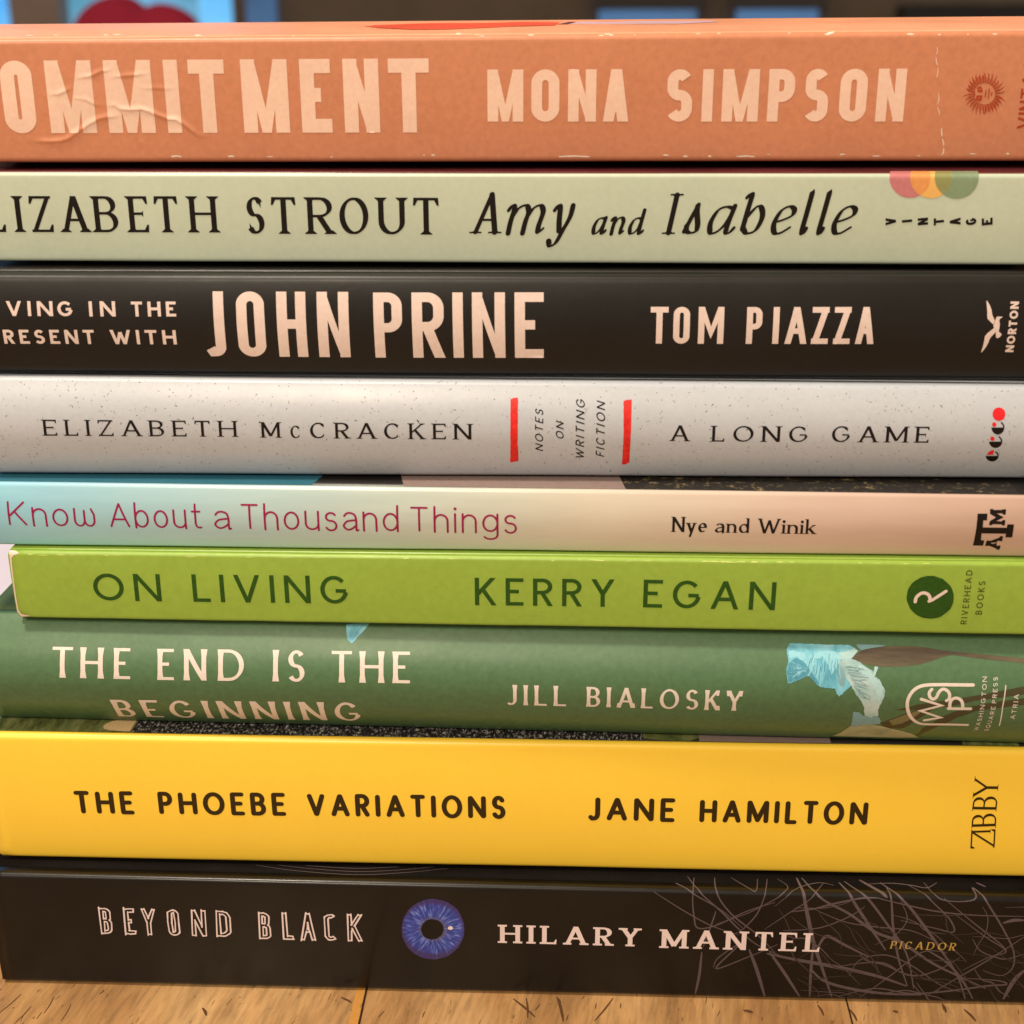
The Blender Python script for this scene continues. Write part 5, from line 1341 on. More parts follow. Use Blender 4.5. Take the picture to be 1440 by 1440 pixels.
('P','grass_photo_ink',[(188.596,29.921),(193.874,29.921),(199.145,29.921),(199.145,69.601),(193.874,69.601),(188.596,69.601)]),
('P','pencil_ink',[(22.489,32.201),(22.989,31.201),(24.289,30.601),(28.319,30.301),(28.319,37.101),(25.989,35.601),(23.689,34.201),(22.689,33.201)]),
  ],
 },
 'black': {
  'title_lettering': [
('T','chalk_pink_ink','BEYOND','outline',(21.702,12.923),(1.0,-0.001),5.734,26.158,[(0.001,2.24),(4.944,6.937),(8.385,11.139),(13.683,15.826),(18.409,21.198),(23.331,26.156)]),
('T','chalk_pink_ink','BLACK','outline',(53.508,12.543),(1.0,0.004),5.923,20.551,[(-0.0,2.239),(4.747,6.738),(8.364,11.272),(13.101,15.598),(17.673,20.564)]),
  ],
  'eye_picture': [
('P','eye_iris_ink',[(94.32,15.89),(94.29,16.62),(94.22,17.34),(94.04,18.03),(93.82,18.7),(93.56,19.35),(93.26,19.98),(92.85,20.52),(92.4,21.02),(91.87,21.41),(91.35,21.81),(90.77,22.09),(90.17,22.32),(89.55,22.48),(88.92,22.58),(88.28,22.68),(87.64,22.61),(86.99,22.48),(86.36,22.28),(85.77,21.95),(85.19,21.62),(84.62,21.24),(84.09,20.79),(83.61,20.27),(83.18,19.7),(82.88,19.04),(82.52,18.41),(82.26,17.72),(82.09,17.01),(82.0,16.28),(81.91,15.54),(81.96,14.81),(81.96,14.06),(82.11,13.34),(82.35,12.66),(82.65,12.02),(82.94,11.35),(83.36,10.8),(83.79,10.25),(84.29,9.78),(84.85,9.41),(85.42,9.09),(86.02,8.81),(86.66,8.65),(87.31,8.58),(87.96,8.54),(88.62,8.54),(89.26,8.77),(89.89,8.98),(90.53,9.21),(91.1,9.61),(91.67,10.02),(92.19,10.52),(92.65,11.08),(93.13,11.63),(93.43,12.32),(93.75,12.99),(93.98,13.7),(94.2,14.41),(94.28,15.15)]),
  ],
  'eye_pupil': [
('P','crease_ink',[(90.2,15.74),(90.18,16.24),(90.05,16.71),(89.84,17.15),(89.51,17.49),(89.15,17.79),(88.68,17.86),(88.25,18.01),(87.78,18.06),(87.32,17.91),(86.88,17.72),(86.55,17.34),(86.2,17.01),(85.99,16.56),(85.8,16.11),(85.73,15.62),(85.84,15.14),(85.94,14.68),(86.15,14.26),(86.39,13.83),(86.78,13.56),(87.24,13.45),(87.67,13.27),(88.14,13.38),(88.6,13.43),(89.01,13.7),(89.37,14.01),(89.77,14.31),(89.94,14.79),(90.09,15.26)]),
('P','chalk_pink_ink',[(92.09,16.11),(92.04,16.29),(91.91,16.44),(91.71,16.52),(91.48,16.51),(91.28,16.42),(91.13,16.27),(91.08,16.08),(91.13,15.89),(91.26,15.75),(91.46,15.67),(91.69,15.68),(91.89,15.77),(92.04,15.92)]),
  ],
  'author_lettering': [
('T','chalk_pink_ink','HILARY','slab',(101.338,12.839),(1.0,-0.004),4.236,27.46,None),
('T','chalk_pink_ink','MANTEL','slab',(133.098,12.553),(1.0,-0.003),4.355,30.746,None),
  ],
  'publisher_lettering': [
('T','gold_ink','PICADOR','gold',(177.565,13.692),(1.0,-0.011),1.795,12.471,None),
  ],
  'fold_line': [
('S','crease_ink',[(79.49,22.68),(78.25,18.94),(76.97,14.79),(75.6,8.83),(74.51,3.54),(73.95,1.11)],0.342,True,True),
  ],
  'scribble_drawing': [
('S','scribble_ink',[(129.55,30.55),(134.49,28.69),(138.79,25.23),(144.38,21.67),(149.05,17.37)],0.26,True,True),
('S','scribble_ink',[(131.35,25.29),(136.93,21.46),(142.54,18.08),(148.12,16.02)],0.262,True,True),
('S','scribble_ink',[(139.33,29.74),(138.8,24.7),(139.22,20.06),(140.07,17.41),(143.53,18.11),(149.35,21.52),(154.69,23.7)],0.314,True,True),
('S','scribble_ink',[(138.1,30.12),(140.04,25.75),(144.39,21.38),(148.06,17.34),(151.73,13.82),(157.93,10.61)],0.314,True,True),
('S','scribble_ink',[(143.36,29.91),(143.5,25.34),(146.4,20.85),(151.6,16.24),(155.33,12.09)],0.313,True,True),
('S','scribble_ink',[(146.64,30.04),(148.89,27.58),(150.95,25.93),(151.73,29.82)],0.208,True,True),
('S','scribble_ink',[(153.64,29.9),(152.65,25.07),(151.36,20.99),(149.04,17.67),(147.12,16.11)],0.26,True,True),
('S','scribble_ink',[(155.66,29.98),(157.33,27.51),(155.61,25.14),(150.34,21.54),(146.46,19.67),(143.52,18.4)],0.208,True,True),
('S','scribble_ink',[(159.47,30.4),(160.31,24.73),(161.33,20.09),(162.66,14.74),(164.54,9.24),(167.13,1.59)],0.783,True,True),
('S','scribble_ink',[(160.48,30.44),(163.0,25.32),(169.15,21.49),(174.38,17.5),(179.52,15.23),(185.92,10.49),(191.2,7.48),(197.04,4.43)],0.623,True,True),
('S','scribble_ink',[(157.77,21.64),(162.17,22.46),(166.04,23.74),(170.88,25.02),(174.31,25.21)],0.413,True,True),
('S','scribble_ink',[(174.31,25.21),(178.8,24.1),(185.8,22.56),(193.21,21.89),(202.52,21.87)],0.308,True,True),
('S','scribble_ink',[(167.53,29.19),(169.4,24.98),(172.19,20.41),(174.43,16.9),(176.71,13.32)],0.621,True,True),
('S','scribble_ink',[(168.6,29.66),(171.0,26.39),(172.88,24.51),(176.17,19.93),(180.73,12.82),(183.05,4.02)],0.465,True,True),
('S','scribble_ink',[(171.69,30.22),(174.97,26.56),(176.04,25.39)],0.73,True,True),
('S','scribble_ink',[(175.55,29.52),(177.87,26.27),(180.85,23.0),(184.19,18.38),(187.04,14.23),(191.2,7.48),(193.35,1.7)],0.568,True,True),
('S','scribble_ink',[(176.46,27.87),(177.13,23.47),(177.74,18.79),(179.35,11.54),(181.74,4.63)],0.466,True,True),
('S','scribble_ink',[(180.88,28.9),(184.62,24.85),(188.4,20.87),(189.41,17.93),(185.64,18.72),(179.1,20.31)],0.31,True,True),
('S','scribble_ink',[(184.07,29.87),(186.08,25.39),(192.68,25.31),(193.17,28.56),(194.88,25.36),(197.15,21.71),(199.53,17.62),(201.47,13.42),(201.65,9.69),(199.65,7.73),(196.03,8.89)],0.359,True,True),
('S','scribble_ink',[(194.35,30.3),(195.77,29.09)],0.367,True,True),
('S','scribble_ink',[(189.27,22.07),(195.67,16.91),(199.96,13.68),(196.68,12.05),(192.06,8.78)],0.258,True,True),
('S','scribble_ink',[(198.76,20.28),(200.66,20.93),(202.61,20.99)],0.718,True,True),
('S','scribble_ink',[(187.06,25.42),(193.41,19.83),(198.25,15.77),(199.93,13.99)],0.258,True,True),
('S','scribble_ink',[(156.53,17.28),(163.44,18.08),(169.19,20.91),(171.98,23.33)],0.259,True,True),
('S','scribble_ink',[(162.17,22.46),(168.28,19.7),(174.29,18.69),(181.27,17.99),(186.44,15.43)],0.259,True,True),
('S','scribble_ink',[(153.85,11.73),(159.95,10.36),(167.06,9.0),(175.25,7.02),(181.49,4.63)],0.84,True,True),
('S','scribble_ink',[(163.32,12.31),(164.36,15.4),(165.55,16.16),(168.67,14.31),(173.35,11.68)],0.677,True,True),
('S','scribble_ink',[(150.3,12.56),(152.07,7.62),(153.99,1.12)],0.687,True,True),
('S','scribble_ink',[(154.33,12.06),(157.1,7.76),(160.82,1.39)],0.633,True,True),
('S','scribble_ink',[(162.66,14.74),(162.63,7.92),(162.84,1.46)],0.579,True,True),
('S','scribble_ink',[(141.05,11.68),(140.78,6.02),(140.21,1.46)],0.531,True,True),
('S','scribble_ink',[(143.47,8.13),(144.37,10.53),(148.23,13.72),(143.99,7.89),(149.89,10.69),(155.73,13.94)],0.318,True,True),
('S','scribble_ink',[(162.6,8.24),(165.32,5.45),(170.5,3.65),(177.66,2.55),(184.72,2.43)],0.687,True,True),
('S','scribble_ink',[(166.59,8.67),(174.98,10.17),(182.24,7.22),(187.1,8.63),(191.24,11.89)],0.314,True,True),
('S','scribble_ink',[(168.65,1.63),(175.53,3.8),(182.68,2.7),(190.12,3.58),(197.46,5.1),(200.91,5.52),(199.3,6.44),(192.27,6.88)],0.418,True,True),
('S','scribble_ink',[(172.71,1.41),(178.24,7.1),(183.7,12.9),(188.65,13.05)],0.26,True,True),
('S','scribble_ink',[(200.85,1.92),(202.28,6.53),(203.95,9.13)],0.886,True,True),
('S','scribble_ink',[(194.85,1.74),(192.34,6.24),(188.89,10.57),(184.63,13.55)],0.521,True,True),
('S','scribble_ink',[(178.75,24.68),(180.3,20.64),(178.38,17.01),(174.62,14.48)],0.207,True,True),
('S','scribble_ink',[(164.52,29.07),(161.54,24.76),(157.3,21.16),(153.03,17.48)],0.208,True,True),
('S','scribble_ink',[(185.76,2.13),(191.27,6.85),(196.75,11.43),(203.03,17.12)],0.311,True,True),
('S','scribble_ink',[(170.24,6.87),(171.94,10.7),(176.81,12.09),(182.0,9.74),(188.49,4.83),(193.7,3.03)],0.261,True,True),
('S','scribble_ink',[(166.38,28.3),(163.52,29.03),(159.27,27.17),(154.73,22.83)],0.209,True,True),
('S','scribble_ink',[(186.58,29.98),(184.19,28.19),(181.38,28.92),(177.52,29.43),(172.44,28.89)],0.262,True,True),
('S','scribble_ink',[(143.4,21.35),(142.76,18.68),(141.25,12.91)],0.314,True,True),
  ],
  'scribble_drawing.faint': [
('S','scribble_ink',[(193.16,17.0),(196.73,16.86),(199.8,16.65),(202.75,17.53),(203.27,17.18)],0.174,True,True),
('S','scribble_faint_ink',[(170.4,21.45),(172.41,20.03),(174.33,19.15),(176.81,17.56),(180.46,17.37)],0.216,True,True),
('S','scribble_faint_ink',[(160.02,5.85),(162.01,4.53),(164.1,3.12),(164.62,0.99),(163.23,0.85)],0.268,True,True),
('S','scribble_ink',[(174.9,2.41),(177.85,2.75),(181.59,3.47),(185.36,2.75),(188.11,3.69)],0.288,True,True),
('S','scribble_faint_ink',[(200.02,7.72),(201.93,6.25),(204.22,4.99),(204.86,3.8),(204.82,4.17)],0.162,True,True),
('S','scribble_faint_ink',[(162.96,22.54),(164.11,20.31),(166.41,17.89),(167.83,16.07),(168.14,13.24)],0.236,True,True),
('S','scribble_ink',[(158.57,22.55),(160.72,22.62),(164.03,22.68),(167.53,23.63),(170.1,24.91)],0.185,True,True),
('S','scribble_faint_ink',[(197.55,4.84),(199.35,1.75),(200.36,1.23),(199.31,1.19),(197.37,1.09)],0.25,True,True),
('S','scribble_faint_ink',[(188.81,17.23),(192.08,17.49),(195.42,18.0),(198.52,17.46),(200.46,16.85)],0.187,True,True),
('S','scribble_ink',[(164.24,1.58),(167.26,2.02),(169.33,1.22),(172.27,1.14),(174.26,1.18)],0.171,True,True),
('S','scribble_faint_ink',[(155.48,22.2),(156.9,19.84),(158.19,16.6),(158.89,13.98),(158.94,11.26)],0.221,True,True),
('S','scribble_faint_ink',[(182.0,6.77),(184.89,6.35),(188.62,5.62),(191.41,4.65),(193.38,2.59)],0.246,True,True),
('S','scribble_ink',[(164.91,12.35),(166.55,10.58),(168.62,9.0),(170.52,6.93),(172.57,4.51)],0.151,True,True),
('S','scribble_faint_ink',[(169.72,14.29),(172.61,12.85),(174.81,10.38),(175.7,7.86),(174.88,5.46)],0.238,True,True),
('S','scribble_faint_ink',[(200.31,14.74),(202.19,13.45),(203.89,11.72),(204.15,9.5),(204.31,8.23)],0.201,True,True),
('S','scribble_ink',[(160.85,2.94),(164.44,2.72),(166.52,2.58),(169.41,2.49),(171.51,1.62)],0.156,True,True),
('S','scribble_faint_ink',[(190.07,13.39),(193.12,12.83),(196.11,12.36),(197.94,10.6),(200.59,9.37)],0.156,True,True),
('S','scribble_faint_ink',[(180.86,21.76),(184.08,21.67),(186.53,21.64),(189.23,21.77),(191.9,21.96)],0.257,True,True),
('S','scribble_ink',[(171.42,13.07),(173.25,10.69),(177.08,10.01),(179.86,8.1),(181.84,7.13)],0.266,True,True),
('S','scribble_faint_ink',[(169.85,18.27),(171.4,16.64),(173.27,13.75),(174.99,12.21),(175.59,10.68)],0.162,True,True),
('S','scribble_faint_ink',[(169.89,2.44),(171.22,1.01),(172.51,1.09),(172.63,1.1),(170.89,0.99)],0.229,True,True),
('S','scribble_ink',[(156.29,16.71),(158.93,15.55),(160.94,15.53),(163.46,13.9),(165.8,11.49)],0.269,True,True),
('S','scribble_faint_ink',[(162.65,2.68),(164.99,1.01),(167.64,1.16),(170.38,0.96),(171.73,1.04)],0.171,True,True),
('S','scribble_faint_ink',[(188.1,12.43),(190.62,10.1),(192.53,7.38),(194.4,5.44),(196.78,4.45)],0.28,True,True),
('S','scribble_ink',[(193.28,16.3),(195.02,13.6),(198.23,12.13),(200.32,11.81),(203.45,13.07)],0.281,True,True),
('S','scribble_faint_ink',[(194.48,15.22),(197.08,14.31),(199.9,12.07),(202.49,11.53),(204.13,9.74)],0.159,True,True),
('S','scribble_faint_ink',[(157.04,13.7),(158.45,12.38),(159.34,10.75),(161.87,8.05),(163.89,5.65)],0.283,True,True),
('S','scribble_ink',[(183.49,5.49),(185.15,3.0),(186.56,1.08),(189.0,0.95),(189.43,0.98)],0.258,True,True),
('S','scribble_faint_ink',[(166.71,12.22),(168.71,11.8),(172.61,11.5),(174.89,9.33),(176.61,6.94)],0.28,True,True),
('S','scribble_faint_ink',[(157.91,20.66),(159.63,19.02),(162.12,17.29),(164.25,16.28),(167.93,16.0)],0.266,True,True),
('S','scribble_ink',[(182.61,5.39),(184.67,2.83),(187.87,1.92),(189.99,1.01),(192.96,1.18)],0.247,True,True),
('S','scribble_faint_ink',[(200.19,9.86),(202.35,7.93),(203.18,6.31),(204.62,4.86),(204.88,3.65)],0.206,True,True),
('S','scribble_faint_ink',[(156.43,9.6),(158.66,9.68),(160.79,11.38),(163.28,13.33),(165.77,14.54)],0.154,True,True),
('S','scribble_ink',[(177.1,21.56),(179.97,20.82),(182.45,19.61),(184.18,18.02),(187.94,17.39)],0.199,True,True),
('S','scribble_faint_ink',[(164.76,3.54),(167.61,3.08),(170.0,2.96),(172.91,2.08),(174.48,1.19)],0.199,True,True),
('S','scribble_faint_ink',[(186.12,22.8),(187.51,21.45),(188.31,18.29),(190.14,16.66),(191.78,15.04)],0.243,True,True),
('S','scribble_ink',[(194.3,9.23),(196.1,6.59),(198.29,5.8),(199.94,3.68),(202.0,2.44)],0.28,True,True),
('S','scribble_faint_ink',[(181.25,11.77),(183.99,11.74),(186.2,11.06),(189.95,11.22),(192.57,11.12)],0.237,True,True),
('S','scribble_faint_ink',[(199.86,11.97),(201.81,11.06),(203.99,10.88),(204.18,9.26),(204.32,8.13)],0.243,True,True),
('S','scribble_ink',[(194.39,23.86),(195.63,21.45),(195.62,18.03),(194.47,15.11),(193.78,12.42)],0.178,True,True),
('S','scribble_faint_ink',[(160.94,6.56),(162.92,5.79),(165.44,6.14),(167.52,6.6),(171.4,6.83)],0.209,True,True),
('S','scribble_faint_ink',[(180.77,10.45),(182.4,8.37),(185.16,6.55),(188.93,6.47),(192.43,5.34)],0.294,True,True),
('S','scribble_ink',[(198.72,23.79),(202.54,23.99),(202.6,23.39),(202.7,22.44),(202.77,21.77)],0.164,True,True),
('S','scribble_faint_ink',[(162.73,13.96),(164.68,11.74),(166.87,9.07),(169.93,8.19),(173.16,7.44)],0.219,True,True),
('S','scribble_faint_ink',[(166.43,20.32),(169.2,18.41),(170.7,15.61),(172.48,13.56),(175.81,12.59)],0.186,True,True),
('S','scribble_ink',[(183.93,18.56),(186.13,17.02),(188.59,14.64),(190.85,12.82),(192.68,10.84)],0.192,True,True),
  ],
  'cover_rings': [
('S','scribble_ink',[(52.46,30.49),(61.34,28.8),(72.78,27.95),(82.49,29.06),(90.5,30.72)],0.154,True,True),
('S','scribble_ink',[(56.99,30.68),(64.02,29.63),(72.62,29.02),(80.98,29.85),(87.91,31.22)],0.154,True,True),
('S','scribble_ink',[(62.41,30.66),(72.45,30.1),(80.85,30.93)],0.155,True,True),
  ],
 },
 'creases': [([(24.596,4.472),(28.07,4.325),(30.181,4.458),(31.637,4.96),(32.908,5.875),(34.65,6.899),(35.653,7.58),(37.36,8.37),(39.253,8.772),(41.111,8.855)],0.19,0.3),([(38.985,10.627),(40.386,10.801),(41.248,10.211),(43.071,9.978),(45.159,10.105),(46.503,9.694),(47.824,9.011),(49.613,8.371),(51.215,8.207),(52.31,7.523),(53.82,6.269),(55.98,4.437)],0.19,0.28),([(28.609,12.654),(30.467,12.802),(31.908,13.356),(33.583,13.974)],0.16,0.26),([(33.741,15.468),(35.374,15.748),(37.004,16.006),(38.442,16.663),(40.766,17.048)],0.15,0.24),([(39.947,15.656),(41.793,15.801),(43.636,15.924),(45.49,16.179),(47.327,16.257)],0.12,0.24),([(44.81,13.738),(47.563,13.725),(49.623,13.67),(52.153,13.746)],0.07,0.25),([(52.642,11.354),(53.749,10.834),(54.955,10.11)],0.08,0.24),([(32.692,12.118),(35.2,11.881),(37.16,10.815),(38.994,10.717)],0.1,0.25),([(43.116,5.845),(44.344,4.237),(45.575,2.622)],0.08,0.3)],
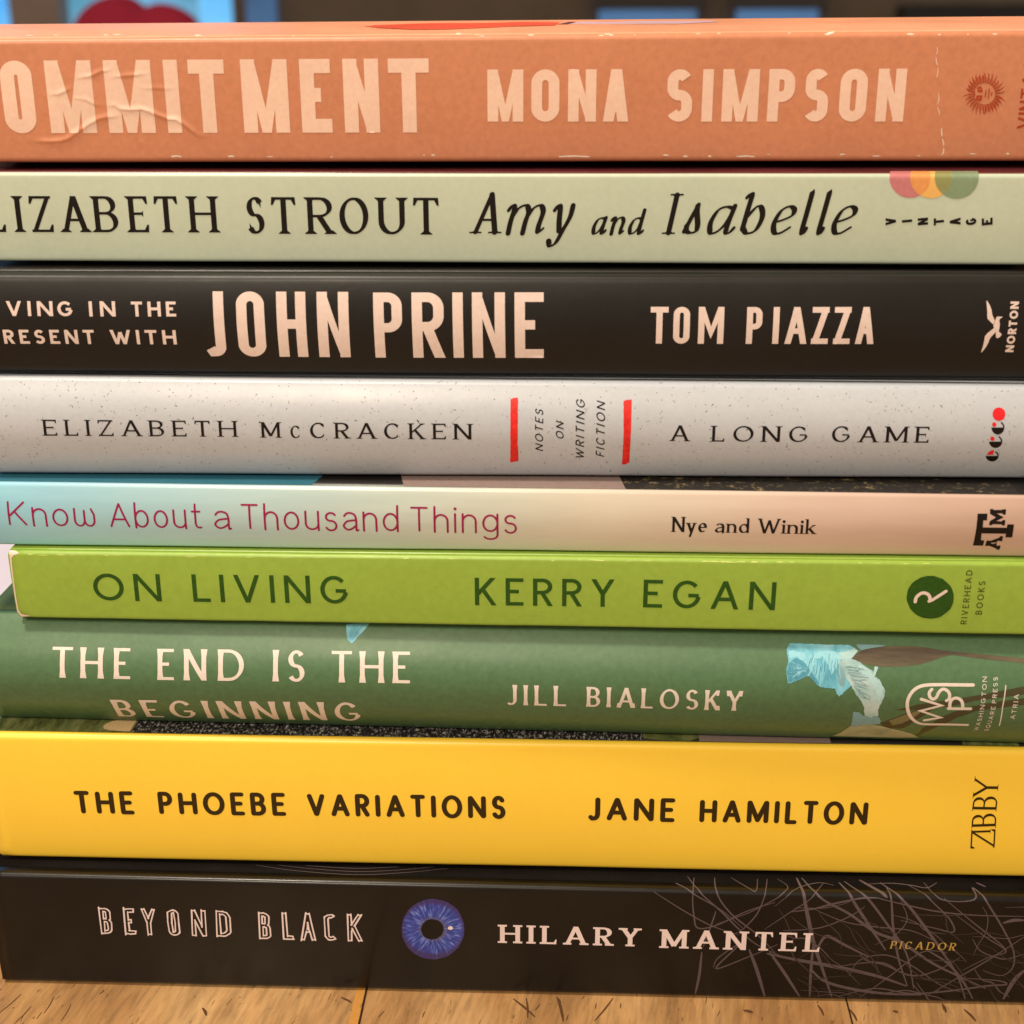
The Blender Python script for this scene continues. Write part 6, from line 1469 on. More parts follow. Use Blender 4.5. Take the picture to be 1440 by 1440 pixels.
 'table_marks': [([(-28.983,-364.736),(-29.243,-128.516),(-29.334,-45.839),(-29.373,-10.406),(-29.38,-4.501),(-29.386,1.405),(-29.399,13.216),(-29.438,48.649),(-29.633,225.814),(-30.153,698.254),(-31.323,1761.244)],0.42,1),([(-30.083,-364.736),(-30.343,-128.516),(-30.434,-45.839),(-30.473,-10.406),(-30.48,-4.501),(-30.486,1.405),(-30.499,13.216),(-30.538,48.649),(-30.733,225.814),(-31.253,698.254),(-32.423,1761.244)],1.9,3),([(-126.983,-364.736),(-127.243,-128.516),(-127.334,-45.839),(-127.373,-10.406),(-127.38,-4.501),(-127.386,1.405),(-127.399,13.216),(-127.438,48.649),(-127.633,225.814),(-128.153,698.254),(-129.323,1761.244)],0.35,1),([(67.017,-364.736),(66.757,-128.516),(66.666,-45.839),(66.627,-10.406),(66.62,-4.501),(66.614,1.405),(66.601,13.216),(66.562,48.649),(66.367,225.814),(65.847,698.254),(64.677,1761.244)],0.35,1),([(-233.983,-364.736),(-234.243,-128.516),(-234.334,-45.839),(-234.373,-10.406),(-234.38,-4.501),(-234.386,1.405),(-234.399,13.216),(-234.438,48.649),(-234.633,225.814),(-235.153,698.254),(-236.323,1761.244)],0.35,1),([(171.017,-364.736),(170.757,-128.516),(170.666,-45.839),(170.627,-10.406),(170.62,-4.501),(170.614,1.405),(170.601,13.216),(170.562,48.649),(170.367,225.814),(169.847,698.254),(168.677,1761.244)],0.35,1),([(-338.983,-364.736),(-339.243,-128.516),(-339.334,-45.839),(-339.373,-10.406),(-339.38,-4.501),(-339.386,1.405),(-339.399,13.216),(-339.438,48.649),(-339.633,225.814),(-340.153,698.254),(-341.323,1761.244)],0.35,1),([(276.017,-364.736),(275.757,-128.516),(275.666,-45.839),(275.627,-10.406),(275.62,-4.501),(275.614,1.405),(275.601,13.216),(275.562,48.649),(275.367,225.814),(274.847,698.254),(273.677,1761.244)],0.35,1),([(-34.069,-2.899),(-32.809,-3.598),(-31.849,-4.296)],0.5,2),([(9.168,-1.338),(9.93,-4.646),(10.392,-7.954)],0.6,2),([(9.022,-1.131),(9.542,-2.07),(9.761,-3.008)],0.5,2),([(-61.056,-7.179),(-60.295,-8.193),(-59.834,-9.207)],0.6,2),([(0.374,-1.912),(2.736,-4.434),(4.799,-6.957)],0.5,2),([(2.921,-1.594),(3.32,-4.509),(3.42,-7.424)],0.4,2),([(16.5,-7.702),(18.518,-4.292),(20.237,-0.883)],0.35,2),([(45.948,-3.403),(46.904,-3.681),(47.559,-3.959)],0.8,2),([(60.729,-1.333),(61.212,-2.774),(61.395,-4.214)],0.5,2),([(66.835,-2.336),(67.39,-3.965),(67.644,-5.594)],0.5,2),([(85.416,0.101),(85.62,-1.148),(85.524,-2.396)],0.6,2),([(89.356,-1.409),(90.201,-3.025),(90.746,-4.641)],0.6,2),([(75.287,-2.403),(75.813,-2.594),(76.039,-2.786)],0.7,2),([(-92.025,-9.911),(-91.737,-7.482),(-91.749,-5.053)],0.22,2),([(-87.871,-12.004),(-87.586,-9.506),(-87.602,-7.009)],0.2,2),([(-82.88,-3.83),(-82.505,-3.172),(-82.431,-2.514)],0.25,2),([(-100.826,-10.066),(-99.584,-7.271),(-98.643,-4.476)],0.22,2),([(-96.776,-13.186),(-95.897,-10.572),(-95.318,-7.958)],0.2,2),([(-103.493,-3.931),(-103.405,-3.423),(-103.24,-2.916)],0.08,2),([(44.64,1.644),(44.901,2.682),(45.255,3.72)],0.06,2),([(-74.796,-10.345),(-74.485,-9.89),(-74.092,-9.435)],0.06,2),([(55.185,-11.001),(55.125,-10.528),(55.123,-10.054)],0.14,2),([(-26.552,-15.507),(-26.489,-15.162),(-26.436,-14.817)],0.06,2),([(70.696,-1.179),(70.732,-0.835),(70.7,-0.492)],0.14,2),([(-95.523,-14.647),(-95.23,-13.708),(-94.996,-12.77)],0.1,2),([(-62.469,-11.665),(-62.409,-11.323),(-62.258,-10.98)],0.1,2),([(-42.223,-9.634),(-42.078,-9.052),(-41.876,-8.469)],0.06,2),([(60.681,-0.713),(60.793,-0.412),(60.881,-0.11)],0.2,2),([(70.82,-0.095),(70.787,0.219),(70.779,0.533)],0.06,2),([(35.614,-1.357),(35.718,-0.922),(35.754,-0.488)],0.08,2),([(-81.347,-4.673),(-81.21,-4.22),(-81.116,-3.768)],0.1,2),([(-80.128,-18.188),(-80.111,-17.929),(-80.033,-17.67)],0.1,2),([(-67.281,-17.775),(-67.278,-17.481),(-67.277,-17.186)],0.1,2),([(99.662,-2.365),(99.791,-1.66),(99.85,-0.955)],0.14,2),([(-73.538,-13.569),(-73.607,-12.762),(-73.627,-11.955)],0.14,2),([(-32.342,0.856),(-32.236,1.346),(-32.087,1.836)],0.08,2),([(103.946,4.213),(104.302,4.825),(104.58,5.436)],0.08,2),([(90.811,-9.174),(91.161,-8.447),(91.501,-7.72)],0.2,2),([(40.541,-5.397),(40.908,-4.494),(41.232,-3.591)],0.14,2),([(-38.343,-13.717),(-38.311,-13.26),(-38.253,-12.802)],0.2,2),([(58.138,-8.47),(58.399,-7.467),(58.727,-6.463)],0.06,2),([(48.95,0.583),(49.138,0.936),(49.25,1.288)],0.08,2),([(-14.735,-10.902),(-14.581,-10.25),(-14.475,-9.599)],0.06,2),([(-95.759,-12.585),(-95.846,-11.586),(-95.885,-10.588)],0.08,2),([(-12.837,-10.67),(-12.801,-10.32),(-12.807,-9.971)],0.08,2),([(-59.509,-6.355),(-59.381,-5.554),(-59.227,-4.754)],0.08,2),([(-91.207,-5.92),(-90.879,-5.233),(-90.638,-4.546)],0.1,2),([(33.098,-3.83),(33.103,-3.619),(33.177,-3.408)],0.14,2),([(67.327,-12.055),(67.459,-11.652),(67.513,-11.25)],0.08,2),([(16.736,-4.249),(16.782,-3.364),(16.882,-2.478)],0.2,2),([(-73.082,-11.961),(-72.998,-11.083),(-72.955,-10.206)],0.06,2),([(-25.825,-8.446),(-25.402,-7.484),(-25.014,-6.522)],0.2,2),([(92.094,1.415),(92.396,2.277),(92.621,3.14)],0.14,2),([(-92.876,-11.699),(-92.749,-10.649),(-92.571,-9.599)],0.14,2),([(38.588,-1.932),(38.771,-0.868),(39.004,0.196)],0.14,2),([(54.227,-3.134),(54.436,-2.287),(54.684,-1.439)],0.06,2),([(91.19,1.996),(91.447,2.929),(91.706,3.863)],0.14,2),([(-12.124,-6.789),(-11.969,-6.2),(-11.852,-5.612)],0.1,2),([(-52.591,-17.216),(-52.348,-16.681),(-52.084,-16.146)],0.1,2),([(25.096,-0.297),(25.025,0.06),(25.041,0.417)],0.14,2),([(-93.816,-14.496),(-93.543,-13.974),(-93.318,-13.452)],0.2,2),([(85.207,-1.869),(85.264,-1.191),(85.263,-0.514)],0.14,2),([(-89.483,-16.704),(-89.365,-16.275),(-89.277,-15.846)],0.14,2),([(-56.557,-6.152),(-56.241,-5.141),(-55.91,-4.13)],0.1,2),([(68.954,-5.502),(69.21,-4.604),(69.435,-3.706)],0.1,2),([(63.577,-11.946),(63.659,-11.69),(63.671,-11.433)],0.1,2),([(-47.128,-13.407),(-47.016,-12.853),(-46.963,-12.298)],0.2,2),([(76.814,-3.07),(76.858,-2.788),(76.914,-2.507)],0.08,2),([(-89.849,-12.103),(-89.779,-11.657),(-89.763,-11.211)],0.06,2),([(39.047,-10.935),(39.404,-10.072),(39.721,-9.209)],0.08,2),([(10.966,-7.793),(11.192,-6.937),(11.361,-6.08)],0.2,2),([(-12.091,-3.909),(-12.064,-3.183),(-12.072,-2.458)],0.06,2),([(30.839,0.556),(30.83,1.359),(30.776,2.162)],0.08,2),([(-14.237,-15.189),(-14.268,-14.877),(-14.301,-14.565)],0.2,2),([(-29.834,-5.913),(-29.688,-4.921),(-29.542,-3.929)],0.08,2),([(45.906,-4.456),(46.023,-4.038),(46.198,-3.621)],0.06,2),([(49.273,-6.205),(49.248,-5.727),(49.308,-5.249)],0.2,2),([(-44.443,-2.539),(-44.312,-2.317),(-44.243,-2.096)],0.1,2),([(14.102,-1.396),(14.331,-0.928),(14.467,-0.461)],0.14,2),([(67.979,3.968),(68.041,4.498),(68.1,5.029)],0.08,2),([(31.37,-2.592),(31.601,-1.959),(31.778,-1.325)],0.06,2),([(-36.57,-3.684),(-36.432,-2.716),(-36.316,-1.748)],0.1,2),([(4.75,-5.166),(5.263,-4.19),(5.735,-3.214)],0.2,2),([(-54.477,-3.784),(-54.366,-3.642),(-54.301,-3.501)],0.2,2),([(31.679,1.742),(31.971,2.713),(32.295,3.684)],0.08,2),([(-42.85,-11.855),(-42.502,-10.881),(-42.109,-9.907)],0.1,2),([(33.237,-13.021),(33.693,-12.059),(34.174,-11.097)],0.14,2),([(-17.2,-8.034),(-17.117,-7.204),(-16.938,-6.374)],0.2,2),([(-32.701,-13.24),(-32.408,-12.226),(-32.134,-11.212)],0.2,2),([(91.315,-8.98),(91.487,-8.118),(91.661,-7.257)],0.2,2),([(56.692,4.202),(56.875,4.554),(56.969,4.906)],0.1,2),([(52.843,-2.65),(52.951,-2.459),(53.11,-2.268)],0.14,2),([(21.575,-3.842),(21.695,-3.048),(21.783,-2.254)],0.2,2),([(7.663,-3.534),(7.732,-3.147),(7.845,-2.76)],0.06,2),([(-98.733,-8.87),(-98.726,-8.685),(-98.641,-8.5)],0.2,2),([(-6.218,-9.976),(-5.938,-9.124),(-5.744,-8.272)],0.08,2),([(-89.194,-8.029),(-89.159,-7.734),(-89.05,-7.438)],0.08,2),([(-52.466,-1.042),(-52.398,-0.258),(-52.328,0.526)],0.1,2),([(10.053,-1.191),(10.059,-0.944),(10.061,-0.698)],0.06,2),([(-93.639,-11.645),(-93.635,-11.352),(-93.554,-11.06)],0.2,2),([(-89.283,-2.46),(-88.927,-1.563),(-88.669,-0.667)],0.1,2),([(-76.519,-14.418),(-76.503,-13.492),(-76.586,-12.567)],0.06,2),([(75.087,-10.006),(74.808,-9.096),(74.529,-8.187)],0.14,2),([(58.385,-10.888),(58.823,-10.349),(59.232,-9.809)],0.06,2),([(64.888,-7.369),(64.859,-6.432),(64.879,-5.494)],0.08,2),([(-72.817,-8.838),(-72.749,-8.557),(-72.694,-8.275)],0.06,2),([(39.89,-3.099),(39.948,-2.397),(40.038,-1.694)],0.1,2),([(33.547,-7.066),(33.611,-6.547),(33.704,-6.027)],0.14,2),([(19.374,-104.96),(19.388,-104.708),(19.403,-104.456)],0.123,2),([(-117.183,-42.282),(-117.188,-41.184),(-117.192,-40.087)],0.268,2),([(96.714,-49.597),(96.819,-48.928),(96.925,-48.259)],0.156,2),([(-38.567,-39.0),(-38.283,-38.143),(-38.0,-37.287)],0.174,2),([(123.91,-100.311),(124.234,-99.239),(124.559,-98.166)],0.272,2),([(45.592,-65.629),(46.144,-64.316),(46.695,-63.003)],0.231,2),([(88.233,-96.031),(88.218,-95.202),(88.204,-94.372)],0.204,2),([(113.663,-50.039),(113.765,-49.151),(113.868,-48.264)],0.219,2),([(-79.701,-84.641),(-79.503,-83.783),(-79.304,-82.925)],0.221,2),([(99.819,-23.163),(100.144,-21.703),(100.47,-20.244)],0.285,2),([(-58.538,-68.016),(-58.425,-66.958),(-58.313,-65.9)],0.181,2),([(-157.018,-35.17),(-156.932,-34.893),(-156.845,-34.617)],0.226,2),([(155.264,-60.437),(155.473,-59.272),(155.681,-58.106)],0.282,2),([(-20.74,-87.873),(-20.685,-86.703),(-20.629,-85.533)],0.136,2),([(34.106,-37.235),(34.244,-36.953),(34.382,-36.671)],0.177,2),([(-21.219,-68.393),(-20.738,-67.366),(-20.258,-66.339)],0.236,2),([(10.526,-51.708),(10.639,-51.356),(10.751,-51.005)],0.172,2),([(58.159,-113.892),(58.361,-113.326),(58.563,-112.76)],0.269,2),([(121.047,-46.776),(121.406,-45.491),(121.765,-44.206)],0.168,2),([(17.922,-35.529),(18.026,-35.106),(18.131,-34.683)],0.222,2),([(39.81,-45.001),(40.131,-43.999),(40.453,-42.997)],0.271,2),([(-106.473,-60.874),(-106.32,-60.442),(-106.168,-60.01)],0.274,2),([(4.231,-24.645),(4.59,-23.24),(4.948,-21.835)],0.192,2),([(-147.966,-73.738),(-147.94,-73.065),(-147.914,-72.392)],0.162,2),([(107.702,-94.585),(107.764,-93.825),(107.827,-93.065)],0.263,2),([(57.098,-28.336),(57.165,-28.09),(57.232,-27.843)],0.175,2),([(-150.03,-28.272),(-149.775,-27.177),(-149.521,-26.081)],0.12,2),([(144.899,-95.561),(144.99,-94.841),(145.081,-94.121)],0.268,2),([(83.853,-95.694),(83.992,-95.126),(84.132,-94.558)],0.175,2),([(-114.361,-89.904),(-114.137,-89.29),(-113.914,-88.676)],0.17,2),([(93.59,-34.378),(93.728,-33.904),(93.865,-33.429)],0.267,2),([(22.087,-40.535),(22.204,-39.401),(22.321,-38.268)],0.201,2),([(49.133,-94.782),(49.462,-93.357),(49.792,-91.932)],0.22,2),([(-94.354,-41.62),(-94.27,-40.762),(-94.185,-39.903)],0.292,2),([(-16.242,-114.357),(-16.129,-113.035),(-16.016,-111.714)],0.296,2),([(-20.533,-29.2),(-20.793,-28.143),(-21.054,-27.086)],0.278,2),([(-39.385,-72.872),(-39.199,-71.863),(-39.013,-70.855)],0.172,2),([(87.672,-37.142),(88.127,-36.119),(88.581,-35.096)],0.159,2),([(137.826,-20.906),(138.043,-19.828),(138.26,-18.75)],0.178,2),([(17.119,-32.566),(17.151,-31.652),(17.183,-30.737)],0.213,2),([(-130.925,-49.468),(-130.341,-48.219),(-129.758,-46.969)],0.115,2),([(154.362,-45.651),(154.637,-44.275),(154.912,-42.899)],0.225,2),([(76.524,-74.332),(76.603,-73.928),(76.682,-73.524)],0.17,2),([(-157.288,-35.796),(-157.543,-34.842),(-157.799,-33.889)],0.157,2),([(98.697,-24.503),(98.713,-23.76),(98.73,-23.018)],0.204,2),([(143.094,-26.595),(143.168,-26.101),(143.243,-25.606)],0.297,2),([(-25.395,-101.525),(-25.305,-100.977),(-25.215,-100.429)],0.146,2),([(-128.677,-36.762),(-128.751,-35.577),(-128.825,-34.392)],0.136,2),([(-129.698,-81.687),(-129.332,-80.929),(-128.966,-80.171)],0.216,2),([(73.919,-117.978),(74.025,-117.397),(74.132,-116.815)],0.141,2),([(-35.21,-47.296),(-35.167,-46.25),(-35.124,-45.204)],0.242,2),([(79.945,-40.677),(80.073,-39.965),(80.202,-39.253)],0.198,2),([(40.164,-47.546),(40.221,-47.097),(40.279,-46.648)],0.206,2),([(12.608,-102.573),(12.676,-102.272),(12.744,-101.971)],0.188,2),([(72.14,-105.594),(72.46,-104.375),(72.781,-103.157)],0.278,2),([(44.485,-101.393),(44.547,-101.021),(44.61,-100.65)],0.102,2),([(-46.504,-58.702),(-46.487,-58.363),(-46.47,-58.025)],0.285,2),([(-105.606,-70.032),(-105.462,-68.651),(-105.318,-67.271)],0.203,2),([(83.055,-81.633),(83.432,-80.736),(83.81,-79.839)],0.2,2),([(83.162,-34.911),(83.469,-34.436),(83.777,-33.961)],0.244,2)],
}
EYE = (-16.666, 15.192, 6.185)


def uv_mesh(key, name, groups, parent, layer=1, cut_u=0.0, cut_s=0.0):
    """groups: {material: [convex polygons or ('tri', verts, tris)]} in (u, s) -> one mesh lying on the book's surface"""
    bm = bmesh.new()
    NORMALS = []
    mats = []
    org = book_origin(key)
    b = BOOKS[key]
    if not cut_s:
        cut_s = 0.7 if b['b'] > 0.5 else 1.5
    for mi, (m, polysets) in enumerate(groups.items()):
        mats.append(MATS[m])
        for polys in polysets:
            vs, tris = union(polys)
            tmp = bmesh.new()
            bv = [tmp.verts.new((x, y, 0)) for x, y in vs]
            for t in tris:
                try:
                    tmp.faces.new([bv[i] for i in t])
                except ValueError:
                    pass
            tmp.verts.ensure_lookup_table()
            if not tmp.faces:
                tmp.free()
                continue
            lo_u, hi_u = min(v[0] for v in vs), max(v[0] for v in vs)
            lo_s, hi_s = min(v[1] for v in vs), max(v[1] for v in vs)
            levels = []
            if cut_s:
                levels += [(1, lo_s + cut_s * i) for i in range(1, int((hi_s - lo_s) / cut_s) + 1)]
            edge_zone = [q for q in b['s'] if q < b['r'] * 2.2 or q > b['S'] - b['r'] * 2.2]
            levels += [(1, q) for q in edge_zone if lo_s < q < hi_s]
            du = cut_u or 3.0
            levels += [(0, lo_u + du * i) for i in range(1, int((hi_u - lo_u) / du) + 1)]
            for ax, lv in levels:
                n = (1, 0, 0) if ax == 0 else (0, 1, 0)
                c = (lv, 0, 0) if ax == 0 else (0, lv, 0)
                bmesh.ops.bisect_plane(tmp, geom=list(tmp.verts) + list(tmp.edges) + list(tmp.faces), plane_co=c, plane_no=n, dist=1e-6)
            bmesh.ops.triangulate(tmp, faces=list(tmp.faces))
            tmp.normal_update()
            tmp.verts.index_update()
            NORMALS += [surface_normal(key, v.co.x, v.co.y) for v in tmp.verts]
            nv = [bm.verts.new(on_book(key, v.co.x, v.co.y, 0.024 * layer + 0.008 * mi) - org) for v in tmp.verts]
            for f in tmp.faces:
                idx = [v.index for v in f.verts]
                if f.normal.z < 0:
                    idx.reverse()
                nf = bm.faces.new([nv[i] for i in idx])
                nf.material_index = mi
                nf.smooth = True
            tmp.free()
    bm.verts.ensure_lookup_table()
    o = mesh_obj(name, bm, mats, parent)
    o.data.normals_split_custom_set_from_vertices([n for n in NORMALS])
    return o


def simple_poly_tris(pts):
    pts = ccw(list(pts))
    r = delaunay_2d_cdt([Vector(p) for p in pts], [], [list(range(len(pts)))], 1, 1e-5)
    vs = [tuple(v) for v in r[0]]
    return [[vs[i] for i in f] for f, o in zip(r[2], r[5]) if len(o)]


def print_part(key, name, items, parent, layer=1):
    groups = {}
    cut_u = cut_s = 0.0
    for it in items:
        kind, mat = it[0], it[1]
        if kind == 'T':
            _, _, text, style, (ou, os_), (dx, dy), cap, width, boxes = it
            ps = text_polys(text, style, width / cap, boxes and [(a / cap, b2 / cap) for a, b2 in boxes])
            if style == 'outline':
                out = []
                for ci, ch in enumerate(text):
                    pass
                ps = outline_polys(ps, .050, len(text))
            ps = [[(ou + cap * (x * dx - y * dy), os_ + cap * (x * dy + y * dx)) for x, y in q] for q in ps]
        elif kind == 'P':
            ps = simple_poly_tris(it[2])
        else:                                                  # S: points, width, smooth, taper
            pts, w, smooth, taper = it[2], it[3], it[4], it[5]
            if smooth:
                pts = catmull(pts, 6)
            n = len(pts)
            if taper:
                w = [w * (.35 + .65 * math.sin(math.pi * (i + .6) / (n + .2))) for i in range(n)]
            ps = strip(pts, w, False, True)
        if key == 'commitment':
            us = [p[0] for q in ps for p in q]
            if us and min(us) < 46 and max(us) > 12 and name == 'title_lettering':
                cut_u, cut_s = 0.25, 0.25
        if ps:
            groups.setdefault(mat, []).append(ps)
    # one union per colour, so that strokes that cross never lie in the same plane twice
    groups = {m: [[q for ps in sets for q in ps]] for m, sets in groups.items()}
    return uv_mesh(key, name, groups, parent, layer, cut_u, cut_s)


# ------------------------------------------------------------------ colours
WARM = (1.0, 0.88, 0.70)


def seen(r, g, b, k=0.80):
    """base colour of a thing that shows as (r, g, b) under the warm room light"""
    c = lin(r, g, b)
    return (min(.92, c[0] / WARM[0] * k), min(.92, c[1] / WARM[1] * k), min(.92, c[2] / WARM[2] * k), 1.0)


paper('orange_card', seen(214, 131, 86), 0.42, 0.05, 0.07, 0.45, 0.0, bump=0.18, var_scale=34)
paper('orange_cover_lit', seen(248, 160, 112, .80), 0.36, 0.10, 0.06, 0.5, bump=0.15, var_scale=60)  # front cover orange, lightened to carry the overhead light on the top
ink('peach_ink', seen(238, 190, 154, .90), 0.42)
ink('rust_ink', seen(178, 66, 30), 0.45)
ink('rust_light_ink', seen(204, 98, 60), 0.45)
ink('coral_ink', seen(240, 88, 58), 0.36)
ink('lilac_ink', seen(226, 176, 172), 0.36)
ink('plum_ink', seen(120, 60, 66), 0.36)
paper('bare_paper', seen(240, 206, 170), 0.75, 0.08, 0.08, 0.2, bump=0.4)

paper('sage_card', seen(203, 203, 166), 0.34, 0.04, 0.03, 0.5, 0.12, 0.25, bump=0.08, var_scale=40)
paper('maroon_cover', seen(92, 34, 34), 0.30, 0.30, 0.05, 0.5, 0.2, bump=0.05, var_scale=45)
ink('brown_black_ink', seen(24, 15, 9), 0.35)
ink('rose_ink', seen(206, 122, 112), 0.34)
ink('amber_ink', seen(244, 180, 92), 0.34)
ink('tangerine_ink', seen(236, 152, 82), 0.34)
ink('leaf_ink', seen(138, 150, 108), 0.34)
ink('olive_ink', seen(152, 146, 86), 0.34)

paper('black_jacket', seen(26, 21, 16), 0.42, 0.10, 0.12, 0.32, bump=0.18, grain=1300)
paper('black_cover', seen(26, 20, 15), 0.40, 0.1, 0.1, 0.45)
ink('pink_cream_ink', seen(240, 206, 180), 0.42)

paper('speckled_jacket', seen(203, 197, 187, .74), 0.40, 0.03, 0.03, 0.45, 0.12, 0.26, bump=0.10, grain=1100)
ink('speck_ink', seen(128, 108, 88), 0.40)
ink('speck_faint_ink', seen(168, 150, 130), 0.40)
ink('speck_dark_ink', seen(78, 60, 46), 0.40)
ink('red_ink', seen(232, 44, 34), 0.40, 0.30)
ink('logo_red_ink', seen(236, 36, 36), 0.38)

t_ = NT('thousand_card')
sx_ = t_.n('ShaderNodeSeparateXYZ')
t_.link(t_.co, sx_.inputs[0])
mr_ = t_.n('ShaderNodeMapRange')
mr_.inputs['From Min'].default_value = -0.100
mr_.inputs['From Max'].default_value = 0.095
t_.link(sx_.outputs['X'], mr_.inputs['Value'])
base_ = t_.ramp(mr_.outputs[0], [(0.0, seen(150, 206, 210)), (0.16, seen(174, 206, 198)), (0.42, seen(202, 204, 178)), (0.60, seen(220, 200, 166)), (0.80, seen(220, 182, 152)), (1.0, seen(206, 164, 134))])
base_ = t_.mix(base_, t_.ramp(t_.noise(260.0, 3.0, 0.6, (0.12, 1, 1)), [(0.35, (.40, .40, .40, 1)), (0.65, (.60, .60, .60, 1))]), 0.25, 'OVERLAY')
t_.colour(base_)
t_.surface(0.30, 0.5, 0.15, 0.2)
t_.bump(t_.noise(700.0, 2.0), 0.06, 0.00006)
MATS['thousand_card'] = t_.m
paper('teal_cover', seen(110, 176, 184), 0.30, 0.08, 0.03, 0.5, 0.1)
ink('teal_ink', seen(50, 104, 112), 0.32)  # teal print with the shade under the book above mixed into it
ink('blue_cover_ink', seen(70, 130, 140), 0.32)
ink('blush_ink', seen(150, 122, 106), 0.32)  # blush print, darkened for the shade on the thin book's cover
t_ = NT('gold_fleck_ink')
t_.colour(t_.ramp(t_.noise(700.0, 4.0, 0.7), [(0.55, seen(34, 27, 20)), (0.63, seen(90, 74, 46)), (0.74, seen(180, 150, 92))]))  # flecked print toned down to carry the same cover shade
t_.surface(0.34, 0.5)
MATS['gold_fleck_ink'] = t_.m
ink('crimson_ink', seen(158, 26, 70), 0.36)

paper('lime_card', seen(155, 178, 60), 0.40, 0.015, 0.05, 0.45, 0.0, bump=0.25, grain=700, var_scale=50)
ink('lime_worn', seen(212, 212, 110), 0.4)
ink('forest_ink', seen(44, 80, 18), 0.40, 0.15)
ink('moss_ink', seen(74, 82, 22), 0.42, 0.1)

paper('green_jacket', seen(82, 112, 68), 0.44, 0.03, 0.10, 0.45, 0.0, bump=0.35, grain=850, var_scale=45)
paper('dark_green_cover', seen(78, 98, 58), 0.45, 0.1, 0.1, 0.45, bump=0.3)
ink('cream_ink', seen(238, 214, 186), 0.44)
t_ = NT('petal_blue_ink')
t_.colour(t_.ramp(t_.noise(420.0, 4.0, 0.6, (1.0, 1, 0.25)), [(0.30, seen(88, 158, 166)), (0.5, seen(122, 192, 196)), (0.72, seen(160, 212, 206))]))
t_.surface(0.44, 0.4)
MATS['petal_blue_ink'] = t_.m
t_ = NT('petal_pale_ink')
t_.colour(t_.ramp(t_.noise(420.0, 4.0, 0.6, (0.5, 1, 0.6)), [(0.30, seen(124, 160, 150)), (0.5, seen(172, 194, 178)), (0.72, seen(200, 212, 192))]))
t_.surface(0.44, 0.4)
MATS['petal_pale_ink'] = t_.m
t_ = NT('petal_dusk_ink')
t_.colour(t_.ramp(t_.noise(380.0, 4.0, 0.6, (0.4, 1, 0.8)), [(0.30, seen(140, 140, 104)), (0.5, seen(172, 170, 128)), (0.72, seen(190, 190, 150))]))
t_.surface(0.44, 0.4)
MATS['petal_dusk_ink'] = t_.m
ink('petal_line_ink', seen(92, 156, 168), 0.44)
ink('petal_deep_ink', seen(84, 150, 158), 0.44)
ink('petal_light_ink', seen(156, 208, 204), 0.44)
ink('petal_grey_ink', seen(132, 166, 160), 0.44)
ink('petal_white_ink', seen(180, 206, 190), 0.44)
ink('bud_olive_ink', seen(130, 118, 74), 0.44)
ink('leaf_dusk_ink', seen(78, 70, 42), 0.44)
ink('petal_line_dark_ink', seen(122, 150, 138), 0.44)
t_ = NT('stem_brown_ink')
t_.colour(t_.ramp(t_.noise(300.0, 4.0, 0.65, (0.15, 1, 1)), [(0.30, seen(66, 50, 34)), (0.5, seen(96, 78, 54)), (0.72, seen(116, 106, 68))]))
t_.surface(0.44, 0.4)
MATS['stem_brown_ink'] = t_.m

paper('yellow_jacket', seen(255, 193, 55, 1.02), 0.38, 0.02, 0.02, 0.45, 0.1, 0.3, bump=0.05, var_scale=30)
ink('grass_ink', seen(104, 106, 52), 0.4)
t_ = NT('grass_photo_ink')
t_.colour(t_.ramp(t_.noise(500.0, 5.0, 0.7, (1.0, 0.3, 1)), [(0.30, seen(56, 58, 28)), (0.5, seen(110, 112, 56)), (0.72, seen(158, 150, 90))]))
t_.surface(0.4, 0.4)
MATS['grass_photo_ink'] = t_.m
t_ = NT('flecked_black_ink')
t_.colour(t_.ramp(t_.noise(2100.0, 4.0, 0.7, (1.0, 0.5, 1)), [(0.48, seen(34, 29, 28)), (0.56, seen(96, 86, 74)), (0.66, seen(206, 192, 170))]))
t_.surface(0.4, 0.4)
MATS['flecked_black_ink'] = t_.m
ink('pencil_ink', seen(236, 190, 128), 0.4)
ink('olive_black_ink', seen(56, 38, 8), 0.42)

t_ = NT('black_gloss_card')
t_.colour(t_.ramp(t_.noise(55.0, 4.0, 0.6), [(0.3, seen(15, 11, 7)), (0.7, seen(23, 17, 12))]))
t_.surface(t_.ramp(t_.noise(90.0, 5.0, 0.65), [(0.35, (.30, .30, .30, 1)), (0.7, (.42, .42, .42, 1))]), 0.25, 0.12, 0.12)
t_.bump(t_.noise(140.0, 3.0), 0.06, 0.0002)
MATS['black_gloss_card'] = t_.m
paper('black_gloss_cover', seen(22, 17, 13), 0.55, 0.2, 0.1, 0.02)
ink('chalk_pink_ink', seen(246, 214, 194), 0.36)
ink('scribble_ink', seen(96, 78, 73), 0.36)
ink('scribble_faint_ink', seen(66, 52, 46), 0.36)
ink('crease_ink', seen(24, 18, 13), 0.40)
ink('gold_ink', seen(196, 152, 70), 0.36)
t_ = NT('eye_iris_ink')
mp_ = t_.n('ShaderNodeMapping')
t_.link(t_.co, mp_.inputs['Vector'])
IRIS_NODE = mp_
gr_ = t_.n('ShaderNodeTexGradient', gradient_type='RADIAL')
sp_ = t_.n('ShaderNodeTexGradient', gradient_type='SPHERICAL')
rt_ = t_.n('ShaderNodeMapping')
rt_.inputs['Rotation'].default_value = (math.radians(-90), 0, 0)
t_.link(mp_.outputs['Vector'], rt_.inputs['Vector'])
t_.link(rt_.outputs['Vector'], gr_.inputs['Vector'])
t_.link(rt_.outputs['Vector'], sp_.inputs['Vector'])
cx_ = t_.n('ShaderNodeCombineXYZ')
ma_ = t_.n('ShaderNodeMath', operation='MULTIPLY')
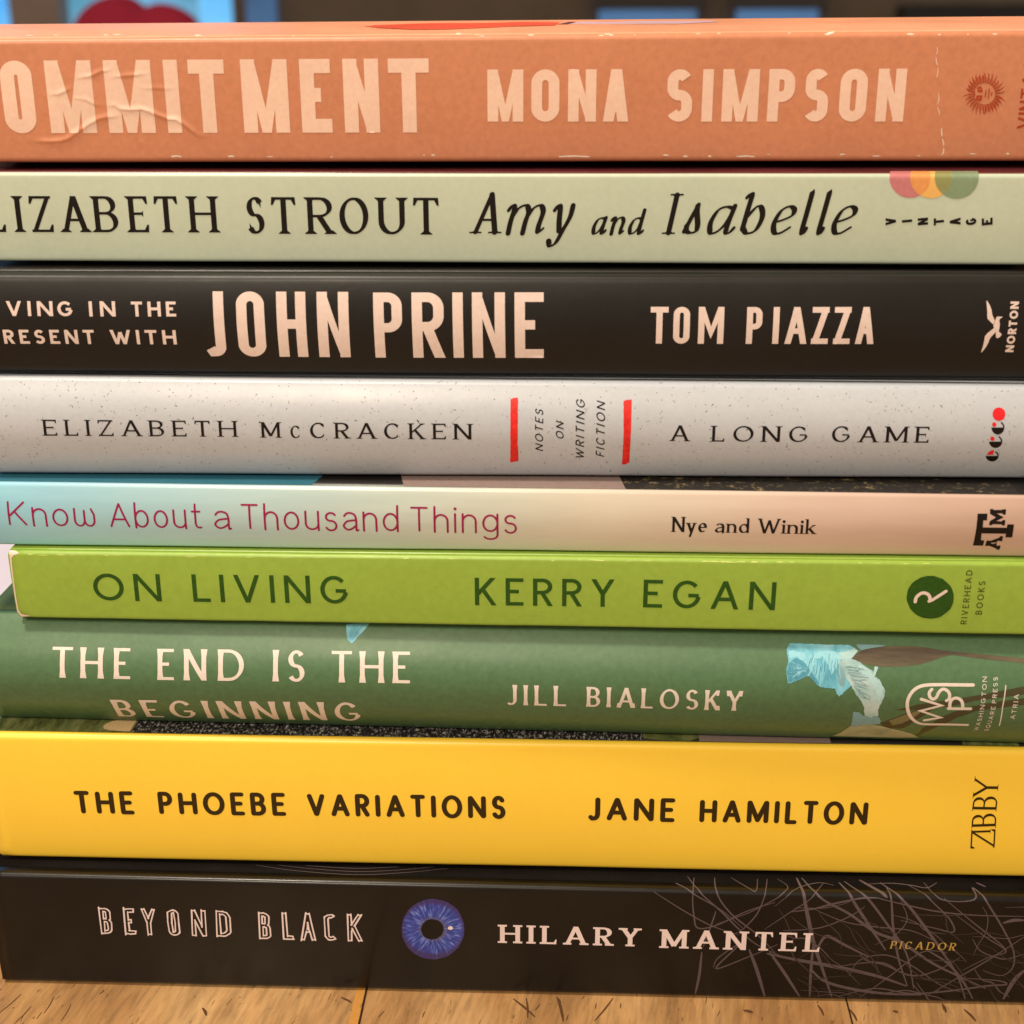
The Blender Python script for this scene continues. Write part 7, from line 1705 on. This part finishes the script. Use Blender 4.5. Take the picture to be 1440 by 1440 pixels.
ma_.inputs[1].default_value = 70.0
t_.link(gr_.outputs['Fac'], ma_.inputs[0])
t_.link(ma_.outputs[0], cx_.inputs['X'])
mb_ = t_.n('ShaderNodeMath', operation='MULTIPLY')
mb_.inputs[1].default_value = 3.0
t_.link(sp_.outputs['Fac'], mb_.inputs[0])
t_.link(mb_.outputs[0], cx_.inputs['Y'])
nz_ = t_.n('ShaderNodeTexNoise')
nz_.inputs['Scale'].default_value = 1.0
nz_.inputs['Detail'].default_value = 4.0
t_.link(cx_.outputs[0], nz_.inputs['Vector'])
fib_ = t_.ramp(nz_.outputs['Fac'], [(0.32, seen(30, 38, 100)), (0.52, seen(56, 74, 158)), (0.70, seen(136, 148, 198))])
rad_ = t_.ramp(sp_.outputs['Fac'], [(0.0, seen(58, 36, 82)), (0.16, seen(46, 56, 140)), (0.46, seen(52, 66, 140)), (0.60, seen(112, 96, 78)), (0.68, seen(50, 44, 70))])
msk_ = t_.ramp(sp_.outputs['Fac'], [(0.0, (.85, .85, .85, 1)), (0.18, (0, 0, 0, 1)), (0.48, (0, 0, 0, 1)), (0.64, (.65, .65, .65, 1))])
t_.colour(t_.mix(fib_, rad_, msk_))
t_.surface(0.34, 0.5)
MATS['eye_iris_ink'] = t_.m

t_ = NT('page_edges')
t_.colour(t_.ramp(t_.noise(1500.0, 2.0, 0.5, (0.05, 0.05, 3.0)), [(0.3, seen(196, 176, 140)), (0.7, seen(232, 214, 180))]))
t_.surface(0.85, 0.2)
MATS['page_edges'] = t_.m

# wood of the table: grain runs away from the camera, turned a little
t_ = NT('table_wood')
mp_ = t_.n('ShaderNodeMapping')
mp_.inputs['Rotation'].default_value = (0, 0, math.radians(9))
t_.link(t_.co, mp_.inputs['Vector'])


def wood_noise(scale, stretch, detail=5.0, rough=0.6):
    x = t_.n('ShaderNodeTexNoise')
    x.inputs['Scale'].default_value = scale
    x.inputs['Detail'].default_value = detail
    x.inputs['Roughness'].default_value = rough
    m2 = t_.n('ShaderNodeMapping')
    m2.inputs['Scale'].default_value = stretch
    t_.link(mp_.outputs['Vector'], m2.inputs['Vector'])
    t_.link(m2.outputs['Vector'], x.inputs['Vector'])
    return x.outputs['Fac']


w_ = t_.ramp(wood_noise(30.0, (1.0, 0.22, 1.0), 6.0, 0.65), [(0.28, seen(140, 92, 50)), (0.45, seen(176, 124, 70)), (0.58, seen(196, 144, 86)), (0.74, seen(216, 166, 106))])
w_ = t_.mix(w_, t_.ramp(wood_noise(160.0, (1.0, 0.16, 1.0), 6.0, 0.75), [(0.34, (.26, .26, .26, 1)), (0.62, (.60, .60, .60, 1))]), 0.60, 'OVERLAY')
w_ = t_.mix(w_, t_.ramp(wood_noise(900.0, (1.0, 0.12, 1.0), 3.0, 0.6), [(0.34, (.30, .30, .30, 1)), (0.55, (.54, .54, .54, 1))]), 0.55, 'OVERLAY')
w_ = t_.mix(w_, seen(74, 44, 24), t_.ramp(wood_noise(330.0, (1.0, 0.34, 1.0), 6.0, 0.8), [(0.31, (.75, .75, .75, 1)), (0.39, (0, 0, 0, 1))]))
w_ = t_.mix(w_, seen(150, 92, 42), t_.ramp(wood_noise(24.0, (1.0, 0.4, 1.0), 5.0, 0.65), [(0.54, (0, 0, 0, 1)), (0.70, (.55, .55, .55, 1))]))
t_.colour(w_)
t_.surface(t_.ramp(wood_noise(150.0, (1.0, 0.2, 1.0)), [(0.3, (.34, .34, .34, 1)), (0.7, (.50, .50, .50, 1))]), 0.45, 0.15, 0.22)
t_.bump(wood_noise(420.0, (1.0, 0.06, 1.0), 3.0), 0.25, 0.0002)
MATS['table_wood'] = t_.m
ink('seam_dark', seen(52, 26, 10), 0.6)
ink('scratch_dark', seen(92, 56, 28), 0.6)
ink('amber_wood', seen(196, 132, 58), 0.42)


def plain(name, c, rough=0.6, emit=None, power=0.0, spec=0.4):
    t = NT(name)
    t.colour(t.ramp(t.noise(9.0, 3.0), [(0.3, scale_c(c, .88)), (0.7, scale_c(c, 1.12))]))
    t.surface(rough, spec)
    if emit:
        t.link(t.ramp(t.noise(5.0, 3.0, 0.6, None, emit[2]), [(0.35, emit[0]), (0.62, emit[1])]), t.b.inputs['Emission Color'])
        t.b.inputs['Emission Strength'].default_value = power
    MATS[name] = t.m
    return t.m


plain('wall_dark', lin(110, 94, 80), 0.8)
plain('floor_brown', lin(96, 70, 50), 0.6)
plain('frame_brown', lin(150, 128, 116), 0.5)
plain('cabinet_black', lin(30, 27, 25), 0.45)
plain('blind_dark', lin(70, 64, 62), 0.8)
plain('daylight_pane', (.05, .06, .08, 1), 0.1, (lin(70, 170, 246), lin(120, 206, 255), (0, 0, 0)), 1.0)
plain('garden_pane', (.05, .06, .08, 1), 0.1, (lin(60, 130, 150), lin(110, 176, 214), (3, 0, 0)), 1.0)
plain('dusk_pane', (.05, .06, .08, 1), 0.1, (lin(42, 78, 116), lin(66, 108, 150), (0, 2, 0)), 1.0)
plain('crimson_cloth', lin(146, 14, 46), 0.85)
plain('lavender_paper', lin(212, 206, 226), 0.6)


# ------------------------------------------------------------------ building a book
def edge_start(key, s):
    """how far the left end of the spine is worn back at height s (mm)"""
    b = BOOKS[key]
    k = max(0.0, min(1.0, s / b['S']))
    if key == 'living':
        return 0.3 * (1 - k) + (0.9 * (1 - s / 2.2) ** 2 if s < 2.2 else 0.0) + (0.5 * min(1.0, (s - b['S'] + 1.3) / 1.3) ** 2 if s > b['S'] - 1.3 else 0.0)
    if key == 'phoebe' and s < 2.6:
        return 2.2 * (1 - math.sqrt(max(0.0, 1 - ((2.6 - max(s, 0.0)) / 2.6) ** 2)))
    return 0.0


def make_spine(key, mat, parent, wrap):
    b = BOOKS[key]
    org = book_origin(key)
    L = b['x1'] - b['x0']
    S = b['S']
    su = [-wrap] + list(b['s']) + [S + wrap]
    us = [L * i / round(L / 3.0) for i in range(round(L / 3.0) + 1)]
    if key == 'commitment':
        us = sorted(set([u for u in us if u < 19 or u > 55] + [19 + 0.2 * i for i in range(181)]))
        su = [-wrap] + [q for q in b['s'] if q < b['r'] * 1.6] + [b['r'] * 1.6 + 0.2 * i for i in range(1, int((S - 3.2 * b['r']) / 0.2))] + [q for q in b['s'] if q > S - b['r'] * 1.6] + [S + wrap]
    bm = bmesh.new()
    outer, inner = [], []
    for s in su:
        e = edge_start(key, s)
        ro, ri = [], []
        for u in us:
            uu = e + u * (L - e) / L
            ro.append(bm.verts.new(on_book(key, uu, s) - org))
            ri.append(bm.verts.new(Vector(surface_mm(b, uu, s, -0.32)) * MM - org))
        outer.append(ro)
        inner.append(ri)
    for i in range(len(su) - 1):
        for j in range(len(us) - 1):
            f = bm.faces.new((outer[i][j], outer[i][j + 1], outer[i + 1][j + 1], outer[i + 1][j]))
            f.smooth = True
            f = bm.faces.new((inner[i][j + 1], inner[i][j], inner[i + 1][j], inner[i + 1][j + 1]))
            f.smooth = True
    for i in range(len(su) - 1):
        bm.faces.new((outer[i][0], outer[i + 1][0], inner[i + 1][0], inner[i][0]))
        bm.faces.new((outer[i + 1][-1], outer[i][-1], inner[i][-1], inner[i + 1][-1]))
    for j in range(len(us) - 1):
        bm.faces.new((outer[0][j + 1], outer[0][j], inner[0][j], inner[0][j + 1]))
        bm.faces.new((outer[-1][j], outer[-1][j + 1], inner[-1][j + 1], inner[-1][j]))
    return mesh_obj('spine', bm, MATS[mat], parent)


def make_slab(key, name, ya, yb, za, zb, inset, mat, parent, from_top):
    """a board or sheet: y from the front-most line, heights in mm below the top face (from_top) or above the base"""
    b = BOOKS[key]
    org = book_origin(key)
    bm = bmesh.new()
    n = 24
    ys = [ya, ya + 3, ya + 6, ya + 10, ya + 15, ya + 20, ya + 26, ya + 33, ya + 42, ya + 52, ya + 64, ya + 80, yb]
    rows = []
    for i in range(n + 1):
        x = b['x0'] + inset + (b['x1'] - b['x0'] - 2 * inset) * i / n
        y0, z0, t = ends_at(b, x)
        sec = []
        for y in ys:
            h = bow_at(b, y - b['prof'][-1][0]) if from_top else 0.0
            sec.append((y0 + y, z0 + t - za + h if from_top else z0 + zb))
        for y in ys[::-1]:
            h = bow_at(b, y - b['prof'][-1][0]) if from_top else 0.0
            sec.append((y0 + y, z0 + t - zb + h if from_top else z0 + za))
        rows.append([bm.verts.new(Vector((x, y, z)) * MM - org) for y, z in sec])
    m = len(rows[0])
    for i in range(n):
        a, c = rows[i], rows[i + 1]
        for k in range(m):
            f = bm.faces.new((a[k], a[(k + 1) % m], c[(k + 1) % m], c[k]))
            f.smooth = k not in (len(ys) - 1, m - 1)
    bm.faces.new(rows[0][::-1])
    bm.faces.new(rows[-1])
    bmesh.ops.recalc_face_normals(bm, faces=list(bm.faces))
    return mesh_obj(name, bm, MATS[mat], parent)


def make_pages(key, inset, th, back, parent):
    b = BOOKS[key]
    org = book_origin(key)
    poly = []
    for s in b['s']:
        py, pz, ny, nz = prof_at(b, s)
        poly.append((py - ny * 0.45, min(max(pz, th + 0.02), b['T0'] - th - 0.02)))
    sec = [(back, th + 0.02)] + poly + [(back, b['T0'] - th - 0.02)]
    bm = bmesh.new()
    ends = []
    for x in (b['x0'] + inset, b['x1'] - inset):
        y0, z0, t = ends_at(b, x)
        ends.append([bm.verts.new(Vector((x, y0 + y, z0 + z * t / b['T0'])) * MM - org) for y, z in sec])
    n = len(sec)
    for i in range(n):
        j = (i + 1) % n
        bm.faces.new((ends[0][i], ends[0][j], ends[1][j], ends[1][i]))
    bm.faces.new(ends[0][::-1])
    bm.faces.new(ends[1])
    bmesh.ops.recalc_face_normals(bm, faces=list(bm.faces))
    return mesh_obj('page_block', bm, MATS['page_edges'], parent)


def make_book(key, name, label, spine_mat, front_mat, back_mat, wrap=1.2):
    b = BOOKS[key]
    root = tag(empty(name, book_origin(key)), label, 'book', 'books stacked flat on the wooden table')
    spine = make_spine(key, spine_mat, root, wrap)
    ytop = b['prof'][-1][0] + wrap + 0.02
    th = 2.3 if b['hard'] else 0.36
    make_slab(key, 'front_cover', ytop, b['depth'], 0.0, th, 0.0, front_mat, root, True)
    make_slab(key, 'back_cover', ytop, b['depth'], 0.0, th, 0.0, back_mat, root, False)
    make_pages(key, 3.2 if b['hard'] else 0.4, th, b['depth'] - (4.0 if b['hard'] else 0.3), root)
    if key == 'speckled':
        rng = random.Random(21)
        its = []
        for i in range(1150):
            u, s, a = rng.uniform(0.5, b['x1'] - b['x0'] - 0.5), rng.uniform(0.5, b['S'] - 0.5), rng.uniform(0, 3.14)
            big = rng.random() > .86
            l, h = (rng.uniform(.18, .42), rng.uniform(.05, .09)) if big else (rng.uniform(.06, .17), rng.uniform(.05, .10))
            ca, sa = math.cos(a), math.sin(a)
            its.append(('P', rng.choice(['speck_ink', 'speck_ink', 'speck_faint_ink', 'speck_faint_ink', 'speck_dark_ink']),
                        [(u + ca * x - sa * y, s + sa * x + ca * y) for x, y in ((-l, 0), (-l * .2, h), (l, h * .3), (l * .4, -h))]))
        print_part(key, 'speckles', its, spine, 1)
    for part, items in PRINTS.get(key, {}).items():
        base = part.split('.')[0]
        layer = {'picture_leaves': 1, 'scribble_drawing': 1, 'cover_picture': 1, 'petal_veins': 4, 'picture_petal': 3, 'eye_pupil': 4, 'publisher_mark_letter': 3}.get(base, 2)
        if base == 'speckles' or base == 'worn_edge':
            layer = 1
        print_part(key, base, items, spine, layer)
    return root


IRIS_NODE.inputs['Scale'].default_value = (1000.0 / EYE[2], 0.0, 1000.0 / EYE[2])
IRIS_NODE.inputs['Location'].default_value = (-EYE[0] / EYE[2], 0.0, -EYE[1] / EYE[2])
CREASES += PRINTS.get('creases', [])

make_book('black', 'paperback_book', 'black glossy paperback with grey scribbles and a blue eye, bottom of the stack', 'black_gloss_card', 'black_gloss_cover', 'black_gloss_cover', 1.5)
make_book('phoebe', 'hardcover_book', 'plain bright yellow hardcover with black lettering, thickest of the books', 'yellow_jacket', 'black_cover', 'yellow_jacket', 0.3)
make_book('iris', 'hardcover_book', 'dark green rounded hardcover with cream lettering and a pale blue iris flower on its spine', 'green_jacket', 'dark_green_cover', 'dark_green_cover', 1.0)
make_book('living', 'paperback_book', 'lime green book with dark green lettering and worn pale corners', 'lime_card', 'lime_card', 'lime_card', 0.5)
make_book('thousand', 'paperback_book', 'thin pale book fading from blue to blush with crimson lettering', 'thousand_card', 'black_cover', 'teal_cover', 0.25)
make_book('speckled', 'hardcover_book', 'speckled grey-white hardcover with two red brush strokes on its spine', 'speckled_jacket', 'speckled_jacket', 'speckled_jacket', 2.0)
make_book('prine', 'hardcover_book', 'matte black hardcover with big pink-cream block capitals and a flying gull mark', 'black_jacket', 'black_cover', 'black_cover', 2.0)
make_book('sage', 'paperback_book', 'pale sage paperback with dark serif and italic lettering and three coloured discs', 'sage_card', 'maroon_cover', 'sage_card', 0.1)
make_book('commitment', 'paperback_book', 'creased orange paperback with peach block capitals, lying on top of the stack', 'orange_card', 'orange_cover_lit', 'orange_card', 0.3)

# ------------------------------------------------------------------ the table
table = tag(empty('table', (0.1, 0.45, 0.0)), 'worn wooden table with scratches and a dark board seam, under the books', 'table')
bm = bmesh.new()
add_box(bm, (-1.0, -1.0, -0.032), (1.0, 1.05, 0.0), 0.003)
top = mesh_obj('table_top', bm, [MATS['table_wood'], MATS['seam_dark'], MATS['scratch_dark'], MATS['amber_wood']], table)
bm = bmesh.new()
bm.from_mesh(top.data)
off = Vector((0.1, 0.45, 0.0))
marks = {1: [], 2: [], 3: []}
for pts, w, m in PRINTS['table_marks']:
    pts = catmull([tuple(p) for p in pts], 5)
    n = len(pts)
    ws = [w * (.35 + .65 * math.sin(math.pi * (i + .5) / n)) if m == 2 else w for i in range(n)]
    marks[m] += strip(pts, ws, False, m == 2)
for m, ps in marks.items():
    vs, tris = union(ps)
    bv = [bm.verts.new(Vector((x * MM, y * MM, 0.00004 * (1 if m == 3 else 2 if m == 2 else 3))) - off) for x, y in vs]
    for tr in tris:
        f = bm.faces.new([bv[i] for i in tr])
        if f.normal.z < 0:
            f.normal_flip()
        f.material_index = m
bm.normal_update()
for f in bm.faces:
    if f.material_index and f.normal.z < 0:
        f.normal_flip()
bm.to_mesh(top.data)
bm.free()
for lx in (-0.9, 0.9):
    for ly in (-0.9, 0.95):
        bm = bmesh.new()
        add_box(bm, (lx - .035, ly - .035, -0.75), (lx + .035, ly + .035, -0.033), 0.004)
        mesh_obj('leg', bm, MATS['table_wood'], table)

# ------------------------------------------------------------------ what stands far behind, out of focus
bm = bmesh.new()
add_box(bm, (-4, -3, -0.80), (4, 3.2, -0.751))
o = mesh_obj('floor', bm, MATS['floor_brown'])
o['kind'] = 'structure'

WY = 2.50          # room side of the far wall
bm = bmesh.new()
add_box(bm, (-4, WY, -0.75), (-1.60, WY + .12, 2.0))
add_box(bm, (-0.63, WY, -0.75), (4, WY + .12, 2.0))
add_box(bm, (-1.60, WY, -0.75), (-0.63, WY + .12, -0.10))
add_box(bm, (-1.60, WY, 1.3), (-0.63, WY + .12, 2.0))
o = mesh_obj('wall', bm, MATS['wall_dark'])
o['kind'] = 'structure'

win = tag(empty('window', (-1.1, WY, -0.10)), 'bright blue daylight window with brown bars, out of focus behind the left end of the stack', 'window')
wo = Vector((-1.1, WY, -0.10))


def win_box(name, lo, hi, mat):
    bm = bmesh.new()
    add_box(bm, [lo[i] - wo[i] for i in range(3)], [hi[i] - wo[i] for i in range(3)])
    return mesh_obj(name, bm, MATS[mat], win)


win_box('pane', (-1.58, WY + .05, -.08), (-1.055, WY + .06, 1.28), 'daylight_pane')
win_box('frame_bar', (-1.05, WY + .01, -.08), (-0.955, WY + .08, 1.28), 'frame_brown')
win_box('pane', (-0.95, WY + .05, -.08), (-0.865, WY + .06, 1.28), 'garden_pane')
win_box('pane', (-0.862, WY + .05, -.08), (-0.705, WY + .06, 1.28), 'garden_pane')
win_box('pane', (-0.703, WY + .05, -.08), (-0.640, WY + .06, 1.28), 'daylight_pane')
win_box('sill', (-1.62, WY - .04, -.13), (-0.60, WY + .10, -.085), 'frame_brown')

bm = bmesh.new()
add_box(bm, (-.027, -.01, -.60), (.027, .01, .60), .003)
o = mesh_obj('glow_strip', bm, MATS['dusk_pane'])  # glowing strip stands in for the blue glow at the window's edge
o.location = (-0.573, WY - .012, 0.50)
tag(o, 'narrow dim blue glow strip beside the bright window, out of focus', 'glow strip')

# crimson cushion with a dent in its top
bm = bmesh.new()
bmesh.ops.create_icosphere(bm, subdivisions=5, radius=1.0)
for v in bm.verts:
    x, y, z = v.co
    px = math.copysign(abs(x) ** 0.75, x) * 0.074
    pz = math.copysign(abs(z) ** 0.72, z) * 0.092
    if z > 0:
        pz -= 0.0055 * math.exp(-((px - 0.006) / 0.013) ** 2) * z
        pz -= 0.006 * z * (1 if px > 0 else 0)
    f = 1 + 0.05 * noise.noise(Vector((x * 2.2, y * 2.2, z * 2.2)))
    v.co = Vector((px * f, y * 0.045 * f, pz))
for f in bm.faces:
    f.smooth = True
o = mesh_obj('cushion', bm, MATS['crimson_cloth'])
o.location = (-0.412, 1.18, 0.0925)
tag(o, 'crimson cushion with a dented two-humped top, out of focus between the stack and the window', 'cushion')

# two far windows with the blind drawn almost down: a strip of daylight shows under each blind
for wx0, wx1, lab in ((0.04, 0.215, 'left'), (0.285, 0.43, 'right')):
    cx, hw = (wx0 + wx1) / 2, (wx1 - wx0) / 2
    r = tag(empty('covered_window', (cx, WY - .03, .05)),
            'dark covered window with a dim blue strip of light along its foot, %s of the two' % lab, 'window', 'dark windows with a strip of daylight')
    bm = bmesh.new()
    add_box(bm, (-hw, -.004, .047), (hw, .004, .098))
    mesh_obj('pane', bm, MATS['dusk_pane'], r)
    bm = bmesh.new()
    add_box(bm, (-hw - .01, -.006, .0986), (hw + .01, .012, .80))
    mesh_obj('blind', bm, MATS['blind_dark'], r)
    bm = bmesh.new()
    add_box(bm, (-hw - .01, -.012, .02), (hw + .01, .012, .0464))
    mesh_obj('sill', bm, MATS['cabinet_black'], r)

bm = bmesh.new()
add_box(bm, (-.14, -.05, -.90), (.14, .02, .055), .004)
cab = mesh_obj('cabinet', bm, MATS['cabinet_black'])
cab.location = (0.71, WY - .03, 0.10)
tag(cab, 'black cabinet against the dark wall, out of focus at the right', 'cabinet')

bm = bmesh.new()
g = bmesh.ops.create_grid(bm, x_segments=20, y_segments=20, size=0.5)
for v in bm.verts:
    x, y = v.co.x, v.co.y
    v.co = Vector((x * 0.24, y * 0.38, 0.0012 + 0.004 * max(0, noise.noise(Vector((x * 3, y * 3, 2)))) ))
r_ = bmesh.ops.extrude_face_region(bm, geom=list(bm.faces))
for v in [q for q in r_['geom'] if isinstance(q, bmesh.types.BMVert)]:
    v.co.z += 0.0004
bmesh.ops.recalc_face_normals(bm, faces=list(bm.faces))
o = mesh_obj('paper_sheet', bm, MATS['lavender_paper'])
o.location = (-0.27, 0.315, 0.0)
tag(o, 'blurred lavender paper sheet on the table, left behind the lime green book', 'paper')
